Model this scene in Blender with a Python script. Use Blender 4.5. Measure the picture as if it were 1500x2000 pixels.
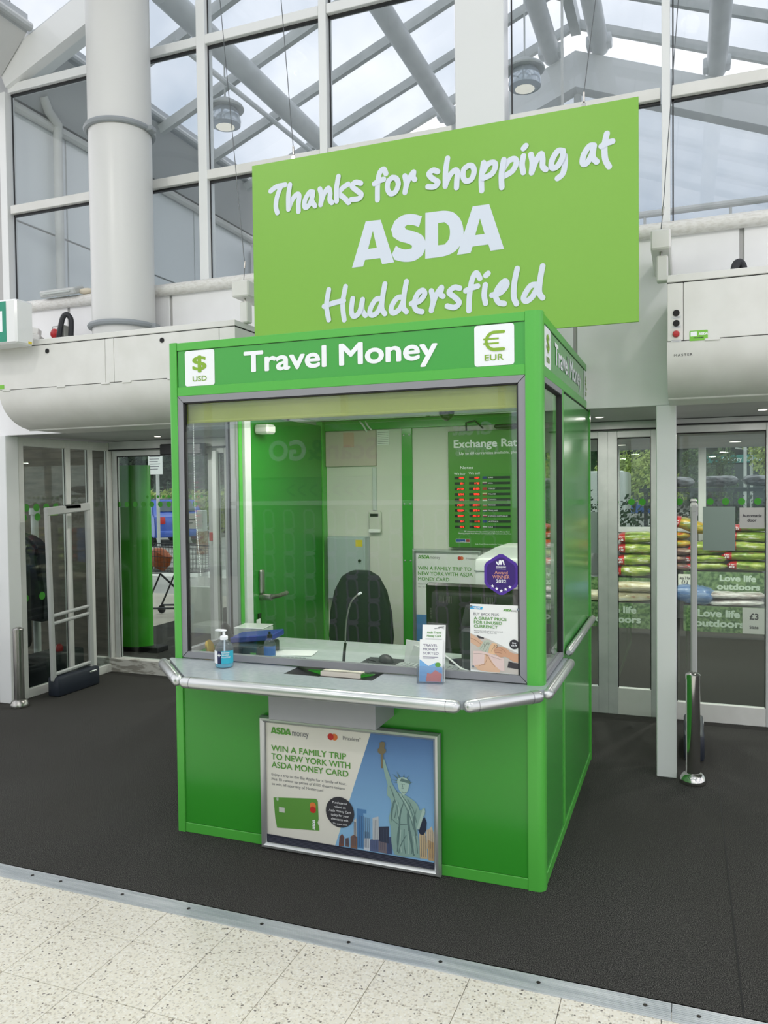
import bpy, bmesh, math, random
from mathutils import Vector, Matrix
random.seed(7)
for o in list(bpy.data.objects):
    bpy.data.objects.remove(o, do_unlink=True)
S = bpy.context.scene
C = S.collection

# ------------------------------------------------------------------ camera
cam_d = bpy.data.cameras.new('camera')
cam_d.sensor_fit = 'VERTICAL'; cam_d.sensor_height = 36.0
cam_d.lens = 1541.455 / 2000.0 * 36.0
cam_d.clip_start = 0.05; cam_d.clip_end = 400
cam = bpy.data.objects.new('camera', cam_d); C.objects.link(cam)
_vx = Vector((-3277 - 750, 1003 - 1000, 1541.455)).normalized()
_vy = Vector((1340 - 750, 948.5 - 1000, 1541.455)).normalized()
_X = -_vx; _Y = (_vy - _X * _X.dot(_vy)).normalized(); _Z = _Y.cross(_X)
if _Z.y > 0: _Z = -_Z
right = Vector((_X.x, _Y.x, _Z.x)); down = Vector((_X.y, _Y.y, _Z.y)); fwd = Vector((_X.z, _Y.z, _Z.z))
M = Matrix.Identity(4)
for i in range(3):
    M[i][0] = right[i]; M[i][1] = -down[i]; M[i][2] = -fwd[i]
M[0][3], M[1][3], M[2][3] = 0.0, 0.0, 1.7
cam.matrix_world = M
S.camera = cam

# ------------------------------------------------------------------ sky and exposure
W = bpy.data.worlds.new('overcast_sky'); S.world = W; W.use_nodes = True
nt = W.node_tree; nt.nodes.clear()
wo = nt.nodes.new('ShaderNodeOutputWorld'); wb = nt.nodes.new('ShaderNodeBackground')
wt = nt.nodes.new('ShaderNodeTexCoord'); wn = nt.nodes.new('ShaderNodeTexNoise'); wr_ = nt.nodes.new('ShaderNodeValToRGB')
wn.inputs['Scale'].default_value = 2.6; wn.inputs['Detail'].default_value = 5; wn.inputs['Roughness'].default_value = 0.55
wr_.color_ramp.elements[0].position = 0.38; wr_.color_ramp.elements[0].color = (0.52, 0.565, 0.64, 1)
wr_.color_ramp.elements[1].position = 0.60; wr_.color_ramp.elements[1].color = (0.99, 0.965, 0.985, 1)
nt.links.new(wt.outputs['Generated'], wn.inputs['Vector']); nt.links.new(wn.outputs['Fac'], wr_.inputs['Fac'])
nt.links.new(wr_.outputs['Color'], wb.inputs['Color']); nt.links.new(wb.outputs['Background'], wo.inputs['Surface'])
wb.inputs['Strength'].default_value = 1.35
S.view_settings.view_transform = 'Standard'; S.view_settings.look = 'None'
S.view_settings.gamma = 1.0; S.view_settings.use_curve_mapping = False
S.view_settings.exposure = 0.30
S.cycles.transparent_max_bounces = 40
S.cycles.max_bounces = 12; S.cycles.diffuse_bounces = 5; S.cycles.glossy_bounces = 5

# ------------------------------------------------------------------ helpers
def lin(c):
    r = []
    for v in c:
        v = v / 255.0
        r.append(v / 12.92 if v <= 0.04045 else ((v + 0.055) / 1.055) ** 2.4)
    return (r[0], r[1], r[2], 1.0)

MATS = {}
def mat(name, rgb=None, rough=0.5, metal=0.0, spec=None, emit=None, estr=0.0, alpha=None, coat=0.0):
    if name in MATS: return MATS[name]
    m = bpy.data.materials.new(name); m.use_nodes = True
    b = m.node_tree.nodes['Principled BSDF']
    b.inputs['Base Color'].default_value = lin(rgb)
    b.inputs['Roughness'].default_value = rough; b.inputs['Metallic'].default_value = metal
    if spec is not None: b.inputs['Specular IOR Level'].default_value = spec
    if coat: b.inputs['Coat Weight'].default_value = coat; b.inputs['Coat Roughness'].default_value = 0.08
    if emit: b.inputs['Emission Color'].default_value = lin(emit); b.inputs['Emission Strength'].default_value = estr
    MATS[name] = m
    return m

def noise_mat(name, c1, c2, scale, rough=0.6, bump=0.0, detail=3, lo=0.35, hi=0.65, metal=0.0, stretch=None, bscale=None):
    """two colours mixed by noise at the world position"""
    if name in MATS: return MATS[name]
    m = mat(name, c1, rough, metal); t = m.node_tree; b = t.nodes['Principled BSDF']
    g = t.nodes.new('ShaderNodeNewGeometry'); n = t.nodes.new('ShaderNodeTexNoise'); r = t.nodes.new('ShaderNodeValToRGB')
    n.inputs['Scale'].default_value = scale; n.inputs['Detail'].default_value = detail
    r.color_ramp.elements[0].position = lo; r.color_ramp.elements[0].color = lin(c1)
    r.color_ramp.elements[1].position = hi; r.color_ramp.elements[1].color = lin(c2)
    src = g.outputs['Position']
    if stretch:
        mp = t.nodes.new('ShaderNodeMapping'); mp.inputs['Scale'].default_value = stretch
        t.links.new(src, mp.inputs['Vector']); src = mp.outputs['Vector']
    t.links.new(src, n.inputs['Vector']); t.links.new(n.outputs['Fac'], r.inputs['Fac'])
    t.links.new(r.outputs['Color'], b.inputs['Base Color'])
    if bump:
        n2 = t.nodes.new('ShaderNodeTexNoise'); n2.inputs['Scale'].default_value = bscale or scale
        bp = t.nodes.new('ShaderNodeBump'); bp.inputs['Strength'].default_value = bump; bp.inputs['Distance'].default_value = 0.01
        t.links.new(src, n2.inputs['Vector']); t.links.new(n2.outputs['Fac'], bp.inputs['Height']); t.links.new(bp.outputs['Normal'], b.inputs['Normal'])
    return m

def glass_mat(name, tint=(255, 255, 255), ior=1.5, rough=0.0, haze=0.0):
    """thin pane: clear transmission with a Fresnel reflection on top"""
    m = bpy.data.materials.new(name); m.use_nodes = True; t = m.node_tree; t.nodes.clear()
    o = t.nodes.new('ShaderNodeOutputMaterial'); mx = t.nodes.new('ShaderNodeMixShader'); lw = t.nodes.new('ShaderNodeLayerWeight')
    tr = t.nodes.new('ShaderNodeBsdfTransparent'); gl = t.nodes.new('ShaderNodeBsdfGlossy')
    tr.inputs['Color'].default_value = lin(tint); gl.inputs['Roughness'].default_value = rough; lw.inputs['Blend'].default_value = 0.5
    f0 = ((ior - 1) / (ior + 1)) ** 2
    pw_ = t.nodes.new('ShaderNodeMath'); pw_.operation = 'POWER'; pw_.inputs[1].default_value = 5.0
    fr = t.nodes.new('ShaderNodeMath'); fr.operation = 'MULTIPLY_ADD'; fr.inputs[1].default_value = 1 - f0; fr.inputs[2].default_value = f0
    t.links.new(lw.outputs['Facing'], pw_.inputs[0]); t.links.new(pw_.outputs[0], fr.inputs[0])
    t.links.new(fr.outputs[0], mx.inputs['Fac']); t.links.new(gl.outputs['BSDF'], mx.inputs[2])
    if haze:
        df = t.nodes.new('ShaderNodeBsdfDiffuse'); df.inputs['Color'].default_value = (0.8, 0.82, 0.82, 1)
        m2 = t.nodes.new('ShaderNodeMixShader'); m2.inputs['Fac'].default_value = haze
        t.links.new(tr.outputs['BSDF'], m2.inputs[1]); t.links.new(df.outputs['BSDF'], m2.inputs[2]); t.links.new(m2.outputs['Shader'], mx.inputs[1])
    else:
        t.links.new(tr.outputs['BSDF'], mx.inputs[1])
    t.links.new(mx.outputs['Shader'], o.inputs['Surface'])
    MATS[name] = m
    return m

def bm_new(): return bmesh.new()

def box(bm, x0, x1, y0, y1, z0, z1, bev=0.0):
    co = [(x0,y0,z0),(x1,y0,z0),(x1,y1,z0),(x0,y1,z0),(x0,y0,z1),(x1,y0,z1),(x1,y1,z1),(x0,y1,z1)]
    v = [bm.verts.new(c) for c in co]
    fs = [bm.faces.new([v[i] for i in f]) for f in ((3,2,1,0),(4,5,6,7),(0,1,5,4),(1,2,6,5),(2,3,7,6),(3,0,4,7))]
    if bev:
        es = list({e for f in fs for e in f.edges})
        bmesh.ops.bevel(bm, geom=es, offset=bev, segments=2 if bev > 0.012 else 1, affect='EDGES', profile=0.5)
    return bm

def obox(bm, c, size, rot, bev=0.0):
    """box with centre c, full size, rotated by a Matrix/euler tuple"""
    b2 = bmesh.new(); sx, sy, sz = size
    box(b2, -sx/2, sx/2, -sy/2, sy/2, -sz/2, sz/2, bev)
    R = rot if isinstance(rot, Matrix) else Matrix.Rotation(rot[2],4,'Z') @ Matrix.Rotation(rot[1],4,'Y') @ Matrix.Rotation(rot[0],4,'X')
    b2.transform(Matrix.Translation(c) @ R)
    merge(bm, b2); return bm

def merge(bm, b2):
    me = bpy.data.meshes.new('tmp'); b2.to_mesh(me); b2.free(); bm.from_mesh(me); bpy.data.meshes.remove(me)

def beam(bm, p0, p1, w, h, up=(0,0,1), bev=0.0):
    """rectangular bar between two points, w sideways, h along up"""
    p0 = Vector(p0); p1 = Vector(p1); d = (p1 - p0); L = d.length; d.normalize()
    u = Vector(up); s = d.cross(u).normalized(); u = s.cross(d).normalized()
    R = Matrix((( s.x, d.x, u.x, 0),(s.y, d.y, u.y, 0),(s.z, d.z, u.z, 0),(0,0,0,1)))
    return obox(bm, (p0 + p1) / 2, (w, L, h), R, bev)

def tube(bm, pts, r, n=8, caps=True, closed=False):
    pts = [Vector(p) for p in pts]; rings = []
    prev = None
    rr = r if isinstance(r, (list, tuple)) else [r] * len(pts)
    for i, p in enumerate(pts):
        a = pts[i-1] if i > 0 else (pts[-1] if closed else p); b = pts[(i+1) % len(pts)] if (i < len(pts)-1 or closed) else p
        t = (b - a)
        if t.length < 1e-9: t = Vector((0,0,1))
        t.normalize()
        if prev is None:
            ref = Vector((0,0,1)) if abs(t.z) < 0.9 else Vector((1,0,0))
            s = t.cross(ref).normalized()
        else:
            s = (prev - t * prev.dot(t)).normalized()
        prev = s; q = t.cross(s)
        rings.append([bm.verts.new(p + (s * math.cos(2*math.pi*k/n) + q * math.sin(2*math.pi*k/n)) * rr[i]) for k in range(n)])
    for i in range(len(rings) - (0 if closed else 1)):
        A = rings[i]; B = rings[(i+1) % len(rings)]
        for k in range(n):
            bm.faces.new((A[k], A[(k+1) % n], B[(k+1) % n], B[k]))
    if caps and not closed:
        bm.faces.new(rings[0][::-1]); bm.faces.new(rings[-1])
    return bm

def smooth3(pts, sub=5):
    P = [Vector(p) for p in pts]; out = []
    for i in range(len(P)-1):
        p0 = P[max(i-1, 0)]; p1 = P[i]; p2 = P[i+1]; p3 = P[min(i+2, len(P)-1)]
        for k in range(sub):
            t = k/sub; out.append(0.5*((2*p1)+(-p0+p2)*t+(2*p0-5*p1+4*p2-p3)*t*t+(-p0+3*p1-3*p2+p3)*t*t*t))
    return out + [P[-1]]

def lathe(bm, prof, c=(0,0,0), n=24, axis='Z', sx=1.0, sy=1.0):
    rings = []
    for r, h in prof:
        ring = []
        for k in range(n):
            a = 2*math.pi*k/n; u = r*math.cos(a)*sx; v = r*math.sin(a)*sy
            if axis == 'Z': co = (c[0]+u, c[1]+v, c[2]+h)
            elif axis == 'Y': co = (c[0]+u, c[1]+h, c[2]+v)
            else: co = (c[0]+h, c[1]+u, c[2]+v)
            ring.append(bm.verts.new(co))
        rings.append(ring)
    for A, B in zip(rings, rings[1:]):
        for k in range(n): bm.faces.new((A[k], A[(k+1) % n], B[(k+1) % n], B[k]))
    bm.faces.new(rings[0][::-1]); bm.faces.new(rings[-1])
    bmesh.ops.recalc_face_normals(bm, faces=bm.faces)
    return bm

def front(Y):   # plane facing the hall
    return lambda u, v, d: (u, Y - d, v)
def side(Xp):   # plane facing right (+X): u runs along +Y
    return lambda u, v, d: (Xp + d, u, v)
def rear(Y):    # plane facing -> +Y, seen from the kiosk side: u runs along -X
    return lambda u, v, d: (-u, Y + d, v)

def poly(bm, pts, pl, d0=0.0, d1=None):
    """flat polygon on a plane at height d0 above it, or a prism from d0 to d1"""
    if d1 is None:
        bm.faces.new([bm.verts.new(pl(u, v, d0)) for u, v in pts]); return bm
    A = [bm.verts.new(pl(u, v, d0)) for u, v in pts]; B = [bm.verts.new(pl(u, v, d1)) for u, v in pts]
    bm.faces.new(A[::-1]); bm.faces.new(B); n = len(pts)
    for k in range(n): bm.faces.new((A[k], A[(k+1) % n], B[(k+1) % n], B[k]))
    return bm

def rect(bm, u0, u1, v0, v1, pl, d0=0.0, d1=None):
    return poly(bm, [(u0,v0),(u1,v0),(u1,v1),(u0,v1)], pl, d0, d1)

def rrect(u0, u1, v0, v1, r, n=4):
    P = []
    for cx, cy, a0 in ((u1-r, v0+r, -90), (u1-r, v1-r, 0), (u0+r, v1-r, 90), (u0+r, v0+r, 180)):
        for k in range(n+1):
            a = math.radians(a0 + 90*k/n); P.append((cx + r*math.cos(a), cy + r*math.sin(a)))
    return P

def disc(u, v, r, n=20, ry=None):
    return [(u + r*math.cos(2*math.pi*k/n), v + (ry or r)*math.sin(2*math.pi*k/n)) for k in range(n)]

def smooth_path(pts, sub=5):
    P = [Vector((p[0], p[1], 0)) for p in pts]; out = []
    for i in range(len(P)-1):
        p0 = P[max(i-1,0)]; p1 = P[i]; p2 = P[i+1]; p3 = P[min(i+2, len(P)-1)]
        for k in range(sub):
            t = k/sub
            out.append(0.5*((2*p1)+(-p0+p2)*t+(2*p0-5*p1+4*p2-p3)*t*t+(-p0+3*p1-3*p2+p3)*t*t*t))
    out.append(P[-1]); return [(p.x, p.y) for p in out]

def stroke(bm, pts, w, pl, d):
    """brush stroke of width w with round ends on a plane"""
    P = [Vector(p) for p in smooth_path(pts)]
    e = 0.00002
    for i in range(len(P)-1):
        t = (P[i+1] - P[i])
        if t.length < 1e-7: continue
        t.normalize(); nrm = Vector((-t.y, t.x)) * w/2
        bm.faces.new([bm.verts.new(pl(q.x, q.y, d + e*2*i)) for q in (P[i]-nrm, P[i+1]-nrm, P[i+1]+nrm, P[i]+nrm)])
    n = 14 if w > 0.005 else 8
    for i, p in enumerate(P):
        bm.faces.new([bm.verts.new(pl(p.x + w/2*math.cos(2*math.pi*k/n), p.y + w/2*math.sin(2*math.pi*k/n), d + e*(2*i + 1))) for k in range(n)])
    return bm

def round_loop(P, sub=5, lim=0.62):
    """smooth the gentle corners of a closed outline, keep the sharp ones"""
    n = len(P); V = [Vector(p) for p in P]; out = []
    def sharp(i):
        a = (V[i]-V[i-1]).normalized(); c = (V[(i+1) % n]-V[i]).normalized(); return a.angle(c) > lim
    for i in range(n):
        p1, p2 = V[i], V[(i+1) % n]; L = (p2-p1).length
        def tan(j):
            d = (V[(j+1) % n]-V[j-1]); return d.normalized()*L if not sharp(j) else (p2-p1)
        if sharp(i) and sharp((i+1) % n): out.append(tuple(p1)); continue
        m1, m2 = tan(i), tan((i+1) % n)
        for k in range(sub):
            t = k/sub; t2, t3 = t*t, t*t*t
            q = p1*(2*t3-3*t2+1) + m1*(t3-2*t2+t) + p2*(-2*t3+3*t2) + m2*(t3-t2); out.append((q.x, q.y))
    return out

def curve_fill(loops, offset=0.0):
    """filled 2D outline with holes -> (verts, faces)"""
    cu = bpy.data.curves.new('tmp', 'CURVE'); cu.dimensions = '2D'; cu.fill_mode = 'BOTH'
    for lp in loops:
        s = cu.splines.new('POLY'); s.points.add(len(lp)-1); s.use_cyclic_u = True
        for q, (x, y) in zip(s.points, lp): q.co = (x, y, 0, 1)
    return _curve_mesh(cu)

def _curve_mesh(cu):
    ob = bpy.data.objects.new('tmp', cu); C.objects.link(ob)
    me = bpy.data.meshes.new_from_object(ob)
    V = [tuple(v.co[:2]) for v in me.vertices]; F = [tuple(p.vertices) for p in me.polygons]
    bpy.data.objects.remove(ob); bpy.data.curves.remove(cu); bpy.data.meshes.remove(me)
    return V, F

def text_vf(body, bold=0.0, spacing=1.0):
    cu = bpy.data.curves.new('tmp', 'FONT'); cu.body = body; cu.size = 1.0; cu.offset = bold; cu.space_character = spacing
    cu.resolution_u = 6
    return _curve_mesh(cu)
CAP = None
def add_text(bm, body, pl, u, v, cap, width=None, bold=0.0, align='L', d=0.0015, spacing=1.0, slope=0.0):
    """flat lettering on a plane, baseline start (u, v), capital height cap, optional total width"""
    global CAP
    if CAP is None:
        V, F = text_vf('H'); CAP = max(p[1] for p in V)
    V, F = text_vf(body, 0.0, spacing)
    if not V: return bm
    sy = cap / (CAP + 2*bold); x0 = min(p[0] for p in V); x1 = max(p[0] for p in V)
    sx = sy if width is None else width / (x1 - x0)
    off = {'L': 0.0, 'C': -(x1-x0)*sx/2, 'R': -(x1-x0)*sx}[align]
    k = bold / CAP * 0.82          # heavier weight: shifted copies, each a hair further out
    for i, (du, dv) in enumerate(((0, 0),) if not bold else ((k, 0), (.7*k, .7*k), (0, k), (-.7*k, .7*k), (-k, 0), (-.7*k, -.7*k), (0, -k), (.7*k, -.7*k), (0, 0))):
        vs = [bm.verts.new(pl(u + off + (p[0]-x0+du)*sx, v + (p[1]+bold+dv)*sy + slope*(p[0]-x0)*sx, d + 0.0001*i)) for p in V]
        for f in F:
            try: bm.faces.new([vs[j] for j in f])
            except ValueError: pass
    return bm

def add_logo(bm, pl, u, v, s, d=0.0015):
    for i, g in enumerate(((0, 1), (2,), (3, 4), (5, 6))): add_fill(bm, [ASDA_SHAPE[k] for k in g], pl, u, v, s, d + 0.0002*(i % 2))
    return bm

def add_fill(bm, loops, pl, u, v, s, d=0.0015):
    V, F = curve_fill(loops)
    vs = [bm.verts.new(pl(u + p[0]*s, v + p[1]*s, d)) for p in V]
    for f in F: bm.faces.new([vs[i] for i in f])
    return bm

def obj(name, bm, m, parent=None, local=False, smooth=True, sharp=35):
    me = bpy.data.meshes.new(name); bm.to_mesh(me); bm.free()
    if smooth:
        for p in me.polygons: p.use_smooth = True
        me.set_sharp_from_angle(angle=math.radians(sharp))
    me.materials.append(m)
    o = bpy.data.objects.new(name, me); C.objects.link(o)
    if parent is not None: set_parent(o, parent, local)
    return o


def set_parent(o, parent, local=False):
    o.parent = parent
    if not local:
        root = parent
        while root.parent is not None: root = root.parent
        if root is parent and root.type == 'EMPTY':
            o.matrix_parent_inverse = Matrix.Translation(-root.location)
    return o

def tag(o, label, cat, group=None, kind=None):
    o['label'] = label; o['category'] = cat
    if group: o['group'] = group
    if kind: o['kind'] = kind
    return o

def thing(name, loc, label, cat, group=None, rotz=0.0):
    o = bpy.data.objects.new(name, None); C.objects.link(o); o.empty_display_size = 0.1
    o.location = loc; o.rotation_euler = (0, 0, rotz)
    return tag(o, label, cat, group)

def struct(name, bm=None, m=None, parent=None, label=None, loc=(0,0,0), cat=None):
    if bm is None:
        o = bpy.data.objects.new(name, None); C.objects.link(o); o.location = loc
    else:
        o = obj(name, bm, m, parent)
    if parent is None:
        o['kind'] = 'structure'
        if label: o['label'] = label
        if cat: o['category'] = cat
    return o

def copy_tree(o, parent=None):
    c = o.copy(); C.objects.link(c); c.parent = parent
    if parent is not None: c.matrix_parent_inverse = o.matrix_parent_inverse.copy()
    for ch in [x for x in CHILDREN(o)]: copy_tree(ch, c)
    return c
def CHILDREN(o): return [x for x in bpy.data.objects if x.parent == o]

# ------------------------------------------------------------------ materials
WHITE = noise_mat('white_painted_steel', (214, 214, 209), (221, 221, 217), 6, 0.42)
WHITE_CLEAN = mat('white_gloss_paint', (226, 228, 227), 0.25, coat=0.4)
FASCIA = noise_mat('white_fascia_panel', (232, 232, 232), (240, 240, 241), 3, 0.5)
DIRTY = noise_mat('weathered_white_pipe', (212, 210, 204), (226, 225, 221), 30, 0.5, detail=6, lo=0.38, hi=0.55, stretch=(1, 1, 3))
ALU = noise_mat('grey_aluminium_frame', (182, 186, 184), (194, 197, 195), 8, 0.4, metal=0.0)
SILVER = mat('satin_silver', (205, 208, 208), 0.28, 0.75)
CHROME = mat('polished_steel', (205, 204, 200), 0.1, 1.0)
BRUSHED = noise_mat('brushed_steel', (150, 149, 145), (185, 183, 178), 60, 0.3, metal=0.95, stretch=(1, 1, 0.1))
GREEN_FRAME = mat('bright_green_paint', (82, 176, 68), 0.32)
GREEN_PANEL = mat('green_paint_panel', (62, 160, 60), 0.22, coat=0.3)
GREEN_LOW = mat('green_lower_panel', (52, 150, 44), 0.25, coat=0.3)
GREY_FRAME = mat('mid_grey_window_frame', (140, 141, 146), 0.4)
GREY_TOP = noise_mat('grey_laminate', (160, 168, 172), (168, 175, 179), 40, 0.2)
BLACK = mat('black_plastic', (24, 25, 27), 0.4)
DARK = mat('dark_slate_plastic', (38, 44, 56), 0.45)
RUBBER = mat('black_rubber', (16, 16, 17), 0.7)
PRINT_WHITE = mat('white_print', (240, 243, 246), 0.5)
SIGN_WHITE = mat('sign_grey_white_print', (206, 214, 226), 0.5)
PAPER = mat('white_paper', (236, 238, 236), 0.6)
LIME = mat('lime_green_print', (134, 176, 48), 0.5)
SIGN_GREEN = mat('sign_lime_board', (120, 174, 58), 0.45)
MIDGREY_PRINT = mat('grey_print', (110, 112, 116), 0.6)
DKGREY_PRINT = mat('charcoal_print', (52, 52, 58), 0.6)
TEXTGREEN = mat('green_print', (92, 158, 62), 0.6)
RED = mat('red_plastic', (176, 30, 34), 0.35)
BLUE = mat('blue_plastic', (40, 98, 190), 0.4)
GLASS = glass_mat('clear_pane', (250, 253, 251), 1.5)
GLASS_DOOR = glass_mat('door_pane', (238, 244, 240), 1.5)
GLASS_HALL = glass_mat('clerestory_pane', (250, 252, 253), 1.45, haze=0.015)
GLASS_END = glass_mat('dusty_gable_pane', (226, 229, 231), 1.45, haze=0.04)
GLASS_ROOF = glass_mat('roof_pane', (222, 226, 230), 1.4, haze=0.04)
GLASS_KIOSK = glass_mat('kiosk_pane', (248, 250, 249), 1.66)
ACRYLIC = glass_mat('clear_acrylic', (238, 242, 246), 1.45, haze=0.05)
DOT_GREEN = mat('green_vinyl', (48, 132, 24), 0.5)

# ------------------------------------------------------------------ outlines traced from image pixels, projected onto the sign and poster planes
HAND_TOP = [[(-2.141,3.352),(-2.105,3.37),(-2.05,3.373)],
 [(-2.075,3.369),(-2.101,3.313),(-2.109,3.262),(-2.1,3.228)],
 [(-2.02,3.368),(-2.03,3.311),(-2.031,3.237)],
 [(-2.031,3.24),(-2.009,3.285),(-1.98,3.311),(-1.965,3.301),(-1.971,3.258),(-1.971,3.218)],
 [(-1.881,3.308),(-1.901,3.311),(-1.926,3.281),(-1.935,3.249),(-1.925,3.232),(-1.902,3.248),(-1.885,3.283),(-1.881,3.308)],
 [(-1.881,3.308),(-1.888,3.265),(-1.87,3.233)],
 [(-1.841,3.32),(-1.832,3.282),(-1.837,3.236)],
 [(-1.837,3.239),(-1.816,3.291),(-1.79,3.316),(-1.78,3.289),(-1.782,3.254),(-1.77,3.237)],
 [(-1.73,3.369),(-1.742,3.306),(-1.742,3.241)],
 [(-1.675,3.321),(-1.703,3.309),(-1.737,3.28)],
 [(-1.732,3.277),(-1.704,3.257),(-1.673,3.224)],
 [(-1.601,3.314),(-1.632,3.324),(-1.652,3.307),(-1.625,3.28),(-1.599,3.256),(-1.614,3.236),(-1.657,3.237)],
 [(-1.46,3.344),(-1.473,3.369),(-1.496,3.351),(-1.507,3.293),(-1.509,3.215)],
 [(-1.525,3.301),(-1.497,3.312),(-1.472,3.316)],
 [(-1.424,3.317),(-1.446,3.301),(-1.451,3.263),(-1.433,3.236),(-1.406,3.243),(-1.391,3.279),(-1.402,3.309),(-1.424,3.317)],
 [(-1.356,3.316),(-1.349,3.277),(-1.356,3.232)],
 [(-1.355,3.239),(-1.338,3.289),(-1.308,3.328),(-1.31,3.302),(-1.301,3.289)],
 [(-1.178,3.31),(-1.202,3.321),(-1.225,3.306),(-1.207,3.28),(-1.177,3.257),(-1.195,3.237),(-1.231,3.242)],
 [(-1.126,3.37),(-1.137,3.307),(-1.139,3.232)],
 [(-1.139,3.236),(-1.115,3.282),(-1.087,3.304),(-1.074,3.29),(-1.078,3.254),(-1.08,3.216)],
 [(-1.017,3.315),(-1.041,3.3),(-1.045,3.263),(-1.028,3.24),(-1.0,3.249),(-0.988,3.285),(-0.998,3.31),(-1.017,3.315)],
 [(-0.94,3.318),(-0.952,3.249),(-0.951,3.183)],
 [(-0.948,3.267),(-0.917,3.307),(-0.887,3.31),(-0.881,3.287),(-0.9,3.256),(-0.941,3.242)],
 [(-0.838,3.316),(-0.85,3.249),(-0.849,3.183)],
 [(-0.846,3.266),(-0.816,3.306),(-0.786,3.313),(-0.776,3.292),(-0.797,3.255),(-0.84,3.236)],
 [(-0.741,3.319),(-0.748,3.28),(-0.742,3.24)],
 [(-0.729,3.366),(-0.74,3.355)],
 [(-0.705,3.321),(-0.698,3.283),(-0.702,3.233)],
 [(-0.701,3.236),(-0.679,3.288),(-0.655,3.316),(-0.648,3.29),(-0.648,3.254),(-0.633,3.237)],
 [(-0.55,3.312),(-0.575,3.316),(-0.6,3.282),(-0.606,3.251),(-0.597,3.237),(-0.575,3.246),(-0.553,3.282),(-0.55,3.312)],
 [(-0.543,3.289),(-0.542,3.252),(-0.552,3.207),(-0.577,3.187)],
 [(-0.406,3.314),(-0.427,3.315),(-0.451,3.284),(-0.46,3.25),(-0.453,3.234),(-0.434,3.243),(-0.413,3.281),(-0.406,3.314)],
 [(-0.407,3.312),(-0.412,3.263),(-0.394,3.236)],
 [(-0.347,3.361),(-0.358,3.307),(-0.355,3.244),(-0.338,3.206)],
 [(-0.372,3.306),(-0.348,3.316),(-0.322,3.32)]]
HAND_LOW = [[(-1.795,2.777),(-1.81,2.694),(-1.798,2.616)],
 [(-1.698,2.784),(-1.716,2.695),(-1.708,2.608)],
 [(-1.825,2.691),(-1.764,2.704),(-1.709,2.71)],
 [(-1.656,2.716),(-1.665,2.654),(-1.651,2.621),(-1.618,2.641),(-1.6,2.702)],
 [(-1.6,2.706),(-1.604,2.653),(-1.585,2.621)],
 [(-1.492,2.699),(-1.523,2.699),(-1.552,2.661),(-1.559,2.631),(-1.543,2.618),(-1.514,2.633),(-1.492,2.674)],
 [(-1.472,2.774),(-1.487,2.7),(-1.49,2.647),(-1.474,2.619)],
 [(-1.372,2.696),(-1.403,2.696),(-1.432,2.664),(-1.44,2.633),(-1.425,2.619),(-1.395,2.634),(-1.373,2.671)],
 [(-1.353,2.775),(-1.367,2.706),(-1.371,2.645),(-1.355,2.619)],
 [(-1.327,2.658),(-1.282,2.667),(-1.254,2.699),(-1.265,2.72),(-1.293,2.703),(-1.312,2.657),(-1.299,2.622),(-1.269,2.611)],
 [(-1.219,2.713),(-1.21,2.664),(-1.22,2.613)],
 [(-1.219,2.62),(-1.197,2.681),(-1.164,2.725),(-1.17,2.691),(-1.156,2.679)],
 [(-1.068,2.711),(-1.097,2.718),(-1.124,2.695),(-1.092,2.666),(-1.071,2.638),(-1.096,2.617),(-1.134,2.627)],
 [(-0.964,2.75),(-0.983,2.779),(-1.004,2.747),(-1.018,2.672),(-1.022,2.595)],
 [(-1.037,2.695),(-1.006,2.706),(-0.975,2.712)],
 [(-0.936,2.714),(-0.942,2.664),(-0.935,2.623)],
 [(-0.922,2.77),(-0.933,2.761)],
 [(-0.903,2.66),(-0.858,2.669),(-0.828,2.703),(-0.838,2.723),(-0.869,2.695),(-0.884,2.658),(-0.87,2.622),(-0.841,2.612)],
 [(-0.775,2.777),(-0.79,2.708),(-0.793,2.641),(-0.78,2.606)],
 [(-0.681,2.69),(-0.71,2.687),(-0.737,2.652),(-0.745,2.627),(-0.731,2.614),(-0.703,2.632),(-0.681,2.667)],
 [(-0.651,2.776),(-0.664,2.711),(-0.668,2.65),(-0.652,2.623)]]
ASDA_SHAPE = [[(0.0,0.008),(0.342,0.983),(0.696,0.971),(0.996,0.017),(0.717,0.008),(0.671,0.146),(0.317,0.146),(0.267,0.008)],
 [(0.508,0.758),(0.392,0.375),(0.596,0.379)],
 [(1.642,0.921),(1.437,0.996),(1.204,1.0),(1.017,0.904),(0.933,0.733),(0.975,0.567),(1.121,0.458),(1.312,0.383),(1.412,0.325),(1.4,0.267),(1.254,0.263),(1.137,0.304),(1.042,0.371),(0.946,0.196),(1.004,0.071),(1.233,0.0),(1.467,0.0),(1.65,0.096),(1.712,0.254),(1.7,0.417),(1.617,0.537),(1.433,0.633),(1.279,0.687),(1.246,0.746),(1.312,0.783),(1.454,0.754),(1.571,0.696)],
 [(1.717,0.983),(1.975,0.979),(2.162,0.967),(2.35,0.9),(2.496,0.729),(2.554,0.508),(2.542,0.35),(2.471,0.196),(2.342,0.079),(2.117,0.017),(1.704,0.013)],
 [(2.0,0.729),(2.142,0.729),(2.233,0.637),(2.258,0.492),(2.225,0.354),(2.137,0.263),(1.996,0.263)],
 [(2.408,0.013),(2.754,0.975),(3.108,0.975),(3.412,0.017),(3.125,0.013),(3.083,0.15),(2.746,0.146),(2.7,0.017)],
 [(2.908,0.708),(2.804,0.375),(3.004,0.375)]]
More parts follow.
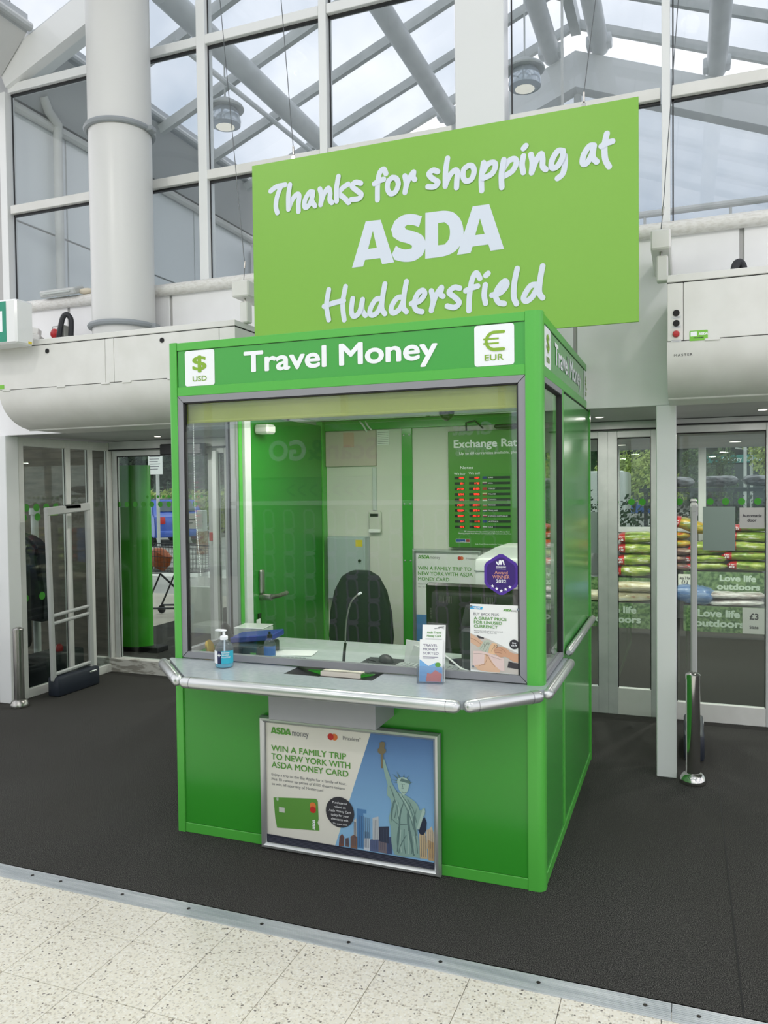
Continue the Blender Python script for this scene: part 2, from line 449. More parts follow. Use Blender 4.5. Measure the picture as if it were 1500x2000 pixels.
# asda origin -1.659 2.877 h 0.2400000000000002
ST_ROBE = [(-1.245,0.387),(-1.226,0.392),(-1.205,0.359),(-1.183,0.35),(-1.146,0.337),(-1.109,0.312),(-1.096,0.284),(-1.072,0.3),(-1.072,0.27),(-1.091,0.244),(-1.107,0.2),(-1.104,0.159),(-1.096,0.071),(-1.133,0.071),(-1.177,0.067),(-1.218,0.07),(-1.23,0.116),(-1.232,0.182),(-1.241,0.228),(-1.228,0.29),(-1.234,0.319),(-1.249,0.335)]
ST_ARM = [(-1.273,0.488),(-1.26,0.496),(-1.248,0.455),(-1.229,0.404),(-1.226,0.38),(-1.245,0.378),(-1.258,0.424),(-1.267,0.465)]
ST_TORCH = [(-1.291,0.537),(-1.285,0.541),(-1.281,0.553),(-1.282,0.565),(-1.272,0.572),(-1.257,0.571),(-1.256,0.557),(-1.26,0.543),(-1.251,0.538),(-1.253,0.526),(-1.264,0.518),(-1.267,0.453),(-1.276,0.452),(-1.277,0.515),(-1.291,0.522)]
ST_HEAD = [(-1.2,0.401),(-1.195,0.417),(-1.176,0.423),(-1.157,0.421),(-1.146,0.408),(-1.145,0.384),(-1.155,0.359),(-1.17,0.342),(-1.184,0.356),(-1.192,0.366),(-1.196,0.384)]
ST_RAYS = [[(-1.191,0.417),(-1.203,0.448),(-1.185,0.421)],[(-1.198,0.41),(-1.223,0.433),(-1.193,0.416)],[(-1.2,0.402),(-1.226,0.407),(-1.198,0.407)],[(-1.2,0.395),(-1.22,0.394),(-1.2,0.398)],[(-1.173,0.422),(-1.166,0.44),(-1.167,0.423)],[(-1.158,0.419),(-1.141,0.438),(-1.154,0.416)],[(-1.15,0.412),(-1.14,0.423),(-1.147,0.409)],[(-1.146,0.405),(-1.125,0.406),(-1.146,0.401)]]
ST_TABLET = [(-1.11,0.202),(-1.081,0.298),(-1.071,0.285),(-1.099,0.198)]
ST_SHADOW = [(-1.095,0.178),(-1.104,0.197),(-1.088,0.244),(-1.073,0.258),(-1.064,0.236),(-1.067,0.2),(-1.08,0.177)]
ST_FOLD1 = [(-1.205,0.323),(-1.221,0.273),(-1.229,0.212),(-1.231,0.26),(-1.22,0.309)]
ST_FOLD2 = [(-1.164,0.328),(-1.184,0.254),(-1.191,0.17),(-1.2,0.085),(-1.205,0.084),(-1.197,0.181),(-1.189,0.266)]
ST_FOLD3 = [(-1.133,0.321),(-1.146,0.259),(-1.135,0.154),(-1.121,0.079),(-1.129,0.078),(-1.145,0.153),(-1.156,0.258)]
ST_FOLD4 = [(-1.109,0.294),(-1.119,0.24),(-1.11,0.17),(-1.118,0.169),(-1.127,0.238)]
ST_SPLIT = [(-1.322,0.622),(-1.025,0.62),(-1.021,0.027),(-1.497,0.066)]
ST_BAR = [(-1.862,0.063),(-1.021,0.06),(-1.021,0.027),(-1.862,0.026)]
ST_WHITE = [(-1.864,0.619),(-1.322,0.622),(-1.497,0.066),(-1.862,0.063)]
ST_CARD = [(-1.826,0.248),(-1.602,0.27),(-1.594,0.26),(-1.591,0.173),(-1.597,0.16),(-1.59,0.145),(-1.588,0.122),(-1.809,0.105),(-1.818,0.147)]
ST_BADGE = [(-1.481,0.223)]
ST_TOWERS = [[(-1.398,0.252),(-1.351,0.252),(-1.351,0.07),(-1.398,0.072)],
 [(-1.366,0.234),(-1.328,0.237),(-1.33,0.125),(-1.364,0.12)],
 [(-1.321,0.22),(-1.292,0.23),(-1.291,0.125),(-1.322,0.12)],
 [(-1.291,0.184),(-1.243,0.192),(-1.244,0.114),(-1.291,0.119)],
 [(-1.365,0.165),(-1.333,0.17),(-1.336,0.066),(-1.366,0.065)],
 [(-1.486,0.108),(-1.473,0.125),(-1.462,0.111),(-1.464,0.068),(-1.49,0.064)],
 [(-1.456,0.106),(-1.44,0.112),(-1.438,0.069),(-1.457,0.069)],
 [(-1.43,0.119),(-1.413,0.13),(-1.397,0.121),(-1.398,0.066),(-1.431,0.067)],
 [(-1.335,0.118),(-1.293,0.131),(-1.293,0.067),(-1.336,0.066)],
 [(-1.293,0.124),(-1.255,0.133),(-1.254,0.067),(-1.294,0.067)],
 [(-1.252,0.143),(-1.229,0.146),(-1.229,0.068),(-1.253,0.066)],
 [(-1.099,0.18),(-1.073,0.196),(-1.065,0.141),(-1.062,0.074),(-1.098,0.071)],
 [(-1.067,0.2),(-1.055,0.207),(-1.042,0.221),(-1.034,0.193),(-1.031,0.123),(-1.065,0.117)],
 [(-1.061,0.159),(-1.02,0.148),(-1.021,0.068),(-1.059,0.068)],
 [(-1.412,0.198),(-1.401,0.206),(-1.4,0.114),(-1.415,0.112)]]
ASDA_SHAPE = [round_loop(l) if len(l) > 8 or i == 4 else l for i, l in enumerate(ASDA_SHAPE)]

# ================================================================== THE SETTING
# ---- floors
def carpet_mat():
    m = mat('charcoal_entrance_carpet', (50, 53, 54), 0.95, spec=0.15); t = m.node_tree; b = t.nodes['Principled BSDF']
    g = t.nodes.new('ShaderNodeNewGeometry'); n = t.nodes.new('ShaderNodeTexNoise'); r = t.nodes.new('ShaderNodeValToRGB')
    n.inputs['Scale'].default_value = 300; n.inputs['Detail'].default_value = 3
    r.color_ramp.elements[0].position = 0.44; r.color_ramp.elements[0].color = lin((15, 17, 18))
    r.color_ramp.elements[1].position = 0.72; r.color_ramp.elements[1].color = lin((124, 122, 117))
    n3 = t.nodes.new('ShaderNodeTexNoise'); n3.inputs['Scale'].default_value = 0.9; n3.inputs['Detail'].default_value = 4
    r3 = t.nodes.new('ShaderNodeValToRGB'); r3.color_ramp.elements[0].position = 0.4; r3.color_ramp.elements[1].position = 0.62
    r3.color_ramp.elements[0].color = (0, 0, 0, 1); r3.color_ramp.elements[1].color = (1, 1, 1, 1)
    mx = t.nodes.new('ShaderNodeMix'); mx.data_type = 'RGBA'
    mx.inputs['B'].default_value = lin((58, 57, 53))
    mul = t.nodes.new('ShaderNodeMath'); mul.operation = 'MULTIPLY'; mul.inputs[1].default_value = 0.5
    t.links.new(g.outputs['Position'], n.inputs['Vector']); t.links.new(g.outputs['Position'], n3.inputs['Vector'])
    t.links.new(n.outputs['Fac'], r.inputs['Fac']); t.links.new(n3.outputs['Fac'], r3.inputs['Fac'])
    t.links.new(r3.outputs['Color'], mul.inputs[0]); t.links.new(mul.outputs[0], mx.inputs['Factor'])
    t.links.new(r.outputs['Color'], mx.inputs['A']); t.links.new(mx.outputs['Result'], b.inputs['Base Color'])
    bp = t.nodes.new('ShaderNodeBump'); bp.inputs['Strength'].default_value = 0.5; bp.inputs['Distance'].default_value = 0.006
    t.links.new(n.outputs['Fac'], bp.inputs['Height']); t.links.new(bp.outputs['Normal'], b.inputs['Normal'])
    return m
def terrazzo_mat():
    m = mat('cream_terrazzo', (226, 221, 206), 0.35); t = m.node_tree; b = t.nodes['Principled BSDF']
    g = t.nodes.new('ShaderNodeNewGeometry')
    mp = t.nodes.new('ShaderNodeMapping'); mp.inputs['Scale'].default_value = (1, 1.0, 0.0)
    nz = t.nodes.new('ShaderNodeTexNoise'); nz.inputs['Scale'].default_value = 60
    ad = t.nodes.new('ShaderNodeMix'); ad.data_type = 'RGBA'; ad.blend_type = 'ADD'; ad.inputs['Factor'].default_value = 0.012
    t.links.new(g.outputs['Position'], mp.inputs['Vector']); t.links.new(mp.outputs['Vector'], nz.inputs['Vector'])
    t.links.new(mp.outputs['Vector'], ad.inputs['A']); t.links.new(nz.outputs['Color'], ad.inputs['B'])
    v = t.nodes.new('ShaderNodeTexVoronoi'); v.inputs['Scale'].default_value = 115
    t.links.new(ad.outputs['Result'], v.inputs['Vector'])
    r = t.nodes.new('ShaderNodeValToRGB'); r.color_ramp.interpolation = 'CONSTANT'
    sep = t.nodes.new('ShaderNodeSeparateColor'); t.links.new(v.outputs['Color'], sep.inputs['Color']); t.links.new(sep.outputs['Red'], r.inputs['Fac'])
    el = r.color_ramp.elements; el[0].position = 0; el[0].color = lin((118, 112, 104)); el[1].position = 0.035; el[1].color = lin((183, 174, 158))
    for p, c in ((0.14, (208, 203, 190)), (0.38, (226, 222, 210)), (0.66, (234, 231, 221)), (0.9, (214, 207, 190))):
        e = el.new(p); e.color = lin(c)
    # cement between the chips
    r2 = t.nodes.new('ShaderNodeValToRGB'); r2.color_ramp.elements[0].position = 0.42; r2.color_ramp.elements[1].position = 0.60
    r2.color_ramp.elements[0].color = (0, 0, 0, 1); r2.color_ramp.elements[1].color = (1, 1, 1, 1)
    sc = t.nodes.new('ShaderNodeMath'); sc.operation = 'MULTIPLY'; sc.inputs[1].default_value = 1.0
    t.links.new(v.outputs['Distance'], sc.inputs[0]); t.links.new(sc.outputs[0], r2.inputs['Fac'])
    mx = t.nodes.new('ShaderNodeMix'); mx.data_type = 'RGBA'; mx.inputs['B'].default_value = lin((228, 223, 208))
    t.links.new(r2.outputs['Color'], mx.inputs['Factor']); t.links.new(r.outputs['Color'], mx.inputs['A'])
    t.links.new(mx.outputs['Result'], b.inputs['Base Color'])
    return m
TERR = terrazzo_mat(); CARPET = carpet_mat()
GROUT = mat('cream_tile_joint', (205, 198, 178), 0.7)

fl = struct('floor', box(bm_new(), -9, 6, -7, 2.64, -0.12, -0.012), GROUT, label='cream terrazzo tiled shop floor in the foreground', cat='floor')
tile_me = None
TS = 0.314
for i in range(-5, 5):
    for j in range(-1, 5):
        x0 = -1.331 + i*TS; y1 = 2.40 + 0.314 - j*TS
        y1c = min(y1, 2.615)
        b = bm_new()
        if tile_me is None or y1c != y1:
            box(b, 0.0012, TS-0.0012, 0.0012 - TS + (0 if y1c == y1 else y1 - y1c), -0.0012, -0.02, 0.0, 0.001)
            o = obj('tile', b, TERR, fl)
            if y1c == y1: tile_me = o.data
        else:
            b.free(); o = bpy.data.objects.new('tile', tile_me); C.objects.link(o); o.parent = fl
        o.location = (x0, y1c if y1c != y1 else y1, 0)
b = bm_new()
box(b, -9, -1.331-5*TS, -7, 2.615, -0.02, 0); box(b, -1.331+5*TS, 6, -7, 2.615, -0.02, 0); box(b, -1.331-5*TS, -1.331+5*TS, -7, 2.40+.314-6*TS, -0.02, 0)
obj('terrazzo_surround', b, TERR, fl)

cf = struct('floor_carpet', box(box(bm_new(), -9, 6, 2.66, 6.2, -0.12, 0.0), -6.3, 6, 6.2, 11.0, -0.12, 0.0), CARPET, label='charcoal ribbed entrance carpet around the kiosk', cat='carpet')
b = bm_new(); box(b, 0.168, 0.174, 2.71, 4.8, 0.0, 0.0012); obj('carpet_seam', b, RUBBER, cf)
# metal threshold strip
ts = struct('trim_1', loc=(-1, 2.66, 0), label='ridged aluminium threshold strip between carpet and terrazzo', cat='threshold strip')
STRIP = noise_mat('worn_aluminium_strip', (176, 182, 186), (204, 208, 210), 9, 0.38, metal=0.35, stretch=(0.3, 4, 1))
for x0, x1 in ((-9, -0.046), (-0.044, 6)):
    b = bm_new(); box(b, x0, x1, 2.613, 2.705, -0.012, 0.003, 0.0008)
    sp = obj('strip_length', b, STRIP, ts)
    for k in range(9):
        b = bm_new(); y = 2.619 + k*0.0095; box(b, x0, x1, y, y+0.005, 0.003, 0.0042); obj('ridge', b, STRIP, sp)
SCREW = mat('dark_screw', (58, 54, 52), 0.5, 0.6)
b = bm_new(); lathe(b, [(0.0075, 0.003), (0.0075, 0.0046), (0.004, 0.0052)], n=10); scr = obj('screw', b, SCREW, ts)
XS = [-2.713, -2.554, -2.223, -1.892, -1.553, -1.183, -0.824, -0.474, -0.126, 0.037]
for i, x in enumerate(XS):
    o = scr if i == 0 else bpy.data.objects.new('screw', scr.data)
    if i: C.objects.link(o); set_parent(o, ts)
    o.location = (x, 2.664, 0.0004)

# ---- fascia wall over the doorways (plane Y = 4.857)
WY = 4.857
wall = struct('wall_back', loc=(-1, WY, 2.2), label='white panelled fascia wall above the entrance doors', cat='wall')
JOINT = mat('grey_panel_joint', (178, 178, 176), 0.6)
b = bm_new(); box(b, -5.3, 3.2, WY+0.012, WY+0.11, 2.17, 3.16); obj('backing', b, JOINT, wall)
cols = [-5.3, -4.44, -3.50, -2.56, -1.55, -0.62, 0.29, 1.25, 2.2, 3.2]
for a, c in zip(cols, cols[1:]):
    b = bm_new(); box(b, a+0.012, c-0.012, WY-0.004, WY+0.012, 2.165, 3.15, 0.003); obj('panel', b, FASCIA, wall)
b = bm_new(); tube(b, [(-5.3, WY-0.02, 3.165), (3.2, WY-0.02, 3.165)], 0.042, 14); obj('sill_pipe', b, DIRTY, wall)
b = bm_new(); box(b, -5.3, 3.2, WY+0.0, WY+0.12, 3.15, 3.2); obj('sill', b, DIRTY, wall)

# soffit over the draught lobby, flat lobby roof beyond it
SOFFIT = noise_mat('pale_soffit', (176, 178, 176), (188, 190, 188), 2, 0.6)
struct('ceiling', box(bm_new(), -5.6, 3.2, WY+0.012, 11.0, 2.18, 2.32), SOFFIT, label='flat pale soffit over the entrance lobby', cat='ceiling')

# ---- clerestory glazing above the fascia
RX, RZ, RT = -1.10, 6.46, 0.40       # ridge position and roof pitch
def roof_z(x): return RZ - RT*abs(x - RX)
win = struct('window_1', loc=(RX, 4.92, 3.2), label='tall clerestory screen of white framed panes under the gable roof', cat='window')
YG = 4.92
MULL = [(-5.08, .068), (-3.222, .072), (-2.269, .056), (-0.107, .046), (0.95, .056), (1.95, .056), (2.85, .068)]
for x, w in MULL:
    b = bm_new(); box(b, x-w/2, x+w/2, YG-0.05, YG+0.05, 3.18, roof_z(x)+0.02, 0.003); obj('mullion', b, WHITE_CLEAN, win)
b = bm_new(); box(b, -1.35, -1.04, YG-0.06, YG+0.07, 3.18, roof_z(-1.2)+0.1, 0.004); obj('king_post', b, WHITE_CLEAN, win)
for z in (3.96, 4.91):
    xs = [-5.05, -3.222, -2.269, -1.35]; xr = [-1.04, -0.107, 0.95, 1.95, 2.85]
    for q in (xs, xr):
        for a, c in zip(q, q[1:]):
            b = bm_new(); box(b, a+0.03, c-0.03, YG-0.045, YG+0.045, z-0.035, z+0.03, 0.003); t_ = obj('transom', b, WHITE_CLEAN if z > 4.5 else WHITE, win)
            b = bm_new(); box(b, a+0.03, c-0.03, YG-0.012, YG+0.012, z-0.05, z-0.035); obj('gasket', b, BLACK, t_)
for x in (-5.05, 2.85):
    b = bm_new(); x1 = RX; beam(b, (x, YG, roof_z(x)+0.13), (RX, YG, roof_z(RX)+0.13), 0.16, 0.24, up=(0, 0, 1)); obj('rafter_beam', b, WHITE_CLEAN, win)
def clip_pane(x0, x1, z0, z1):
    P = [(x0, z0), (x1, z0)]
    zt1 = min(z1, roof_z(x1)+0.02); zt0 = min(z1, roof_z(x0)+0.02)
    if zt1 > z0: P.append((x1, zt1))
    if x0 < RX < x1: P.append((RX, min(z1, RZ)))
    if zt0 > z0: P.append((x0, zt0))
    return P
XE = [-5.05, -3.222, -2.269, -1.35, None, -1.04, -0.107, 0.95, 1.95, 2.85]
for a, c in zip(XE, XE[1:]):
    if a is None or c is None: continue
    for z0, z1 in ((3.19, 3.96), (3.96, 4.91), (4.91, 9)):
        P = clip_pane(a+0.02, c-0.02, z0, z1)
        if len(P) < 3: continue
        b = bm_new(); poly(b, P, front(YG), -0.003, 0.003); obj('pane', b, GLASS_HALL, win, smooth=False)
        b = bm_new(); rect(b, a+0.034, a+0.042, z0, min(z1, max(roof_z(a+0.04), roof_z(c))), front(YG), 0.003, 0.012); obj('gasket', b, BLACK, win)

# ---- glazed gable roof (hall in front, porch behind the clerestory)
TUBE_M = noise_mat('white_steel_tube', (206, 209, 210), (216, 219, 219), 5, 0.4)
roof = struct('ceiling_glass_roof', loc=(RX, 4.9, 6.5), label='pitched glass roof on white tubular purlins and glazing bars', cat='glass roof')
XL, XR_ = -4.75, 2.55
for x in (-3.66, -2.49, -1.35, -0.85, 0.29, 1.46):
    b = bm_new(); tube(b, [(x, -3.0, roof_z(x)), (x, 4.80, roof_z(x))], 0.095, 16); obj('purlin_tube', b, TUBE_M, roof)
    b = bm_new(); tube(b, [(x, 5.02, roof_z(x)), (x, 8.80, roof_z(x))], 0.095, 16); pt = obj('purlin_tube', b, TUBE_M, roof)
    b = bm_new(); box(b, x-0.13, x+0.13, 8.62, 8.78, roof_z(x)-0.05, roof_z(x)+0.06, 0.02); obj('bracket', b, TUBE_M, pt)
b = bm_new(); box(b, RX-0.05, RX+0.05, -3, 8.8, RZ+0.08, RZ+0.24); obj('ridge_bar', b, ALU, roof)
ys = [-3 + 0.79*k for k in range(0, 16)]
for s, xe in ((-1, XL), (1, XR_)):
    for k, y in enumerate(ys):
        y = min(y, 8.8)
        b = bm_new(); beam(b, (xe, y, roof_z(xe)+0.20), (RX, y, RZ+0.20), 0.055, 0.09); obj('glazing_bar', b, ALU, roof)
        if k+1 < len(ys):
            y1 = min(ys[k+1], 8.8); b = bm_new()
            q = [(xe, y+0.02, roof_z(xe)+0.25), (RX, y+0.02, RZ+0.25), (RX, y1-0.02, RZ+0.25), (xe, y1-0.02, roof_z(xe)+0.25)]
            b.faces.new([b.verts.new(c) for c in q]); obj('roof_pane', b, GLASS_ROOF, roof, smooth=False)
# eaves gutters with sloping soffits
GUT = mat('white_gutter_soffit', (196, 198, 198), 0.5)
for s, xe in ((-1, XL), (1, XR_)):
    for y0, y1 in ((-3, 4.83), (5.0, 8.85)):
        b = bm_new(); P = [(xe, 5.28), (xe, 5.40), (xe+s*0.6, 5.40), (xe+s*0.6, 4.92), (xe+s*0.35, 4.92)]
        A = [b.verts.new((p[0], y0, p[1])) for p in P]; B = [b.verts.new((p[0], y1, p[1])) for p in P]
        b.faces.new(A); b.faces.new(B[::-1])
        for k in range(5): b.faces.new((A[k], B[k], B[(k+1) % 5], A[(k+1) % 5]))
        bmesh.ops.recalc_face_normals(b, faces=b.faces); g_ = obj('gutter', b, GUT, roof)
        b = bm_new(); tube(b, [(xe-s*0.02, y0, 5.30), (xe-s*0.02, y1, 5.30)], 0.035, 10); obj('gutter_lip', b, WHITE, g_)

# ---- porch upper walls behind the clerestory
PORCHW = mat('porch_white_panel', (232, 236, 236), 0.45)
pw = struct('wall_left', loc=(-5.15, 6.9, 2.4), label='white panelled porch wall seen through the upper left panes', cat='wall')
b = bm_new(); box(b, -5.3, -5.17, 5.0, 8.95, 2.32, 4.95); obj('backing', b, JOINT, pw)
for y0, y1 in ((5.0, 5.64), (5.64, 6.6), (6.6, 7.6), (7.6, 8.85)):
    for z0, z1 in ((2.33, 3.95), (3.95, 4.90)):
        b = bm_new(); box(b, -5.17, -5.15, y0+0.008, y1-0.008, z0+0.008, z1-0.008, 0.003); obj('panel', b, PORCHW, pw)
b = bm_new(); tube(b, [(-5.11, 5.0, 4.86), (-5.11, 8.9, 4.86)], 0.04, 10); obj('rail_pipe', b, WHITE, pw)
b = bm_new(); tube(b, [(-5.02, 5.25, 5.02), (-5.04, 5.33, 4.93), (-5.05, 5.45, 4.87), (-5.08, 5.47, 4.78), (-5.08, 5.47, 2.4)], 0.038, 12); obj('downpipe', b, WHITE, pw)
pe = struct('wall_porch_end', loc=(RX, 8.95, 2.4), label='glazed gable end of the porch with white sloping edge beams', cat='wall')
xg = [-5.2, -3.15, RX, 1.25, 3.0]
for a, c in zip(xg, xg[1:]):
    b = bm_new(); poly(b, [(a+0.04, 2.45), (c-0.04, 2.45), (c-0.04, roof_z(c-0.04)-0.1), (a+0.04, roof_z(a+0.04)-0.1)], front(8.95), -0.006, 0.0); obj('pane', b, GLASS_END, pe, smooth=False)
for x in xg: obj('mullion', box(bm_new(), x-0.04, x+0.04, 8.91, 8.99, 2.32, roof_z(x)-0.1, 0.003), WHITE_CLEAN, pe)
obj('sill', box(bm_new(), -5.2, 3.0, 8.9, 9.0, 2.32, 2.45, 0.003), WHITE_CLEAN, pe)
def gz(x): return roof_z(x) - 0.10
b = bm_new(); poly(b, [(-5.1, gz(-5.1)), (-5.1, gz(-5.1)-0.38), (RX, gz(RX)-0.38), (2.9, gz(2.9)-0.38), (2.9, gz(2.9)), (RX, gz(RX))], front(8.95), 0.0, 0.2); bmesh.ops.recalc_face_normals(b, faces=b.faces); obj('gable_beam', b, WHITE_CLEAN, pe, smooth=False)
b = bm_new(); tube(b, [(-1.6, 8.75, 4.53), (2.8, 8.75, 4.53)], 0.035, 10); hr = obj('handrail', b, WHITE, pe)
for x in (-1.2, -0.4, 0.42, 1.2, 2.0):
    b = bm_new(); tube(b, [(x, 8.75, 4.50), (x, 8.75, 4.1), (x, 8.95, 4.05)], 0.014, 8); obj('rail_bracket', b, WHITE, pe)
pr = struct('wall_right', box(bm_new(), 3.0, 3.12, 5.0, 8.95, 2.32, 4.95), PORCHW, label='white porch wall on the far right behind the glazing', cat='wall')

# ---- portal posts, side wings, sliding doors
def post(name, x0, x1, y0, y1, label):
    b = bm_new(); box(b, x0, x1, y0, y1, 0, 2.165, 0.004); return tag(obj(name, b, WHITE_CLEAN, None), label, 'post', kind='structure')
post('trim_2', -5.215, -5.085, WY-0.03, WY+0.10, 'white square portal post beside the left brushed bollard')
post('trim_3', -0.162, -0.052, WY-0.02, WY+0.09, 'white square portal post beside the right polished bollard')

def wing(name, x, y0, y1, splits, label):
    w = struct(name, loc=(x, y0, 0), label=label, cat='glass screen')
    for y in splits:
        b = bm_new(); box(b, x-0.022, x+0.022, y-0.028, y+0.028, 0.0, 2.165, 0.003); obj('stile', b, WHITE, w)
    for a, c in zip(splits, splits[1:]):
        b = bm_new(); box(b, x-0.02, x+0.02, a+0.028, c-0.028, 0.0, 0.075, 0.003); obj('bottom_rail', b, WHITE, w)
        b = bm_new(); box(b, x-0.02, x+0.02, a+0.028, c-0.028, 2.09, 2.165, 0.003); obj('top_rail', b, WHITE, w)
        b = bm_new(); box(b, x-0.004, x+0.004, a+0.028, c-0.028, 0.075, 2.09); p_ = obj('pane', b, GLASS_DOOR, w, smooth=False)
        b = bm_new()
        box(b, x+0.004, x+0.006, a+0.03, a+0.036, 0.075, 2.09); box(b, x+0.004, x+0.006, c-0.036, c-0.03, 0.075, 2.09); obj('gasket', b, RUBBER, p_)
    return w
wl = wing('window_2', -5.115, 4.98, 6.1, [4.99, 5.52, 5.80, 6.06], 'side glass screen running back from the left portal post')
for y, z in ((5.02, 1.50), (5.17, 1.50), (5.02, 0.83), (5.2, 0.83), (5.05, 1.58), (5.16, 1.58), (5.27, 1.58), (5.38, 1.58)):
    b = bm_new(); poly(b, disc(y, z, 0.033), side(-5.111), 0.001, 0.002); obj('dot', b, DOT_GREEN, wl)
wr2 = wing('window_3', -0.112, 5.12, 6.1, [5.14, 5.6, 6.06], 'edge-on glass screen behind the right portal post')

DY = 6.1
def door_set(name, label, xs, head, bottom=0.13, stile=0.05, leafmat=ALU, dark=()):
    d = struct(name, loc=(xs[0], DY, 0), label=label, cat='sliding door')
    b = bm_new(); box(b, xs[0], xs[-1], DY-0.06, DY+0.06, head, 2.175); obj('header', b, ALU, d)
    b = bm_new(); box(b, xs[0], xs[-1], DY-0.066, DY-0.06, head+0.0, head+0.012); obj('header_gap', b, RUBBER, d)
    for i, (a, c) in enumerate(zip(xs, xs[1:])):
        st = leafmat
        lf = obj('leaf_frame', box(bm_new(), a, a+stile, DY-0.025, DY+0.025, 0.0, head, 0.003), st, d)
        obj('stile', box(bm_new(), c-stile, c, DY-0.025, DY+0.025, 0.0, head, 0.003), st, lf)
        obj('bottom_rail', box(bm_new(), a+stile, c-stile, DY-0.025, DY+0.025, 0.0, bottom, 0.003), WHITE if not i in dark else st, lf)
        obj('top_rail', box(bm_new(), a+stile, c-stile, DY-0.025, DY+0.025, head-0.05, head, 0.003), st, lf)
        obj('pane', box(bm_new(), a+stile, c-stile, DY-0.004, DY+0.004, bottom, head-0.05), GLASS_DOOR, d, smooth=False)
        b = bm_new(); box(b, a+stile, a+stile+0.006, DY-0.012, DY-0.004, bottom, head-0.05); box(b, c-stile-0.006, c-stile, DY-0.012, DY-0.004, bottom, head-0.05); box(b, a+stile, c-stile, DY-0.012, DY-0.004, head-0.058, head-0.05)
        obj('gasket', b, RUBBER, d)
    return d
d1 = door_set('door_1', 'left automatic sliding glass door with green dots', [-5.085, -3.97, -3.80, -2.75], 2.09)
d2 = door_set('door_2', 'grey framed sliding door leaf between kiosk and right post', [-2.75, -1.65, -0.545, -0.17], 2.11, bottom=0.2, stile=0.07, dark=(0, 1))
d3 = door_set('door_3', 'right automatic sliding glass door with square vinyl notices', [-0.115, 0.57, 1.75, 2.95], 2.13)
def dots(d, xs, z, r):
    for x in xs:
        b = bm_new(); poly(b, disc(x, z, r), front(DY-0.004), 0.001, 0.002); obj('dot', b, DOT_GREEN, d)
dots(d1, [-5.03 + 0.095*k for k in range(12) if abs(-5.03+0.095*k+4.06) > 0.05], 1.585, 0.026)
dots(d1, [-4.70 + 0.06*k for k in range(11)], 1.655, 0.014)
dots(d1, [-3.73 + 0.11*k for k in range(4)], 1.585, 0.026)
dots(d2, [-0.71, -0.60, -0.49, -0.377, -0.30], 1.584, 0.024)
dots(d3, [-0.045, 0.058, 0.16, 0.262, 0.365, 0.469], 1.584, 0.024)
NOTICE = mat('grey_vinyl_notice', (168, 168, 166), 0.6); NOTICE_G = mat('greygreen_vinyl_notice', (120, 136, 130), 0.6)
def notice(d, x0, x1, z0, z1, m, txt=None):
    b = bm_new(); rect(b, x0, x1, z0, z1, front(DY-0.004), 0.001, 0.002); n_ = obj('door_notice', b, m, d)
    if txt:
        b = bm_new()
        for k, s in enumerate(txt): add_text(b, s, front(DY-0.006), (x0+x1)/2, z0+(z1-z0)*(0.55-0.22*k), 0.021, bold=0.02, align='C', d=0.001)
        obj('lettering', b, DKGREY_PRINT, n_)
notice(d3, 0.112, 0.325, 1.236, 1.548, NOTICE_G); notice(d3, 0.352, 0.512, 1.394, 1.54, NOTICE, ('Automatic', 'door'))
notice(d2, -0.70, -0.615, 1.20, 1.51, NOTICE_G)
notice(d1, -4.36, -4.10, 1.36, 1.50, NOTICE, ('Automatic', 'door')); notice(d1, -3.74, -3.55, 1.36, 1.50, NOTICE, ('Automatic', 'door'))
b = bm_new(); box(b, -0.74, -0.68, DY-0.12, DY-0.04, 0.35, 1.28); obj('white_edge', b, WHITE_CLEAN, d2)
b = bm_new(); box(b, -3.955, -3.915, DY-0.06, DY-0.026, 0.02, 2.06); obj('white_edge', b, WHITE_CLEAN, d1)
b = bm_new(); box(b, -3.995, -3.958, DY-0.06, DY-0.03, 1.255, 1.33, 0.004); obj('red_button', b, RED, d1)
b = bm_new(); box(b, -4.44, -4.0, DY-0.16, DY-0.06, 2.03, 2.13, 0.01); obj('sensor_box', b, BLACK, d1)
# kerb under the left door, white worn
struct('trim_4', box(bm_new(), -5.3, -2.75, 6.02, 6.075, 0.0, 0.13, 0.004), noise_mat('scuffed_white_sill', (150, 146, 138), (205, 203, 197), 14, 0.6, lo=0.42, hi=0.55, stretch=(0.6, 1, 3)), label='scuffed white sill along the foot of the left door', cat='sill')

# ---- outer lobby glazing at Y = 10.8
lw = struct('window_4', loc=(0, 10.8, 0), label='outer lobby window wall behind the stacked compost bags', cat='window')
for x in (-2.6, -0.86, 0.19, 1.3, 2.4):
    b = bm_new(); box(b, x-0.045, x+0.045, 10.76, 10.84, 0, 2.2, 0.004); obj('mullion', b, WHITE_CLEAN, lw)
b = bm_new(); box(b, -2.6, 3.2, 10.74, 10.86, 1.10, 1.17, 0.004); obj('sill', b, WHITE_CLEAN, lw)
b = bm_new(); box(b, -2.6, 3.2, 10.78, 10.82, 0, 1.10); obj('low_panel', b, mat('pale_grey_board', (170, 172, 172), 0.6), lw)
for a, c in zip((-2.6, -0.86, 0.19, 1.3), (-0.86, 0.19, 1.3, 2.4)):
    b = bm_new(); box(b, a+0.045, c-0.045, 10.795, 10.805, 1.17, 2.2); obj('pane', b, GLASS, lw, smooth=False)

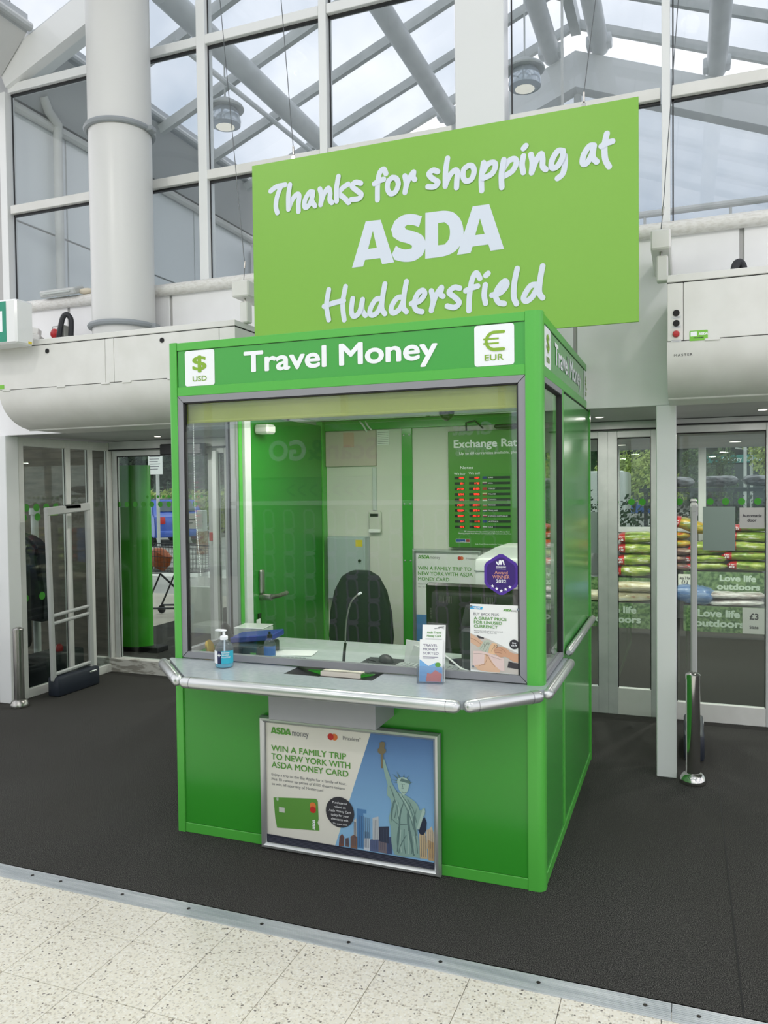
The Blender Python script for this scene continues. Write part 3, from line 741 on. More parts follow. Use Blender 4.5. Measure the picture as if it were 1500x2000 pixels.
# ---- lobby ceiling downlights
LENS = mat('downlight_lens', (255, 250, 240), 0.5, emit=(255, 248, 236), estr=2.0)
SPOTS = ((-4.3, 7.4, 18, 1, 'behind the left door'), (-2.9, 8.4, 18, 1, 'deep in the lobby behind the kiosk'), (-1.0, 7.6, 18, 1, 'just right of the kiosk'), (0.4, 7.6, 18, 1, 'behind the right door'), (-0.7, 9.4, 18, 1, 'above the cream sacks'), (0.5, 9.4, 18, 1, 'above the silver sacks'), (1.8, 8.4, 18, 1, 'beyond the right edge of the right door'),
         (0.45, 5.5, 5, 0.45, 'in front of the right door'), (-0.55, 5.55, 5, 0.45, 'between kiosk and right post'), (-4.2, 5.6, 5, 0.45, 'in front of the left door'), (-3.1, 5.6, 5, 0.45, 'left of the kiosk roof'))
for x, y, en, k, where in SPOTS:
    t = thing('downlight', (x, y, 2.18), ('round white downlight in the lobby soffit ' if k == 1 else 'tiny round downlight in the soffit ') + where, 'downlight', 'downlights in the lobby soffit')
    b = bm_new(); lathe(b, [(0.065*k, 0.0), (0.075*k, -0.006), (0.06*k, -0.010)], n=20); obj('bezel', b, WHITE_CLEAN, t, True)
    b = bm_new(); lathe(b, [(0.058*k, -0.011), (0.058*k, -0.0105)], n=20); obj('lens', b, LENS, t, True)
    ld = bpy.data.lights.new('downlight_bulb', 'AREA'); ld.shape = 'DISK'; ld.size = 0.11*k; ld.energy = en; ld.color = (1.0, 0.97, 0.92)
    lo = bpy.data.objects.new('downlight_bulb', ld); C.objects.link(lo); lo.parent = t; lo.location = (0, 0, -0.013)
# ---- building wall left of the lobby
struct('wall_outer', box(bm_new(), -9.0, -5.335, 6.30, 6.45, 0.0, 3.0), noise_mat('brown_brick_blur', (80, 76, 68), (98, 92, 82), 5, 0.85, stretch=(1, 1, 6)), label='brownish outer wall behind the left glass screen', cat='wall')

# ================================================================== THE KIOSK
KX0, KX1, KY0, KY1, KH = -2.388, -0.552, 3.277, 5.062, 2.43
K = thing('kiosk', ((KX0+KX1)/2, (KY0+KY1)/2, 0), 'green travel money kiosk with glass front standing on the carpet', 'kiosk')
def corner_post(x0, x1, y0, y1, r, which, z0=0.0, z1=KH):
    b = bm_new(); P = [(x0,y0),(x1,y0),(x1,y1),(x0,y1)]; out = []
    for i, p in enumerate(P):
        if i == which:
            cx = p[0] + (r if i in (0,3) else -r); cy = p[1] + (r if i in (0,1) else -r); a0 = (180, 270, 0, 90)[i]
            for k in range(6):
                a = math.radians(a0 + 90*k/5); out.append((cx+r*math.cos(a), cy+r*math.sin(a)))
        else: out.append(p)
    A = [b.verts.new((p[0],p[1],z0)) for p in out]; B = [b.verts.new((p[0],p[1],z1)) for p in out]
    b.faces.new(A[::-1]); b.faces.new(B); n = len(out)
    for k in range(n): b.faces.new((A[k],A[(k+1)%n],B[(k+1)%n],B[k]))
    return obj('corner_post', b, GREEN_FRAME, K)
corner_post(-0.622, KX1, KY0, 3.335, 0.035, 1)
corner_post(KX0, -2.338, KY0, 3.335, 0.02, 0)
corner_post(-0.61, KX1, 5.0, KY1, 0.03, 2)
corner_post(KX0, -2.338, 5.0, KY1, 0.02, 3)
F_ = front(KY0)
# front face
def fbox(name, x0, x1, z0, z1, y0, y1, m, parent=K, bev=0.002): return obj(name, box(bm_new(), x0, x1, y0, y1, z0, z1, bev), m, parent)
fbox('top_rail', -2.338, -0.622, 2.39, 2.428, KY0+0.003, 3.32, GREEN_FRAME)
hp = fbox('header_panel', -2.338, -0.622, 2.212, 2.39, KY0+0.008, 3.31, GREEN_PANEL, bev=0)
fbox('header_rail', -2.338, -0.622, 2.168, 2.212, KY0+0.003, 3.32, GREEN_FRAME)
b = bm_new(); rect(b, -2.337, -0.623, 2.388, 2.391, front(KY0+0.008), 0.0005, 0.001); rect(b, -2.3375, -2.3345, 2.212, 2.39, front(KY0+0.008), 0.0005, 0.001); obj('shadow_gap', b, RUBBER, K)
lp = fbox('lower_panel', -2.338, -0.622, 0.05, 0.86, KY0+0.008, 3.31, GREEN_LOW, bev=0)
fbox('plinth_rail', -2.338, -0.622, 0.0, 0.048, KY0+0.003, 3.31, GREEN_FRAME)
# grey window frame, mitred
def mitre_frame(x0, x1, z0, z1, w, y0, y1, pl_name='window_frame', m=GREY_FRAME, parent=K, pl=None, d0=0, d1=0.02):
    Q = [[(x0,z0),(x1,z0),(x1-w,z0+w),(x0+w,z0+w)], [(x1,z0),(x1,z1),(x1-w,z1-w),(x1-w,z0+w)], [(x1,z1),(x0,z1),(x0+w,z1-w),(x1-w,z1-w)], [(x0,z1),(x0,z0),(x0+w,z0+w),(x0+w,z1-w)]]
    for q in Q:
        c = (sum(p[0] for p in q)/4, sum(p[1] for p in q)/4)
        q = [(p[0]+(c[0]-p[0])*0.002, p[1]+(c[1]-p[1])*0.004) for p in q]
        b = bm_new(); poly(b, q, pl or front(y1), d0, (y1-y0) if pl is None else d1); bmesh.ops.recalc_face_normals(b, faces=b.faces)
        obj(pl_name, b, m, parent)
mitre_frame(-2.338, -0.622, 0.878, 2.168, 0.031, KY0+0.004, 3.31)
obj('window_pane', box(bm_new(), -2.307, -0.653, 3.288, 3.294, 0.909, 2.02), GLASS_KIOSK, K, smooth=False)
obj('window_pane', box(bm_new(), -2.307, -0.653, 3.296, 3.301, 2.00, 2.137), GLASS_KIOSK, K, smooth=False)
b = bm_new(); box(b, -2.307, -2.297, 3.283, 3.3, 0.909, 2.137); box(b, -0.660, -0.653, 3.283, 3.3, 0.909, 2.137); box(b, -2.307, -0.653, 3.283, 3.3, 2.130, 2.137); obj('gasket', b, RUBBER, K)
# header lettering and currency badges
b = bm_new(); add_text(b, 'Travel Money', front(KY0+0.008), -1.957, 2.261, 0.098, width=0.952, bold=0.022, d=0.002); obj('lettering', b, PRINT_WHITE, hp)
EURO = None
def badge(par, pl, u0, u1, v0, v1, sym, code):
    b = bm_new(); poly(b, rrect(u0, u1, v0, v1, 0.012), pl, 0.001, 0.0025); bd = obj('currency_badge', b, PRINT_WHITE, par)
    b = bm_new(); cu = (u0+u1)/2; h = v1-v0; w = u1-u0
    if sym == '$': add_text(b, '$', pl, cu, v0+0.44*h, 0.40*h, width=0.44*w, bold=0.018, align='C', d=0.0035)
    else:
        r = 0.21*h; cv = v0+0.60*h; P = []
        arc = [(cu+r*math.cos(math.radians(a))*0.95, cv+r*math.sin(math.radians(a))) for a in range(48, 313, 12)]
        arc = [(cu+0.24*w, cv+r*0.99), ] + [(cu+0.02*w+r*1.02*math.cos(math.radians(a)), cv+r*math.sin(math.radians(a))) for a in range(90, 271, 15)] + [(cu+0.24*w, cv-r*0.99)]
        stroke(b, arc, 0.075*h, pl, 0.0035)
        for k in (0.055, -0.055): rect(b, cu-0.27*w, cu+0.12*w, cv+k*h-0.02*h, cv+k*h+0.02*h, pl, 0.0036)
    add_text(b, code, pl, cu, v0+0.13*h, 0.145*h, width=(0.47 if sym == '$' else 0.47)*w, bold=0.01, align='C', d=0.0035)
    obj('lettering', b, LIME, bd)
badge(hp, front(KY0+0.008), -2.292, -2.124, 2.214, 2.386, '$', 'USD'); badge(hp, front(KY0+0.008), -0.838, -0.668, 2.214, 2.386, 'E', 'EUR')
# right side face (plane X = -0.552)
SX = KX1
def sbox(name, y0, y1, z0, z1, x0, x1, m, parent=K, bev=0.002): return obj(name, box(bm_new(), x0, x1, y0, y1, z0, z1, bev), m, parent)
sbox('top_rail', 3.335, 5.0, 2.39, 2.428, -0.60, SX-0.003, GREEN_FRAME)
hs = sbox('header_panel', 3.335, 5.0, 2.212, 2.39, -0.60, SX-0.008, GREEN_PANEL, bev=0)
sbox('header_rail', 3.335, 5.0, 2.168, 2.212, -0.60, SX-0.003, GREEN_FRAME)
b = bm_new(); rect(b, 3.336, 4.999, 2.387, 2.391, side(SX-0.008), 0.0005, 0.001); rect(b, 3.336, 4.999, 2.164, 2.169, side(SX-0.008), 0.0006, 0.001); rect(b, 4.994, 4.999, 2.212, 2.39, side(SX-0.008), 0.0005, 0.001); obj('shadow_gap', b, RUBBER, K)
b = bm_new(); add_text(b, 'Travel Money', side(SX-0.008), 3.66, 2.262, 0.098, width=0.95, bold=0.022, d=0.002); obj('lettering', b, PRINT_WHITE, hs)
badge(hs, side(SX-0.008), 3.375, 3.54, 2.214, 2.386, '$', 'USD'); badge(hs, side(SX-0.008), 4.76, 4.925, 2.214, 2.386, 'E', 'EUR')
mitre_frame(3.337, 3.868, 0.878, 2.168, 0.026, 0, 0, pl=side(SX-0.03), d0=0, d1=0.026)
obj('window_pane', box(bm_new(), -0.575, -0.569, 3.363, 3.842, 0.904, 2.142), GLASS_KIOSK, K, smooth=False)
b = bm_new(); box(b, -0.58, SX-0.003, 3.836, 3.842, 0.904, 2.142); box(b, -0.58, SX-0.003, 3.363, 3.842, 2.136, 2.142); obj('gasket', b, RUBBER, K)
sbox('mid_post', 3.868, 3.905, 0.05, 2.168, -0.60, SX-0.003, GREEN_FRAME)
sbox('side_panel', 3.907, 4.998, 0.90, 2.162, -0.59, SX-0.007, GREEN_PANEL, bev=0)
sbox('side_panel', 3.907, 4.998, 0.052, 0.895, -0.59, SX-0.007, GREEN_PANEL, bev=0)
sbox('side_panel', 3.337, 3.866, 0.052, 0.86, -0.59, SX-0.007, GREEN_PANEL, bev=0)
sbox('plinth_rail', 3.335, 5.0, 0.0, 0.05, -0.60, SX-0.003, GREEN_FRAME)
b = bm_new(); box(b, SX-0.008, SX-0.005, 3.905, 3.909, 0.05, 2.165); box(b, SX-0.008, SX-0.005, 3.905, 5.0, 2.160, 2.166); box(b, SX-0.008, SX-0.005, 3.905, 5.0, 0.895, 0.90); obj('shadow_gap', b, RUBBER, K)
# left side: window, white door edge, green door
LXo, LXi = -2.385, -2.35
sbox('top_rail', 3.335, 5.0, 2.168, 2.428, LXo, LXi, GREEN_FRAME)
mitre_frame(3.337, 3.86, 0.878, 2.168, 0.024, 0, 0, pl=side(-2.382), d0=0, d1=0.03)
sbox('rear_stile', 3.775, 3.836, 0.905, 2.142, -2.381, -2.353, GREY_FRAME)
obj('window_pane', box(bm_new(), -2.372, -2.366, 3.361, 3.776, 0.902, 2.144), GLASS_KIOSK, K, smooth=False)
b = bm_new(); box(b, -2.36, -2.351, 3.768, 3.776, 0.905, 2.142); obj('gasket', b, RUBBER, K)
sbox('side_panel', 3.337, 3.86, 0.0, 0.876, LXo, LXi, GREEN_PANEL)
sbox('door_jamb', 3.86, 3.895, 0.0, 2.168, LXo, LXi+0.004, GREEN_FRAME)
sbox('white_jamb', 3.897, 3.965, 0.0, 2.165, LXo, LXi+0.02, WHITE_CLEAN)
dr = sbox('door', 3.97, 4.93, 0.01, 2.14, -2.375, -2.345, mat('deep_green_door', (40, 132, 44), 0.3))
sbox('door_jamb', 4.935, 5.0, 0.0, 2.168, LXo, LXi+0.01, GREEN_FRAME)
b = bm_new(); obox(b, (-2.335, 4.07, 1.165), (0.022, 0.045, 0.14), (0, 0, 0), 0.008); obj('lock_plate', b, BRUSHED, dr)
b = bm_new(); tube(b, [(-2.342, 4.07, 1.075), (-2.27, 4.07, 1.075)], 0.02, 12); tube(b, [(-2.28, 4.065, 1.075), (-2.26, 4.14, 1.075), (-2.26, 4.24, 1.08)], 0.013, 10); obj('lever_handle', b, BRUSHED, dr)
b = bm_new(); box(b, -2.344, -2.335, 4.03, 4.06, 0.5, 0.98); obj('bolt_strip', b, BLACK, dr)
b = bm_new(); box(b, -2.3345, -2.333, 4.0, 4.045, 0.83, 0.95); obj('sticker', b, PAPER, dr)
b = bm_new(); box(b, -2.345, -2.25, 4.02, 4.12, 2.03, 2.085, 0.012); obj('door_closer', b, WHITE, dr)
# back wall: white boards, green posts and beam
CREAM = mat('off_white_board', (214, 216, 206), 0.55)
fbox('back_panel', -2.338, -1.778, 0.0, 2.105, 5.0, 5.03, CREAM, bev=0)
fbox('back_panel', -1.706, -0.61, 0.0, 2.105, 5.0, 5.03, CREAM, bev=0)
gp = fbox('back_post', -1.778, -1.706, 0.0, 2.105, 4.985, 5.035, GREEN_PANEL)
for z in (0.45, 1.22, 1.6, 2.06):
    for x in (-1.762, -1.722):
        b = bm_new(); lathe(b, [(0.006, 0), (0.006, 0.003), (0.003, 0.005)], (x, 4.985, z), 8, 'Y'); 
        for v in b.verts: v.co.y = 4.985 - (v.co.y - 4.985)
        obj('rivet', b, SILVER, gp)
fbox('back_beam', -2.338, -0.61, 2.105, 2.40, 4.97, 5.04, GREEN_PANEL)
fbox('back_skin', -2.338, -0.61, 0.0, 2.428, 5.042, 5.058, GREEN_PANEL)
# roof deck with lit ceiling panels
CEIL = mat('white_ceiling_board', (224, 226, 222), 0.6)
fbox('roof_deck', -2.338, -0.622, 2.40, 2.42, 3.32, 4.97, CEIL)
ce = fbox('ceiling_board', -2.345, -0.605, 2.17, 2.19, 3.325, 4.97, CEIL, bev=0)
LAMP = mat('lit_diffuser', (250, 250, 245), 0.5, emit=(250, 250, 240), estr=8.5)
for x0, x1 in ((-2.1, -1.55), (-1.2, -0.72)):
    b = bm_new(); box(b, x0, x1, 3.55, 4.15, 2.162, 2.17); obj('light_panel', b, LAMP, ce)
b = bm_new(); lathe(b, [(0.058, 0.0), (0.058, -0.014), (0.045, -0.02), (0.045, -0.03), (0.036, -0.052), (0.018, -0.066), (0.004, -0.070)], (-1.32, 4.5, 2.17), 20); obj('dome_camera', b, mat('smoked_dome', (14, 14, 16), 0.12), ce)
b = bm_new(); box(b, -0.98, -0.86, 3.62, 3.67, 2.158, 2.1695); obj('label_plate', b, PAPER, ce)
# roller blind
BLIND = mat('pale_lime_blind_fabric', (176, 186, 92), 0.7)
bl = obj('roller_blind', tube(bm_new(), [(-2.33, 3.365, 2.125), (-0.64, 3.365, 2.125)], 0.034, 20), BLIND, K)
b = bm_new(); box(b, -2.33, -0.64, 3.333, 3.337, 2.045, 2.125); obj('blind_cloth', b, BLIND, bl)
b = bm_new(); tube(b, [(-2.33, 3.335, 2.045), (-0.64, 3.335, 2.045)], 0.008, 8); obj('bottom_bar', b, BLIND, bl)
b = bm_new()
zc = 2.08; yy = 0
while zc > 1.28:
    lathe(b, [(0.001, -0.0035), (0.0034, 0), (0.001, 0.0035)], (-2.293 + 0.028*max(0, (1.62-zc)/0.34) if zc < 1.62 else -2.293, 3.345, zc), 6); zc -= 0.0085
obj('bead_chain', b, PRINT_WHITE, bl)

# ---- counter with padded silver edge rails and pass-through tray
CZ = 0.872
outline = [(-2.40, 3.262), (-2.395, 3.255), (-2.095, 2.955), (-0.815, 2.955), (-0.57, 3.20), (-0.535, 3.24), (-0.535, 3.86), (-0.57, 3.86), (-0.57, 3.42), (-2.338, 3.42), (-2.338, 3.278), (-2.40, 3.278)]
hole = [(-1.70, 3.145), (-1.27, 3.145), (-1.27, 3.40), (-1.70, 3.40)]
V, Fc = curve_fill([outline, hole]); b = bm_new()
top = [b.verts.new((p[0], p[1], CZ)) for p in V]; 
for f in Fc: b.faces.new([top[i] for i in f])
r_ = bmesh.ops.extrude_face_region(b, geom=list(b.faces)); 
for v in [g for g in r_['geom'] if isinstance(g, bmesh.types.BMVert)]: v.co.z -= 0.035
bmesh.ops.recalc_face_normals(b, faces=b.faces)
ct = obj('counter', b, GREY_TOP, K)
def rail(p0, p1, r=0.026, z=CZ-0.018):
    p0 = Vector((p0[0], p0[1], z)); p1 = Vector((p1[0], p1[1], z)); d = (p1-p0).normalized()
    pts = [p0, p0+d*0.004, p0+d*0.012, p0+d*0.026, p1-d*0.026, p1-d*0.012, p1-d*0.004, p1]; rr = [r*0.25, r*0.6, r*0.88, r, r, r*0.88, r*0.6, r*0.25]
    e = obj('edge_rail', tube(bm_new(), pts, rr, 14), SILVER, ct)
    for q in (p0+d*0.055, p1-d*0.055):
        obj('rail_joint', tube(bm_new(), [q-d*0.0008, q+d*0.0008], r+0.0003, 14), DARK, ct)
rail((-2.425, 3.24), (-2.115, 2.935)); rail((-2.10, 2.93), (-0.815, 2.93)); rail((-0.80, 2.935), (-0.545, 3.195)); rail((-0.528, 3.205), (-0.520, 3.86), 0.022)
b = bm_new(); tube(b, [(-0.535, 3.88, 0.895), (-0.535, 3.9, 0.895), (-0.535, 4.94, 0.895), (-0.535, 4.96, 0.895)], [0.012, 0.02, 0.02, 0.012], 12); obj('side_rail', b, SILVER, K)
b = bm_new(); box(b, -1.73, -1.22, 3.055, 3.284, 0.685, 0.835, 0.003); obj('tray_housing', b, mat('grey_steel_box', (146, 148, 152), 0.4), K)
TB = mat('black_tray', (22, 24, 25), 0.35); CREAMT = mat('cream_tray_lining', (232, 226, 214), 0.5)
b = bm_new(); box(b, -1.70, -1.27, 3.145, 3.40, 0.836, 0.842); tr_ = obj('cash_tray', b, TB, ct)
b = bm_new(); poly(b, [(-1.70, 0.8715), (-1.58, 0.845), (-1.58, 0.842), (-1.70, 0.842)], front(3.40), 0.0, 0.254); obj('tray_flap', b, TB, ct)
b = bm_new(); poly(b, [(-1.27, 0.8715), (-1.27, 0.842), (-1.38, 0.842), (-1.38, 0.845)], front(3.40), 0.0, 0.254); obj('tray_flap', b, TB, ct)
b = bm_new(); box(b, -1.56, -1.40, 3.15, 3.21, 0.842, 0.85); box(b, -1.58, -1.38, 3.28, 3.335, 0.842, 0.862); obj('tray_lining', b, CREAMT, ct)

# ================================================================== THINGS ON AND IN THE KIOSK
# ---- poster frame on the front
def snap_frame(parent, x0, x1, z0, z1, w, pl, d, m=SILVER):
    Q = [[(x0,z0),(x1,z0),(x1-w,z0+w),(x0+w,z0+w)], [(x1,z0),(x1,z1),(x1-w,z1-w),(x1-w,z0+w)], [(x1,z1),(x0,z1),(x0+w,z1-w),(x1-w,z1-w)], [(x0,z1),(x0,z0),(x0+w,z0+w),(x0+w,z1-w)]]
    for q in Q:
        b = bm_new(); o, o2, i2, i1 = q
        mid = lambda p, r, t: (p[0]+(r[0]-p[0])*t, p[1]+(r[1]-p[1])*t)
        prof = [(0.0, 0.004), (0.25, d), (0.6, d*1.05), (0.9, d*0.7), (1.0, d*0.35)]
        A = [b.verts.new(pl(*mid(o, i1, t), h)) for t, h in prof]; B = [b.verts.new(pl(*mid(o2, i2, t), h)) for t, h in prof]
        for k in range(len(prof)-1): b.faces.new((A[k], A[k+1], B[k+1], B[k]))
        bmesh.ops.recalc_face_normals(b, faces=b.faces)
        obj('frame_rail', b, m, parent)
PSKY = mat('poster_sky_blue', (86, 140, 200), 0.5)
def poster_sky():
    m = mat('poster_sky_print', (86, 140, 200), 0.35); t = m.node_tree; bb = t.nodes['Principled BSDF']
    g = t.nodes.new('ShaderNodeNewGeometry'); s = t.nodes.new('ShaderNodeSeparateXYZ'); r = t.nodes.new('ShaderNodeValToRGB'); mr = t.nodes.new('ShaderNodeMapRange')
    mr.inputs['From Min'].default_value = 0.15; mr.inputs['From Max'].default_value = 0.62
    t.links.new(g.outputs['Position'], s.inputs[0]); t.links.new(s.outputs['Z'], mr.inputs['Value']); t.links.new(mr.outputs['Result'], r.inputs['Fac'])
    r.color_ramp.elements[0].color = lin((140, 188, 226)); r.color_ramp.elements[1].color = lin((72, 112, 168)); t.links.new(r.outputs['Color'], bb.inputs['Base Color'])
    return m
PW = mat('poster_cream_print', (228, 226, 216), 0.3)
PF = thing('poster_frame', (-1.446, 3.27, 0), 'silver framed city trip poster leaning on the kiosk front', 'poster')
YP = 3.262
plP = front(YP)
obj('backing', box(bm_new(), -1.89, -1.002, YP, 3.276, 0.004, 0.632), mat('poster_board', (120, 122, 124), 0.5), PF)
snap_frame(PF, -1.892, -1.0, 0.002, 0.634, 0.03, plP, 0.019)
b = bm_new(); rect(b, -1.864, -1.03, 0.03, 0.608, plP, 0.0006); ph = obj('poster_print', b, PW, PF)
def clampP(P): return [(min(max(u, -1.8635), -1.0305), min(max(v, 0.0305), 0.6075)) for u, v in P]
def pshape(P, m, d, name='printed_shape'):
    b = bm_new(); poly(b, clampP(P), plP, d)
    return obj(name, b, m, ph, smooth=False)
pshape([(-1.3245, 0.608), (-1.03, 0.608), (-1.03, 0.03), (-1.52, 0.03)], poster_sky(), 0.0012, 'sky_print')
tc = [(82,130,180),(130,176,214),(190,196,200),(58,64,84),(206,214,222),(120,84,74),(110,92,92),(128,98,84),(92,104,140),(122,112,120),(70,84,124),(196,176,140),(206,190,164),(190,160,120),(200,196,190)]
for i, q in enumerate(ST_TOWERS):
    pshape(q, mat('tower_print_%d' % i, tc[i], 0.5), 0.0015 + 0.00015*((i*4) % 15), 'tower_print')
VERD = mat('verdigris_print', (140, 172, 164), 0.5); VERD_D = mat('dark_verdigris_print', (96, 124, 122), 0.5); VERD_L = mat('light_verdigris_print', (168, 196, 186), 0.5)
pshape(ST_SHADOW, mat('navy_print', (40, 50, 70), 0.5), 0.0041)
pshape(round_loop(ST_ROBE, 4, 0.9), VERD, 0.0042, 'statue_print'); pshape(round_loop(ST_ARM, 4, 0.9), VERD, 0.0045, 'statue_print'); pshape(round_loop(ST_TORCH, 3, 0.7), mat('bronze_print', (120, 110, 84), 0.5), 0.0048, 'statue_print')
pshape(round_loop(ST_HEAD, 4, 0.9), VERD_L, 0.0050, 'statue_print'); pshape(ST_TABLET, VERD_L, 0.0048, 'statue_print')
for q in (ST_FOLD1, ST_FOLD2, ST_FOLD3, ST_FOLD4): pshape(round_loop(q, 3, 0.9), VERD_D, 0.0046, 'statue_print')
for q in ST_RAYS: pshape(q, VERD_D, 0.0044, 'statue_print')
b = bm_new()   # drapery lines and face
hx0 = sum(p[0] for p in ST_HEAD)/len(ST_HEAD); hz0 = sum(p[1] for p in ST_HEAD)/len(ST_HEAD)
rx0 = min(p[0] for p in ST_ROBE); rx1 = max(p[0] for p in ST_ROBE); rz0 = min(p[1] for p in ST_ROBE); rz1 = max(p[1] for p in ST_ROBE)
RU = lambda u, v: (rx0+(rx1-rx0)*u, rz0+(rz1-rz0)*v)
for ln in (((.15, .85), (.25, .70), (.20, .52)), ((.25, .90), (.45, .74), (.62, .55), (.70, .40)), ((.40, .84), (.60, .70), (.72, .52)), ((.12, .50), (.30, .44), (.55, .46)), ((.30, .40), (.26, .22), (.28, .06)), ((.45, .38), (.44, .2), (.48, .05)), ((.62, .36), (.66, .2), (.64, .06)), ((.74, .34), (.78, .2), (.80, .08)), ((.30, .74), (.28, .60), (.34, .46)), ((.55, .80), (.70, .66), (.78, .5)), ((.08, .95), (.14, .88), (.2, .8)), ((.5, .3), (.36, .16), (.3, .04))):
    stroke(b, [RU(*q) for q in ln], 0.0034, plP, 0.0048)
for ln in (((-.008, .004), (-.004, .006)), ((.004, .005), (.009, .004)), ((0, .004), (-.001, -.006), (.002, -.007)), ((-.005, -.013), (0, -.0145), (.005, -.013)), ((-.002, -.028), (.004, -.034), (.014, -.03))):
    stroke(b, [(hx0+u, hz0+v) for u, v in ln], 0.0022, plP, 0.0056)
obj('statue_lines', b, VERD_D, ph)
b = bm_new()
for ln in (((.2, .80), (.32, .64), (.28, .50)), ((.35, .86), (.55, .70), (.66, .52)), ((.36, .36), (.34, .2), (.37, .06)), ((.55, .36), (.56, .2), (.56, .05)), ((.7, .30), (.73, .18), (.72, .07))):
    stroke(b, [RU(*q) for q in ln], 0.0042, plP, 0.0047)
obj('statue_highlights', b, VERD_L, ph)
b = bm_new()   # window lines on the printed towers
for q in ST_TOWERS:
    u0 = min(p[0] for p in q); u1 = max(p[0] for p in q); v0 = min(p[1] for p in q); v1 = max(p[1] for p in q)
    for k in range(1, 4):
        rect(b, u0+(u1-u0)*(k/4)-0.0008, u0+(u1-u0)*(k/4)+0.0008, max(v0, 0.075)+0.004, v1-(v1-v0)*0.16, plP, 0.0040)
obj('window_lines', b, mat('dusk_print', (70, 82, 104), 0.5), ph)
pshape([(u+0.008, v-0.004) for u, v in [(ST_HEAD[2][0]-0.012, ST_HEAD[2][1]-0.001), (ST_HEAD[3][0]+0.01, ST_HEAD[3][1]-0.006), (ST_HEAD[3][0]+0.012, ST_HEAD[3][1]-0.02), (ST_HEAD[2][0]-0.02, ST_HEAD[2][1]-0.014)]], VERD_D, 0.0054, 'statue_print')
pshape([(-1.864, 0.03), (-1.03, 0.03), (-1.03, 0.062), (-1.864, 0.070)], mat('midnight_print', (44, 46, 62), 0.5), 0.0060, 'footer_print')
b = bm_new()
for k in range(4):
    z = 0.038 + 0.0065*k; stroke(b, [(-1.855, z), (-1.45, z-0.0007), (-1.05+0.02*(k % 2), z-0.0012)], 0.0012, plP, 0.0064)
obj('small_print', b, mat('pale_print', (98, 100, 116), 0.6), ph)
def asda_logo(par, pl, u, v, h, m, d=0.0022):
    b = bm_new(); add_logo(b, pl, u, v, h, d); return obj('logo', b, m, par)
asda_logo(ph, plP, -1.835, 0.553, 0.0315, TEXTGREEN)
b = bm_new(); add_text(b, 'money', plP, -1.722, 0.553, 0.029, width=0.086, bold=0.0, d=0.0022)
add_text(b, 'Priceless°', plP, -1.462, 0.560, 0.017, width=0.088, d=0.0022)
for k, s in enumerate(('Enjoy a trip to the Big Apple for a family of four.', 'Plus 10 runner up prizes of £100 theatre tokens', 'to win, all courtesy of Mastercard')):
    add_text(b, s, plP, -1.834, 0.352-0.0225*k, 0.0125, width=(0.386, 0.378, 0.268)[k], d=0.0022)
obj('lettering', b, MIDGREY_PRINT, ph)
b = bm_new()
for k, s in enumerate(('WIN A FAMILY TRIP', 'TO NEW YORK WITH', 'ASDA MONEY CARD')):
    add_text(b, s, plP, -1.833, 0.470-0.0395*k, 0.028, width=(0.385, 0.405, 0.395)[k], bold=0.012, d=0.0022)
obj('lettering', b, TEXTGREEN, ph)
MCR = mat('logo_red_print', (196, 44, 40), 0.5); MCO = mat('logo_orange_print', (224, 122, 60), 0.5); MCM = mat('logo_mid_print', (214, 84, 44), 0.5)
def twin_discs(par, pl, u, v, r, vert=False, d=0.0022):
    du, dv = (0, r*0.62) if vert else (r*0.62, 0)
    b = bm_new(); poly(b, disc(u+du, v+dv, r), pl, d); obj('logo_disc', b, MCO, par)
    b = bm_new(); poly(b, disc(u-du, v-dv, r), pl, d+0.0003); obj('logo_disc', b, MCR, par)
twin_discs(ph, plP, -1.514, 0.568, 0.0155)
CARD = mat('card_green_print', (92, 150, 62), 0.5)
b = bm_new(); poly(b, ST_CARD, plP, 0.0022); cd_ = obj('bank_card_print', b, CARD, ph)
b = bm_new(); rect(b, -1.797, -1.767, 0.182, 0.206, plP, 0.0027); obj('chip_print', b, mat('chip_print', (200, 204, 196), 0.4), cd_)
twin_discs(cd_, plP, -1.619, 0.226, 0.0155, True, 0.0027)
b = bm_new(); vpl = lambda u, v, d: plP(-1.608 - v, 0.122 + u, d)
add_logo(b, vpl, 0, 0, 0.0145, 0.0028)
for r in (0.004, 0.008, 0.012): stroke(b, [(-1.812 + r*math.cos(a), 0.243 + r*math.sin(a)) for a in (0.9, 0.45, 0, -0.45, -0.9)][::1], 0.0016, lambda u, v, d: plP(u-0.0, v, d), 0.0028)
obj('card_logo', b, PRINT_WHITE, cd_)
b = bm_new(); poly(b, disc(-1.481, 0.224, 0.071, 28), plP, 0.0046); bg = obj('round_badge', b, DKGREY_PRINT, ph)
b = bm_new()
for k, s in enumerate(('Purchase or', 'reload an', 'Asda Money Card', 'today for your', 'chance to win.', 'Min spend £300')):
    add_text(b, s, plP, -1.481, 0.262-0.0192*k, 0.0105 if k < 5 else 0.007, width=(0.074, 0.058, 0.11, 0.09, 0.088, 0.07)[k], align='C', d=0.005)
obj('lettering', b, PRINT_WHITE, bg)

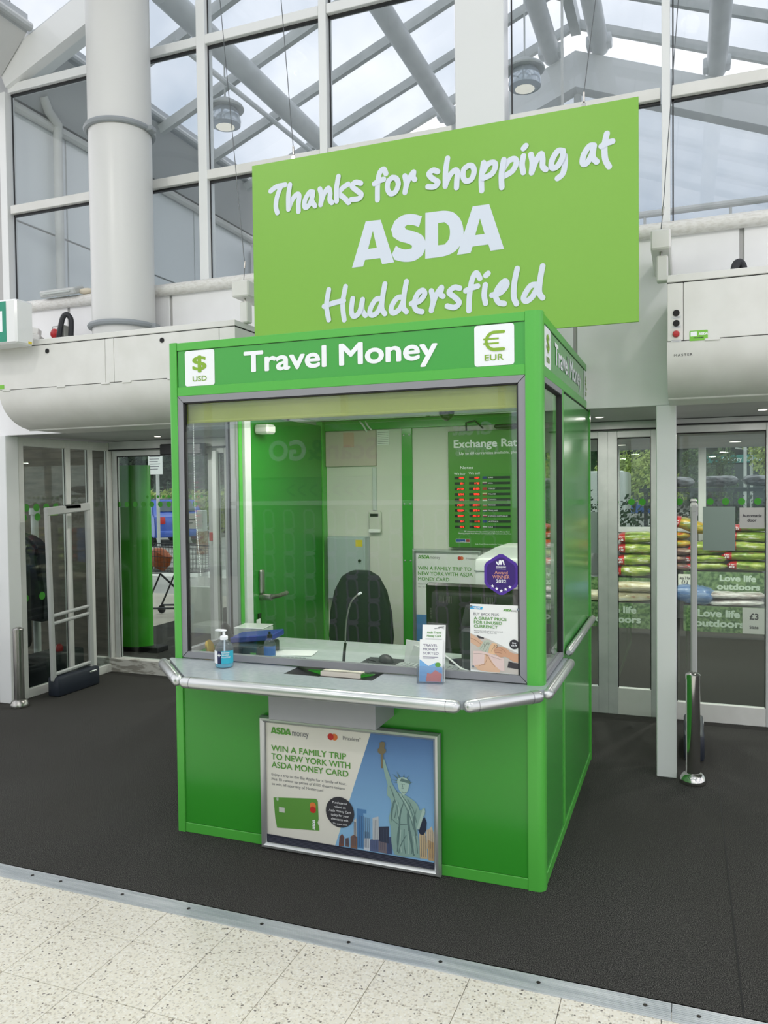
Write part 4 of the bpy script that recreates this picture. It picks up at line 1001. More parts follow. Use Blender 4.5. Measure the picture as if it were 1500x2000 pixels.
# ---- hand sanitiser on the counter
def sanitiser(loc, label, h, r, cap_m, lab_m, pump):
    t = thing('sanitiser_bottle', loc, label, 'bottle', None)
    GEL = mat('aqua_gel', (120, 200, 222), 0.15, coat=0.5)
    b = bm_new(); lathe(b, [(r*0.9, 0), (r, h*0.05), (r, h*0.50), (r*0.985, h*0.58), (r*0.82, h*0.70), (r*0.5, h*0.79), (r*0.36, h*0.82), (r*0.36, h*0.86)], n=24); obj('bottle', b, ACRYLIC, t, True)
    b = bm_new(); lathe(b, [(r*0.86, h*0.01), (r*0.95, h*0.05), (r*0.95, h*0.42), (0.001, h*0.421)], n=24); obj('gel', b, GEL, t, True)
    b = bm_new(); nl = 15   # wrap-round label: white part, navy stripe, aqua part
    def wrap(a0, a1, m, z0=0.14, z1=0.52, dr=0.0006):
        b = bm_new(); A = []; B = []
        for k in range(9):
            a = math.radians(a0+(a1-a0)*k/8); A.append(b.verts.new(((r+dr)*math.cos(a), (r+dr)*math.sin(a), h*z0))); B.append(b.verts.new(((r+dr)*math.cos(a), (r+dr)*math.sin(a), h*z1)))
        for k in range(8): b.faces.new((A[k], A[k+1], B[k+1], B[k]))
        return obj('label', b, m, t, True)
    wrap(190, 258, PRINT_WHITE if pump else lab_m); wrap(258, 284, mat('navy_label', (34, 40, 84), 0.5) if pump else lab_m); wrap(284, 370, lab_m)
    if pump:
        b = bm_new(); rr = r+0.0012
        for s in ((-.008, .008, -.0025, .0025), (-.0025, .0025, -.008, .008)):
            q = [(s[0], s[2]), (s[1], s[2]), (s[1], s[3]), (s[0], s[3])]
            b.faces.new([b.verts.new((rr*math.cos(math.radians(271)+u/rr), rr*math.sin(math.radians(271)+u/rr), h*0.40+v)) for u, v in q])
        cyl_pl = lambda u, v, d: ((rr+d)*math.cos(math.radians(287)+u/rr), (rr+d)*math.sin(math.radians(287)+u/rr), v)
        for k, s in enumerate(('Reliclean', 'Alcohol', 'Hand Gel')): add_text(b, s, cyl_pl, 0, h*(0.455-0.07*k), 0.0075, d=0.0003, bold=0.01)
        obj('label_print', b, PRINT_WHITE, t, True)
        b = bm_new(); lathe(b, [(r*0.42, h*0.83), (r*0.42, h*0.93), (r*0.3, h*0.945), (r*0.16, h*0.95), (r*0.14, h*1.06), (r*0.2, h*1.07), (r*0.32, h*1.10), (r*0.26, h*1.125), (r*0.05, h*1.13)], n=18); obj('pump', b, cap_m, t, True)
        b = bm_new(); tube(b, [(0, 0, h*1.10), (-r*0.7, -0.002, h*1.105), (-r*1.0, -0.003, h*1.095)], [0.007, 0.0055, 0.004], 8); obj('nozzle', b, cap_m, t, True)
        b = bm_new(); tube(b, [(0, 0, h*0.05), (0.003, 0, h*0.85)], 0.004, 6); obj('dip_tube', b, PRINT_WHITE, t, True)
    else:
        b = bm_new(); lathe(b, [(r*0.44, h*0.83), (r*0.44, h*0.97), (r*0.2, h*0.98), (r*0.2, h*1.08), (r*0.1, h*1.09)], n=16); obj('cap', b, cap_m, t, True)
    return t
AQUA = mat('aqua_label', (52, 178, 204), 0.4)
sanitiser((-2.035, 3.185, CZ+0.0005), 'pump bottle of blue hand sanitiser on the grey counter', 0.155, 0.044, PRINT_WHITE, AQUA, True)

# ---- leaflet holder with leaflets
lh = thing('leaflet_holder', (-1.02, 3.2, CZ+0.0005), 'clear acrylic leaflet holder on the counter by the window', 'leaflet holder', None, 0.18)
b = bm_new(); box(b, -0.056, 0.056, -0.03, -0.0275, 0, 0.075); obj('front_plate', b, ACRYLIC, lh, True, smooth=False)
b = bm_new(); box(b, -0.056, 0.056, 0.03, 0.0325, 0, 0.10); obj('back_plate', b, ACRYLIC, lh, True, smooth=False)
for s in (-1, 1):
    b = bm_new(); box(b, s*0.056-0.0012, s*0.056+0.0012, -0.03, 0.0325, 0, 0.075); obj('cheek', b, ACRYLIC, lh, True, smooth=False)
b = bm_new(); box(b, -0.056, 0.056, -0.03, 0.0325, 0, 0.002); obj('base', b, ACRYLIC, lh, True, smooth=False)
lf = thing('leaflet_stack', (-1.02, 3.2, CZ+0.003), 'stack of travel money leaflets standing in the acrylic holder', 'leaflets', None, 0.18)
R15 = Matrix.Rotation(math.radians(-14), 4, 'X')
def leaf(y, h, dx, name, m=PAPER, th=0.006):
    b = bm_new(); box(b, -0.05+dx, 0.05+dx, y, y+th, 0.001, h); b.transform(Matrix.Translation((0, -0.012, 0)) @ R15); return obj(name, b, m, lf, True)
lt1 = leaf(0.0, 0.18, 0, 'front_leaflet', th=0.012); lt2 = leaf(0.018, 0.245, 0.008, 'rear_leaflet', th=0.014)
def leafpl(y, dx):
    T = Matrix.Translation((0, -0.012, 0)) @ R15
    return lambda u, v, d: tuple(T @ Vector((u+dx, y-d, v*0.87)))
lp1 = leafpl(0.0, 0); lp2 = leafpl(0.018, 0.008)
b = bm_new(); poly(b, [(-0.049, 0.002), (0.049, 0.002), (0.049, 0.07), (0.02, 0.095), (-0.01, 0.078), (-0.049, 0.11)], lp1, 0.0006); obj('sea_print', b, mat('sea_print', (120, 176, 224), 0.5), lt1)
b = bm_new(); poly(b, [(-0.02, 0.004), (0.045, 0.004), (0.048, 0.04), (0.02, 0.06), (0.0, 0.04), (-0.015, 0.045)], lp1, 0.001); obj('coral_print', b, mat('coral_print', (230, 120, 112), 0.5), lt1)
b = bm_new(); poly(b, disc(0.03, 0.085, 0.012), lp1, 0.0012); obj('badge_print', b, TEXTGREEN, lt1)
b = bm_new()
for k, s in enumerate(('TRAVEL', 'MONEY', 'SORTED')): add_text(b, s, lp1, -0.035, 0.172-0.019*k, 0.0125, d=0.001)
stroke(b, [(-0.035, 0.122), (0.03, 0.122)], 0.002, lp1, 0.001); stroke(b, [(-0.035, 0.116), (0.015, 0.116)], 0.002, lp1, 0.001)
obj('lettering', b, mat('violet_print', (92, 76, 120), 0.6), lt1)
b = bm_new(); add_text(b, 'Asda Travel', lp2, -0.03, 0.238, 0.011, bold=0.01, d=0.001, width=0.062); add_text(b, 'Money Card', lp2, -0.03, 0.221, 0.011, bold=0.01, d=0.001, width=0.06); obj('lettering', b, TEXTGREEN, lt2)
b = bm_new(); stroke(b, [(-0.035, 0.211), (0.035, 0.211)], 0.002, lp2, 0.001); 
for k in range(5): stroke(b, [(0.012+0.006*math.cos(k)*2, 0.262), (0.02+0.004*k, 0.27+0.002*(k % 2)), (0.045, 0.262+0.004*k)], 0.0012, lp2, 0.001)
obj('scroll_print', b, MIDGREY_PRINT, lt2)

# ---- window poster and award sticker
yG = 3.287
bp_ = tag(obj('window_poster', rect(bm_new(), -0.868, -0.652, 0.912, 1.204, front(yG), 0.0006, 0.0014), PAPER), 'buy back plus poster with hands and banknotes inside kiosk window', 'poster')
plB = front(yG-0.0014)
def bshape(P, c, d, n='printed_shape'):
    if n in ('hand_print', 'purse_print'): P = round_loop(P, 4, 1.2)
    b = bm_new(); poly(b, P, plB, d); return obj(n, b, mat('%s_%d_%d_%d' % ((n,) + c), c, 0.5), bp_, smooth=False)
def bz(x, y):  # poster print read off image crop pixels, fitted to the poster rectangle
    return (-0.868 + (x-435)/(1165-435)*0.216, 1.204 - (y-870)/(1920-870)*0.292)
bshape([bz(*p) for p in ((437,1330),(700,1400),(1165,1610),(1165,1920),(445,1890))], (198,192,184), 0.0004)
bshape([bz(*p) for p in ((440,1330),(560,1400),(640,1470),(560,1540),(440,1470))], (214,176,148), 0.0008)
bshape([bz(*p) for p in ((530,1350),(640,1385),(640,1405),(560,1400))], (70,66,70), 0.0008)
bshape([bz(*p) for p in ((560,1560),(640,1440),(700,1410),(740,1450),(690,1620),(640,1610))], (186,196,180), 0.0012, 'banknote_print')
bshape([bz(*p) for p in ((720,1520),(760,1460),(830,1470),(850,1560),(800,1640),(700,1620))], (226,188,150), 0.0014, 'banknote_print')
bshape([bz(*p) for p in ((480,1600),(640,1600),(930,1690),(940,1880),(470,1840))], (226,202,196), 0.0016, 'purse_print')
bshape([bz(*p) for p in ((1165,1610),(1165,1740),(1060,1720),(960,1660),(870,1670),(790,1600),(780,1560),(850,1510),(960,1530),(1040,1590))], (206,160,130), 0.0018, 'hand_print')
bshape([bz(*p) for p in ((560,1890),(500,1820),(640,1790),(650,1640),(690,1640),(780,1780),(880,1880),(860,1905))], (222,184,154), 0.0020, 'hand_print')
bshape([bz(*p) for p in ((1165,1750),(1165,1840),(980,1820),(1000,1720),(1060,1740))], (60,56,60), 0.0018)
b = bm_new(); poly(b, [bz(*p) for p in ((437,900),(628,912),(615,955),(437,948))], plB, 0.0006); nb = obj('new_flash', b, mat('cyan_print', (60, 168, 222), 0.5), bp_)
b = bm_new(); u, v = bz(482, 943); add_text(b, 'NEW', plB, u, v, 0.0085, width=0.033, bold=0.02, d=0.001); obj('lettering', b, PRINT_WHITE, nb)
u, v = bz(925, 965); asda_logo(bp_, plB, u, v, 0.0105, TEXTGREEN, 0.0008)
b = bm_new(); u, v = bz(1037, 968); add_text(b, 'money', plB, u, v, 0.010, width=0.027, d=0.0008)
u, v = bz(488, 1045); add_text(b, 'BUY BACK PLUS', plB, u, v, 0.0115, width=0.110, d=0.0008)
for k in range(2): u, v = bz(495, 1290+28*k); add_text(b, ('Return your cash and you\'re guaranteed', 'a better rate with Buy Back Plus')[k], plB, u, v, 0.005, width=(0.124, 0.098)[k], d=0.0008)
obj('lettering', b, MIDGREY_PRINT, bp_)
b = bm_new()
for k, (s, w) in enumerate((('A GREAT PRICE', 0.141), ('FOR UNUSED', 0.121), ('CURRENCY', 0.103))): u, v = bz(494, 1112+62*k); add_text(b, s, plB, u, v, 0.0128, width=w, bold=0.01, d=0.0008)
obj('lettering', b, TEXTGREEN, bp_)
u, v = bz(1080, 1462); b = bm_new(); poly(b, disc(u, v, 0.0205, 24), plB, 0.0024); pb = obj('price_badge', b, DKGREY_PRINT, bp_)
b = bm_new(); add_text(b, 'Only', plB, u, v+0.003, 0.0065, bold=0.03, align='C', d=0.0028); add_text(b, '£4.99', plB, u, v-0.008, 0.0075, bold=0.03, align='C', d=0.0028); obj('lettering', b, PRINT_WHITE, pb)
b = bm_new()
for q in ((455, 905), (1137, 928), (478, 1840)): u, v = bz(*q); poly(b, disc(u, v, 0.005, 10), plB, 0.003)
obj('suction_pad', b, mat('pad_grey', (120, 130, 140), 0.3), bp_)
b = bm_new()   # fingers and note outlines
for ln in (((790, 1570), (850, 1560), (900, 1575)), ((800, 1600), (860, 1600), (905, 1612)), ((870, 1520), (930, 1560), (960, 1600)), ((640, 1790), (680, 1720), (672, 1650)), ((690, 1650), (740, 1740), (800, 1820)), ((560, 1830), (620, 1800), (660, 1790)), ((440, 1400), (520, 1430), (600, 1490))): stroke(b, [bz(*q) for q in ln], 0.0011, plB, 0.0030)
obj('hand_lines', b, mat('skin_shadow_print', (150, 104, 82), 0.5), bp_)
b = bm_new()
for ln in (((590, 1560), (660, 1440)), ((620, 1590), (690, 1450)), ((660, 1600), (720, 1470)), ((745, 1590), (800, 1490)), ((490, 1640), (640, 1640), (900, 1710))): stroke(b, [bz(*q) for q in ln], 0.0008, plB, 0.0024)
u, v = bz(640, 1520); add_text(b, '5', plB, u, v, 0.010, d=0.0024); u, v = bz(680, 1490); add_text(b, '10', plB, u, v, 0.010, d=0.0024); u, v = bz(790, 1530); add_text(b, '10', plB, u, v, 0.013, d=0.0026)
obj('note_lines', b, mat('note_line_print', (110, 104, 96), 0.5), bp_)
# award sticker
PUR = mat('purple_sticker', (78, 44, 150), 0.4); PUR2 = mat('deep_purple_sticker', (56, 30, 112), 0.4)
hx, hz, hr = -0.731, 1.333, 0.088
def hexa(r, sx=0.92): 
    P = []
    for k in range(6):
        a = math.radians(90+60*k); c = Vector((math.cos(a), math.sin(a)))
        for s in (0.11, -0.11):   # rounded corners
            a2 = a - s; P.append((hx + r*sx*math.cos(a2)*(0.985), hz + r*math.sin(a2)*(0.985)))
    return P
aw = tag(obj('award_sticker', poly(bm_new(), hexa(hr), front(yG), 0.0006, 0.0012), PUR), 'purple hexagonal award sticker with five stars on kiosk window', 'sticker')
b = bm_new(); poly(b, hexa(hr*0.84), front(yG), 0.0016); obj('inner_field', b, PUR2, aw)
plA = front(yG-0.002)
b = bm_new(); add_text(b, 'Award', plA, hx, 1.335, 0.0135, width=0.056, align='C', d=0.0003); add_text(b, 'WINNER', plA, hx, 1.3155, 0.0145, width=0.074, align='C', d=0.0003); obj('lettering', b, mat('peach_print', (222, 160, 130), 0.5), aw)
b = bm_new(); add_text(b, '2022', plA, hx, 1.298, 0.0135, width=0.043, bold=0.012, align='C', d=0.0003); add_text(b, 'moneynet', plA, hx, 1.362, 0.0085, width=0.042, bold=0.01, align='C', d=0.0003)
rect(b, hx-0.021, hx+0.021, 1.3555, 1.3575, plA, 0.0003)
stroke(b, [(hx-0.019, 1.386), (hx-0.015, 1.378), (hx-0.009, 1.377), (hx-0.006, 1.391), (hx-0.002, 1.391), (hx, 1.377), (hx+0.004, 1.391), (hx+0.009, 1.391), (hx+0.013, 1.376)], 0.0055, plA, 0.0003)
for dx, dz in ((-0.037, 0.0), (-0.019, -0.011), (0.0, -0.020), (0.019, -0.012), (0.037, -0.002)):
    poly(b, [(hx+dx+(0.008 if k % 2 == 0 else 0.0034)*math.sin(math.pi*k/5), 1.283+dz+(0.008 if k % 2 == 0 else 0.0034)*math.cos(math.pi*k/5)) for k in range(10)], plA, 0.0003)
obj('white_print', b, PRINT_WHITE, aw)

# ---- inside: desk and what stands on it
DZ = 0.845
DESK = noise_mat('pale_desk_laminate', (176, 186, 184), (186, 195, 193), 20, 0.3)
dk = thing('desk', (-1.47, 3.75, 0), 'pale grey desk inside the kiosk behind the window', 'desk')
obj('desk_top', box(bm_new(), -2.335, -0.60, 3.425, 4.06, DZ-0.03, DZ, 0.003), DESK, dk)
for x in (-2.30, -0.66): obj('leg_panel', box(bm_new(), x-0.02, x+0.02, 3.45, 4.0, 0, DZ-0.03), DESK, dk)
wx = lambda X, Y: (X, Y, DZ+0.0005)
sanitiser(wx(-1.985, 3.53), 'blue labelled sanitiser bottle with black cap inside the window', 0.125, 0.03, BLACK, mat('blue_label', (44, 104, 176), 0.4), False)
# card reader / till stack on the left
t = thing('document_box', wx(-2.16, 3.62), 'dark plastic document tray on the desk under blue folder', 'box')
obj('tray_body', box(bm_new(), -0.13, 0.13, -0.13, 0.10, 0, 0.06, 0.006), mat('dark_grey_tray', (52, 58, 58), 0.4), t, True)
obj('tray_lip', box(bm_new(), -0.12, 0.04, -0.137, -0.129, 0.012, 0.05, 0.003), BLACK, t, True)
obj('green_label', box(bm_new(), 0.085, 0.118, -0.1315, -0.1295, 0.006, 0.03), TEXTGREEN, t, True)
obj('white_label', box(bm_new(), -0.09, -0.03, -0.1385, -0.1365, 0.005, 0.02), PAPER, t, True)
b = bm_new(); obox(b, (-2.12, 3.64, DZ+0.0865), (0.24, 0.17, 0.03), (0.0, -0.10, 0.15), 0.004); tag(obj('ring_binder', b, mat('royal_blue_folder', (40, 56, 140), 0.4)), 'royal blue folder lying on the dark document tray', 'folder')
b = bm_new(); obox(b, (-2.235, 3.80, DZ+0.052), (0.17, 0.15, 0.10), (0, 0, 0.12), 0.004); cs = tag(obj('cash_counter', b, mat('pale_grey_case', (190, 196, 190), 0.45)), 'pale grey boxed machine at back left of the desk', 'machine')
b = bm_new(); obox(b, (-2.235, 3.80, DZ+0.106), (0.172, 0.152, 0.006), (0, 0, 0.12), 0.002); obj('lid', b, WHITE_CLEAN, cs)
b = bm_new(); R_ = Matrix.Translation((-2.235, 3.55, DZ)) @ Matrix.Rotation(-0.16, 4, 'Y'); lathe(b, [(0.02, 0.002), (0.032, 0.03), (0.036, 0.09), (0.03, 0.14), (0.012, 0.165), (0.002, 0.168)], n=16, sy=0.4); b.transform(R_); tag(obj('hand_mirror', b, BLACK), 'black rounded paddle standing on the desk at left', 'paddle')
b = bm_new(); lathe(b, [(0.028, -0.008), (0.032, -0.006), (0.032, 0.006), (0.028, 0.008)], n=20, axis='X', sx=1.0, sy=1.35); b.transform(Matrix.Translation((-2.295, 3.46, DZ+0.046)) @ Matrix.Rotation(-0.3, 4, 'Y')); tag(obj('tape_roll', b, mat('brass_yellow', (190, 156, 60), 0.25, 0.6)), 'brass coloured roll leaning in the left window corner', 'tape roll')
b = bm_new(); obox(b, (-1.93, 3.66, DZ+0.0022), (0.19, 0.13, 0.002), (0, 0, 0.4)); obox(b, (-1.90, 3.67, DZ+0.0042), (0.19, 0.13, 0.002), (0, 0, 0.2)); tag(obj('paper_sheets', b, PAPER), 'loose white paper sheets on the desk by the sanitiser', 'paper')
cl = thing('calculator', wx(-1.82, 3.49), 'small pale calculator lying on the desk behind the window', 'calculator', None, 0.1)
obj('body', box(bm_new(), -0.06, 0.06, -0.035, 0.035, 0, 0.014, 0.004), mat('calculator_grey', (170, 178, 180), 0.4), cl, True)
for i in range(5):
    for j in range(3): obj('key', box(bm_new(), -0.05+0.021*i, -0.036+0.021*i, -0.028+0.018*j, -0.016+0.018*j, 0.014, 0.018), DARK if j else PAPER, cl, True)
mp = tag(obj('mouse_mat', box(bm_new(), -1.50, -1.30, 3.50, 3.70, DZ, DZ+0.003), mat('charcoal_mat', (40, 44, 46), 0.8)), 'charcoal mouse mat on the desk under the black mouse', 'mouse mat')
b = bm_new(); bmesh.ops.create_uvsphere(b, u_segments=18, v_segments=10, radius=1); b.transform(Matrix.Translation((-1.385, 3.62, DZ+0.004)) @ Matrix.Rotation(-0.7, 4, 'Z') @ Matrix.Diagonal((0.055, 0.033, 0.036, 1)))
bmesh.ops.bisect_plane(b, geom=b.verts[:]+b.edges[:]+b.faces[:], plane_co=(0, 0, DZ+0.0035), plane_no=(0, 0, -1), clear_outer=True)
tag(obj('computer_mouse', b, BLACK), 'black computer mouse on the charcoal mat', 'mouse')
b = bm_new(); tube(b, [(-1.42, 3.57, DZ+0.012), (-1.45, 3.53, DZ+0.03), (-1.40, 3.46, DZ+0.012), (-1.47, 3.445, DZ+0.006), (-1.55, 3.45, DZ+0.005)], 0.0035, 6); tag(obj('mouse_cable', b, BLACK), 'thin black cable looping from the mouse to window frame', 'cable')
mc = thing('gooseneck_microphone', wx(-1.54, 3.45), 'thin gooseneck microphone rising behind the kiosk window', 'microphone')
b = bm_new(); lathe(b, [(0.016, 0), (0.016, 0.008), (0.008, 0.012)], n=14); obj('base', b, BLACK, mc, True)
b = bm_new(); tube(b, [(0, 0, 0.01), (0.008, 0, 0.09), (0.012, 0, 0.12)], 0.0075, 8); obj('stem', b, BLACK, mc, True)
pts = [(0.012, 0, 0.12), (0.016, 0, 0.20), (0.028, 0, 0.27), (0.05, 0.0, 0.325), (0.085, 0.0, 0.358)]
sp_ = smooth_path([(p[0], p[2]) for p in pts]); b = bm_new(); tube(b, [(p[0], 0, p[1]) for p in sp_], 0.0036, 7); obj('gooseneck', b, BRUSHED, mc, True)
b = bm_new(); tube(b, [(0.083, 0, 0.356), (0.098, 0, 0.364)], 0.0055, 8); obj('tip', b, PRINT_WHITE, mc, True)
# light strips of the tray inside, keyboard
tag(obj('tray_lid', box(bm_new(), -1.70, -1.33, 3.428, 3.46, DZ, DZ+0.012, 0.003), PAPER), 'white inner lip of the cash tray behind the glass', 'tray lip')
kb = thing('keyboard', wx(-1.13, 3.50), 'pale keyboard on the desk behind the leaflets', 'keyboard', None, -0.05)
b = bm_new(); box(b, -0.17, 0.17, -0.055, 0.055, 0, 0.018, 0.008); obj('body', b, mat('putty_plastic', (196, 200, 192), 0.45), kb, True)
b = bm_new()
for i in range(12):
    for j in range(4): box(b, -0.15+0.025*i, -0.129+0.025*i, -0.042+0.022*j, -0.024+0.022*j, 0.018, 0.024)
ko = obj('keys', b, mat('key_grey', (160, 166, 164), 0.5), kb, True); ko['kind'] = 'stuff'
# monitor seen from behind
mn = thing('computer_monitor', wx(-0.97, 3.74), 'black computer monitor seen from behind inside the kiosk', 'monitor', None, -0.10)
MB_ = mat('monitor_black', (30, 28, 27), 0.25)
b = bm_new(); box(b, -0.265, 0.265, 0.02, 0.06, 0.03, 0.38, 0.012); obj('screen_case', b, MB_, mn, True)
b = bm_new(); box(b, -0.22, 0.22, -0.03, 0.03, 0.06, 0.35, 0.025); bk = obj('back_hump', b, MB_, mn, True)
VENT = mat('vent_grey', (92, 90, 86), 0.5)
for k in range(9):
    obj('vent_slot', box(bm_new(), -0.17+0.008*k, -0.166+0.008*k, -0.0315, -0.029, 0.29, 0.325), VENT, bk)
for k in range(9):
    obj('vent_slot', box(bm_new(), 0.05+0.008*k, 0.054+0.008*k, -0.0315, -0.029, 0.295, 0.33), VENT, bk)
for z0 in (0.255, 0.145):
    for k in range(7): obj('vent_slot', box(bm_new(), -0.232, -0.218, -0.0, 0.006, z0-0.008*k, z0-0.004-0.008*k), VENT, bk)
b = bm_new(); tube(b, [(0.0, -0.03, 0.28), (0.0, -0.075, 0.2), (0.0, -0.06, 0.02)], [0.03, 0.035, 0.04], 10); obj('stand_neck', b, BLACK, mn, True)
b = bm_new(); lathe(b, [(0.12, 0), (0.12, 0.008), (0.09, 0.015), (0.04, 0.02)], (0, -0.02, 0), 24, sy=0.7); obj('stand_foot', b, BLACK, mn, True)
# card machine and cables between monitor and window
b = bm_new(); obox(b, (-0.93, 3.57, DZ+0.10), (0.10, 0.05, 0.20), (0.05, 0, 0.1), 0.01); tag(obj('card_terminal', b, mat('charcoal_case', (58, 60, 64), 0.4)), 'charcoal terminal block in front of the monitor', 'terminal')
b = bm_new(); tube(b, [(-1.08, 3.56, DZ+0.08), (-1.02, 3.53, DZ+0.05), (-0.97, 3.50, DZ+0.025), (-0.9, 3.49, DZ+0.01), (-0.8, 3.5, DZ+0.007)], 0.004, 6); tag(obj('white_cable', b, PAPER), 'short white cable sagging behind the leaflet holder', 'cable')
b = bm_new(); P = [[(-1.28, 3.60, DZ+0.0), (-1.16, 3.62, DZ+0.0), (-1.16, 3.64, DZ+0.115), (-1.27, 3.60, DZ+0.10)], [(-1.29, 3.585, DZ+0.0), (-1.275, 3.60, DZ), (-1.20, 3.62, DZ+0.1), (-1.235, 3.58, DZ+0.085)]]
obox(b, (-1.235, 3.63, DZ+0.058), (0.10, 0.003, 0.115), (0.15, 0.12, 0.2)); obox(b, (-1.215, 3.615, DZ+0.05), (0.07, 0.003, 0.09), (0.4, 0.35, 0.25)); tag(obj('folded_paper', b, PAPER), 'folded white paper slip propped against the monitor', 'paper')
# printer on a shelf unit behind the monitor
pn = thing('printer', (-0.82, 4.35, 1.08), 'white desktop printer on a cabinet at back right', 'printer')
PR = mat('printer_white', (212, 216, 212), 0.4)
b = bm_new(); box(b, -0.25, 0.19, -0.2, 0.2, 0, 0.24, 0.02); obj('case', b, PR, pn, True)
b = bm_new(); poly(b, [(-0.25, 0.24), (0.19, 0.24), (0.15, 0.30), (-0.14, 0.30)], front(0.2), 0.02, 0.36); obj('lid', b, PR, pn, True)
b = bm_new(); box(b, -0.251, 0.191, -0.203, -0.195, 0.17, 0.174); obj('seam', b, DARK, pn, True)
cb = thing('low_cabinet', (-0.82, 4.35, 0), 'dark low cabinet carrying the printer at back right', 'cabinet')
obj('carcass', box(bm_new(), -1.09, -0.62, 4.1, 4.6, 0, 1.079, 0.004), mat('dark_cabinet', (70, 76, 80), 0.5), cb); obj('drawer', box(bm_new(), -1.07, -0.64, 4.088, 4.1, 0.55, 0.95, 0.003), mat('cabinet_drawer', (88, 94, 98), 0.5), cb)
# office chair
ch = thing('office_chair', (-1.865, 4.45, 0), 'black upholstered office chair behind the desk', 'chair', None, 0.05)
FAB = noise_mat('black_chair_fabric', (20, 26, 32), (28, 34, 40), 120, 0.9)
def cushion(P, y0, y1, bev): 
    b = bm_new(); poly(b, P, front(y1), 0, y1-y0); bmesh.ops.recalc_face_normals(b, faces=b.faces); bmesh.ops.bevel(b, geom=b.edges[:], offset=bev, segments=3, affect='EDGES', profile=0.6); return b
bk_out = [(-0.195, 0.72), (0.195, 0.72), (0.205, 0.80), (0.195, 0.95), (0.165, 1.08), (0.115, 1.17), (0.05, 1.205), (-0.05, 1.205), (-0.115, 1.17), (-0.165, 1.08), (-0.195, 0.95), (-0.205, 0.80)]
obj('backrest', cushion(bk_out, -0.03, 0.04, 0.02), FAB, ch, True)
b = bm_new(); box(b, -0.23, 0.23, 0.0, 0.46, 0.44, 0.52, 0.03); obj('seat', b, FAB, ch, True)
b = bm_new(); tube(b, [(0, 0.23, 0.10), (0, 0.23, 0.44)], 0.028, 12); obj('gas_column', b, BLACK, ch, True)
b = bm_new(); tube(b, [(0, 0.28, 0.44), (0, 0.06, 0.43), (0, 0.05, 0.8)], 0.02, 8); obj('back_bar', b, BLACK, ch, True)
for k in range(5):
    a = 2*math.pi*k/5+0.3; b = bm_new(); beam(b, (0, 0.23, 0.11), (0.28*math.cos(a), 0.23+0.28*math.sin(a), 0.075), 0.04, 0.03); l_ = obj('base_leg', b, BLACK, ch, True)
    b = bm_new(); lathe(b, [(0.028, -0.02), (0.03, 0), (0.028, 0.02)], (0.28*math.cos(a), 0.23+0.28*math.sin(a), 0.0305), 12, 'X'); obj('castor', b, RUBBER, l_)
# back wall fittings (all on the board at Y = 5.0)
YB = 4.998
ap = thing('alarm_keypad', (-1.972, YB, 1.40), 'white alarm keypad on the kiosk back wall', 'keypad')
b = bm_new(); box(b, -2.017, -1.928, YB-0.03, YB, 1.406, 1.553, 0.008); obj('case', b, mat('keypad_white', (206, 208, 198), 0.45), ap)
b = bm_new(); box(b, -2.003, -1.945, YB-0.032, YB-0.03, 1.515, 1.535); obj('display', b, BLACK, ap)
b = bm_new(); box(b, -2.015, -1.930, YB-0.034, YB-0.03, 1.406, 1.43, 0.002); obj('flap', b, PAPER, ap)
tag(obj('conduit', box(bm_new(), -1.99, -1.962, YB-0.016, YB, 1.556, 1.85, 0.002), mat('white_trunking', (200, 206, 204), 0.5)), 'white cable trunking above the alarm keypad', 'trunking')
fc = thing('fuse_cabinet', (-2.15, YB, 1.1), 'pale metal wall cabinet with yellow warning label', 'cabinet')
CAB = mat('pale_blue_grey_steel', (176, 188, 190), 0.35)
obj('case', box(bm_new(), -2.30, -2.02, YB-0.09, YB, 0.95, 1.38, 0.004), CAB, fc); obj('door', box(bm_new(), -2.29, -2.03, YB-0.097, YB-0.09, 0.96, 1.37, 0.002), CAB, fc)
obj('warning_label', box(bm_new(), -2.085, -2.035, YB-0.0985, YB-0.097, 1.315, 1.36), mat('yellow_label', (222, 200, 60), 0.5), fc)
b = bm_new(); lathe(b, [(0.01, 0), (0.01, 0.012)], (-2.055, YB-0.109, 1.22), 10, 'Y'); obj('lock', b, BLACK, fc)
nb_ = thing('notice_board', (-2.12, YB, 1.86), 'pinkish grey notice board with pinned papers on back wall', 'notice board')
obj('board', box(bm_new(), -2.335, -1.962, YB-0.02, YB, 1.86, 2.10, 0.002), mat('pinkish_board', (200, 186, 178), 0.6), nb_)
obj('pinned_note', box(bm_new(), -2.20, -2.12, YB-0.0215, YB-0.02, 1.99, 2.09), mat('pink_paper', (206, 168, 156), 0.6), nb_)
ps_ = tag(obj('wall_papers', box(bm_new(), -1.955, -1.87, YB-0.006, YB, 2.00, 2.10), PAPER), 'sheaf of ruled papers pinned beside the notice board', 'papers')
for k in range(7): obj('ruled_line', box(bm_new(), -1.95, -1.875, YB-0.0065, YB-0.006, 2.008+0.0125*k, 2.011+0.0125*k), MIDGREY_PRINT, ps_)
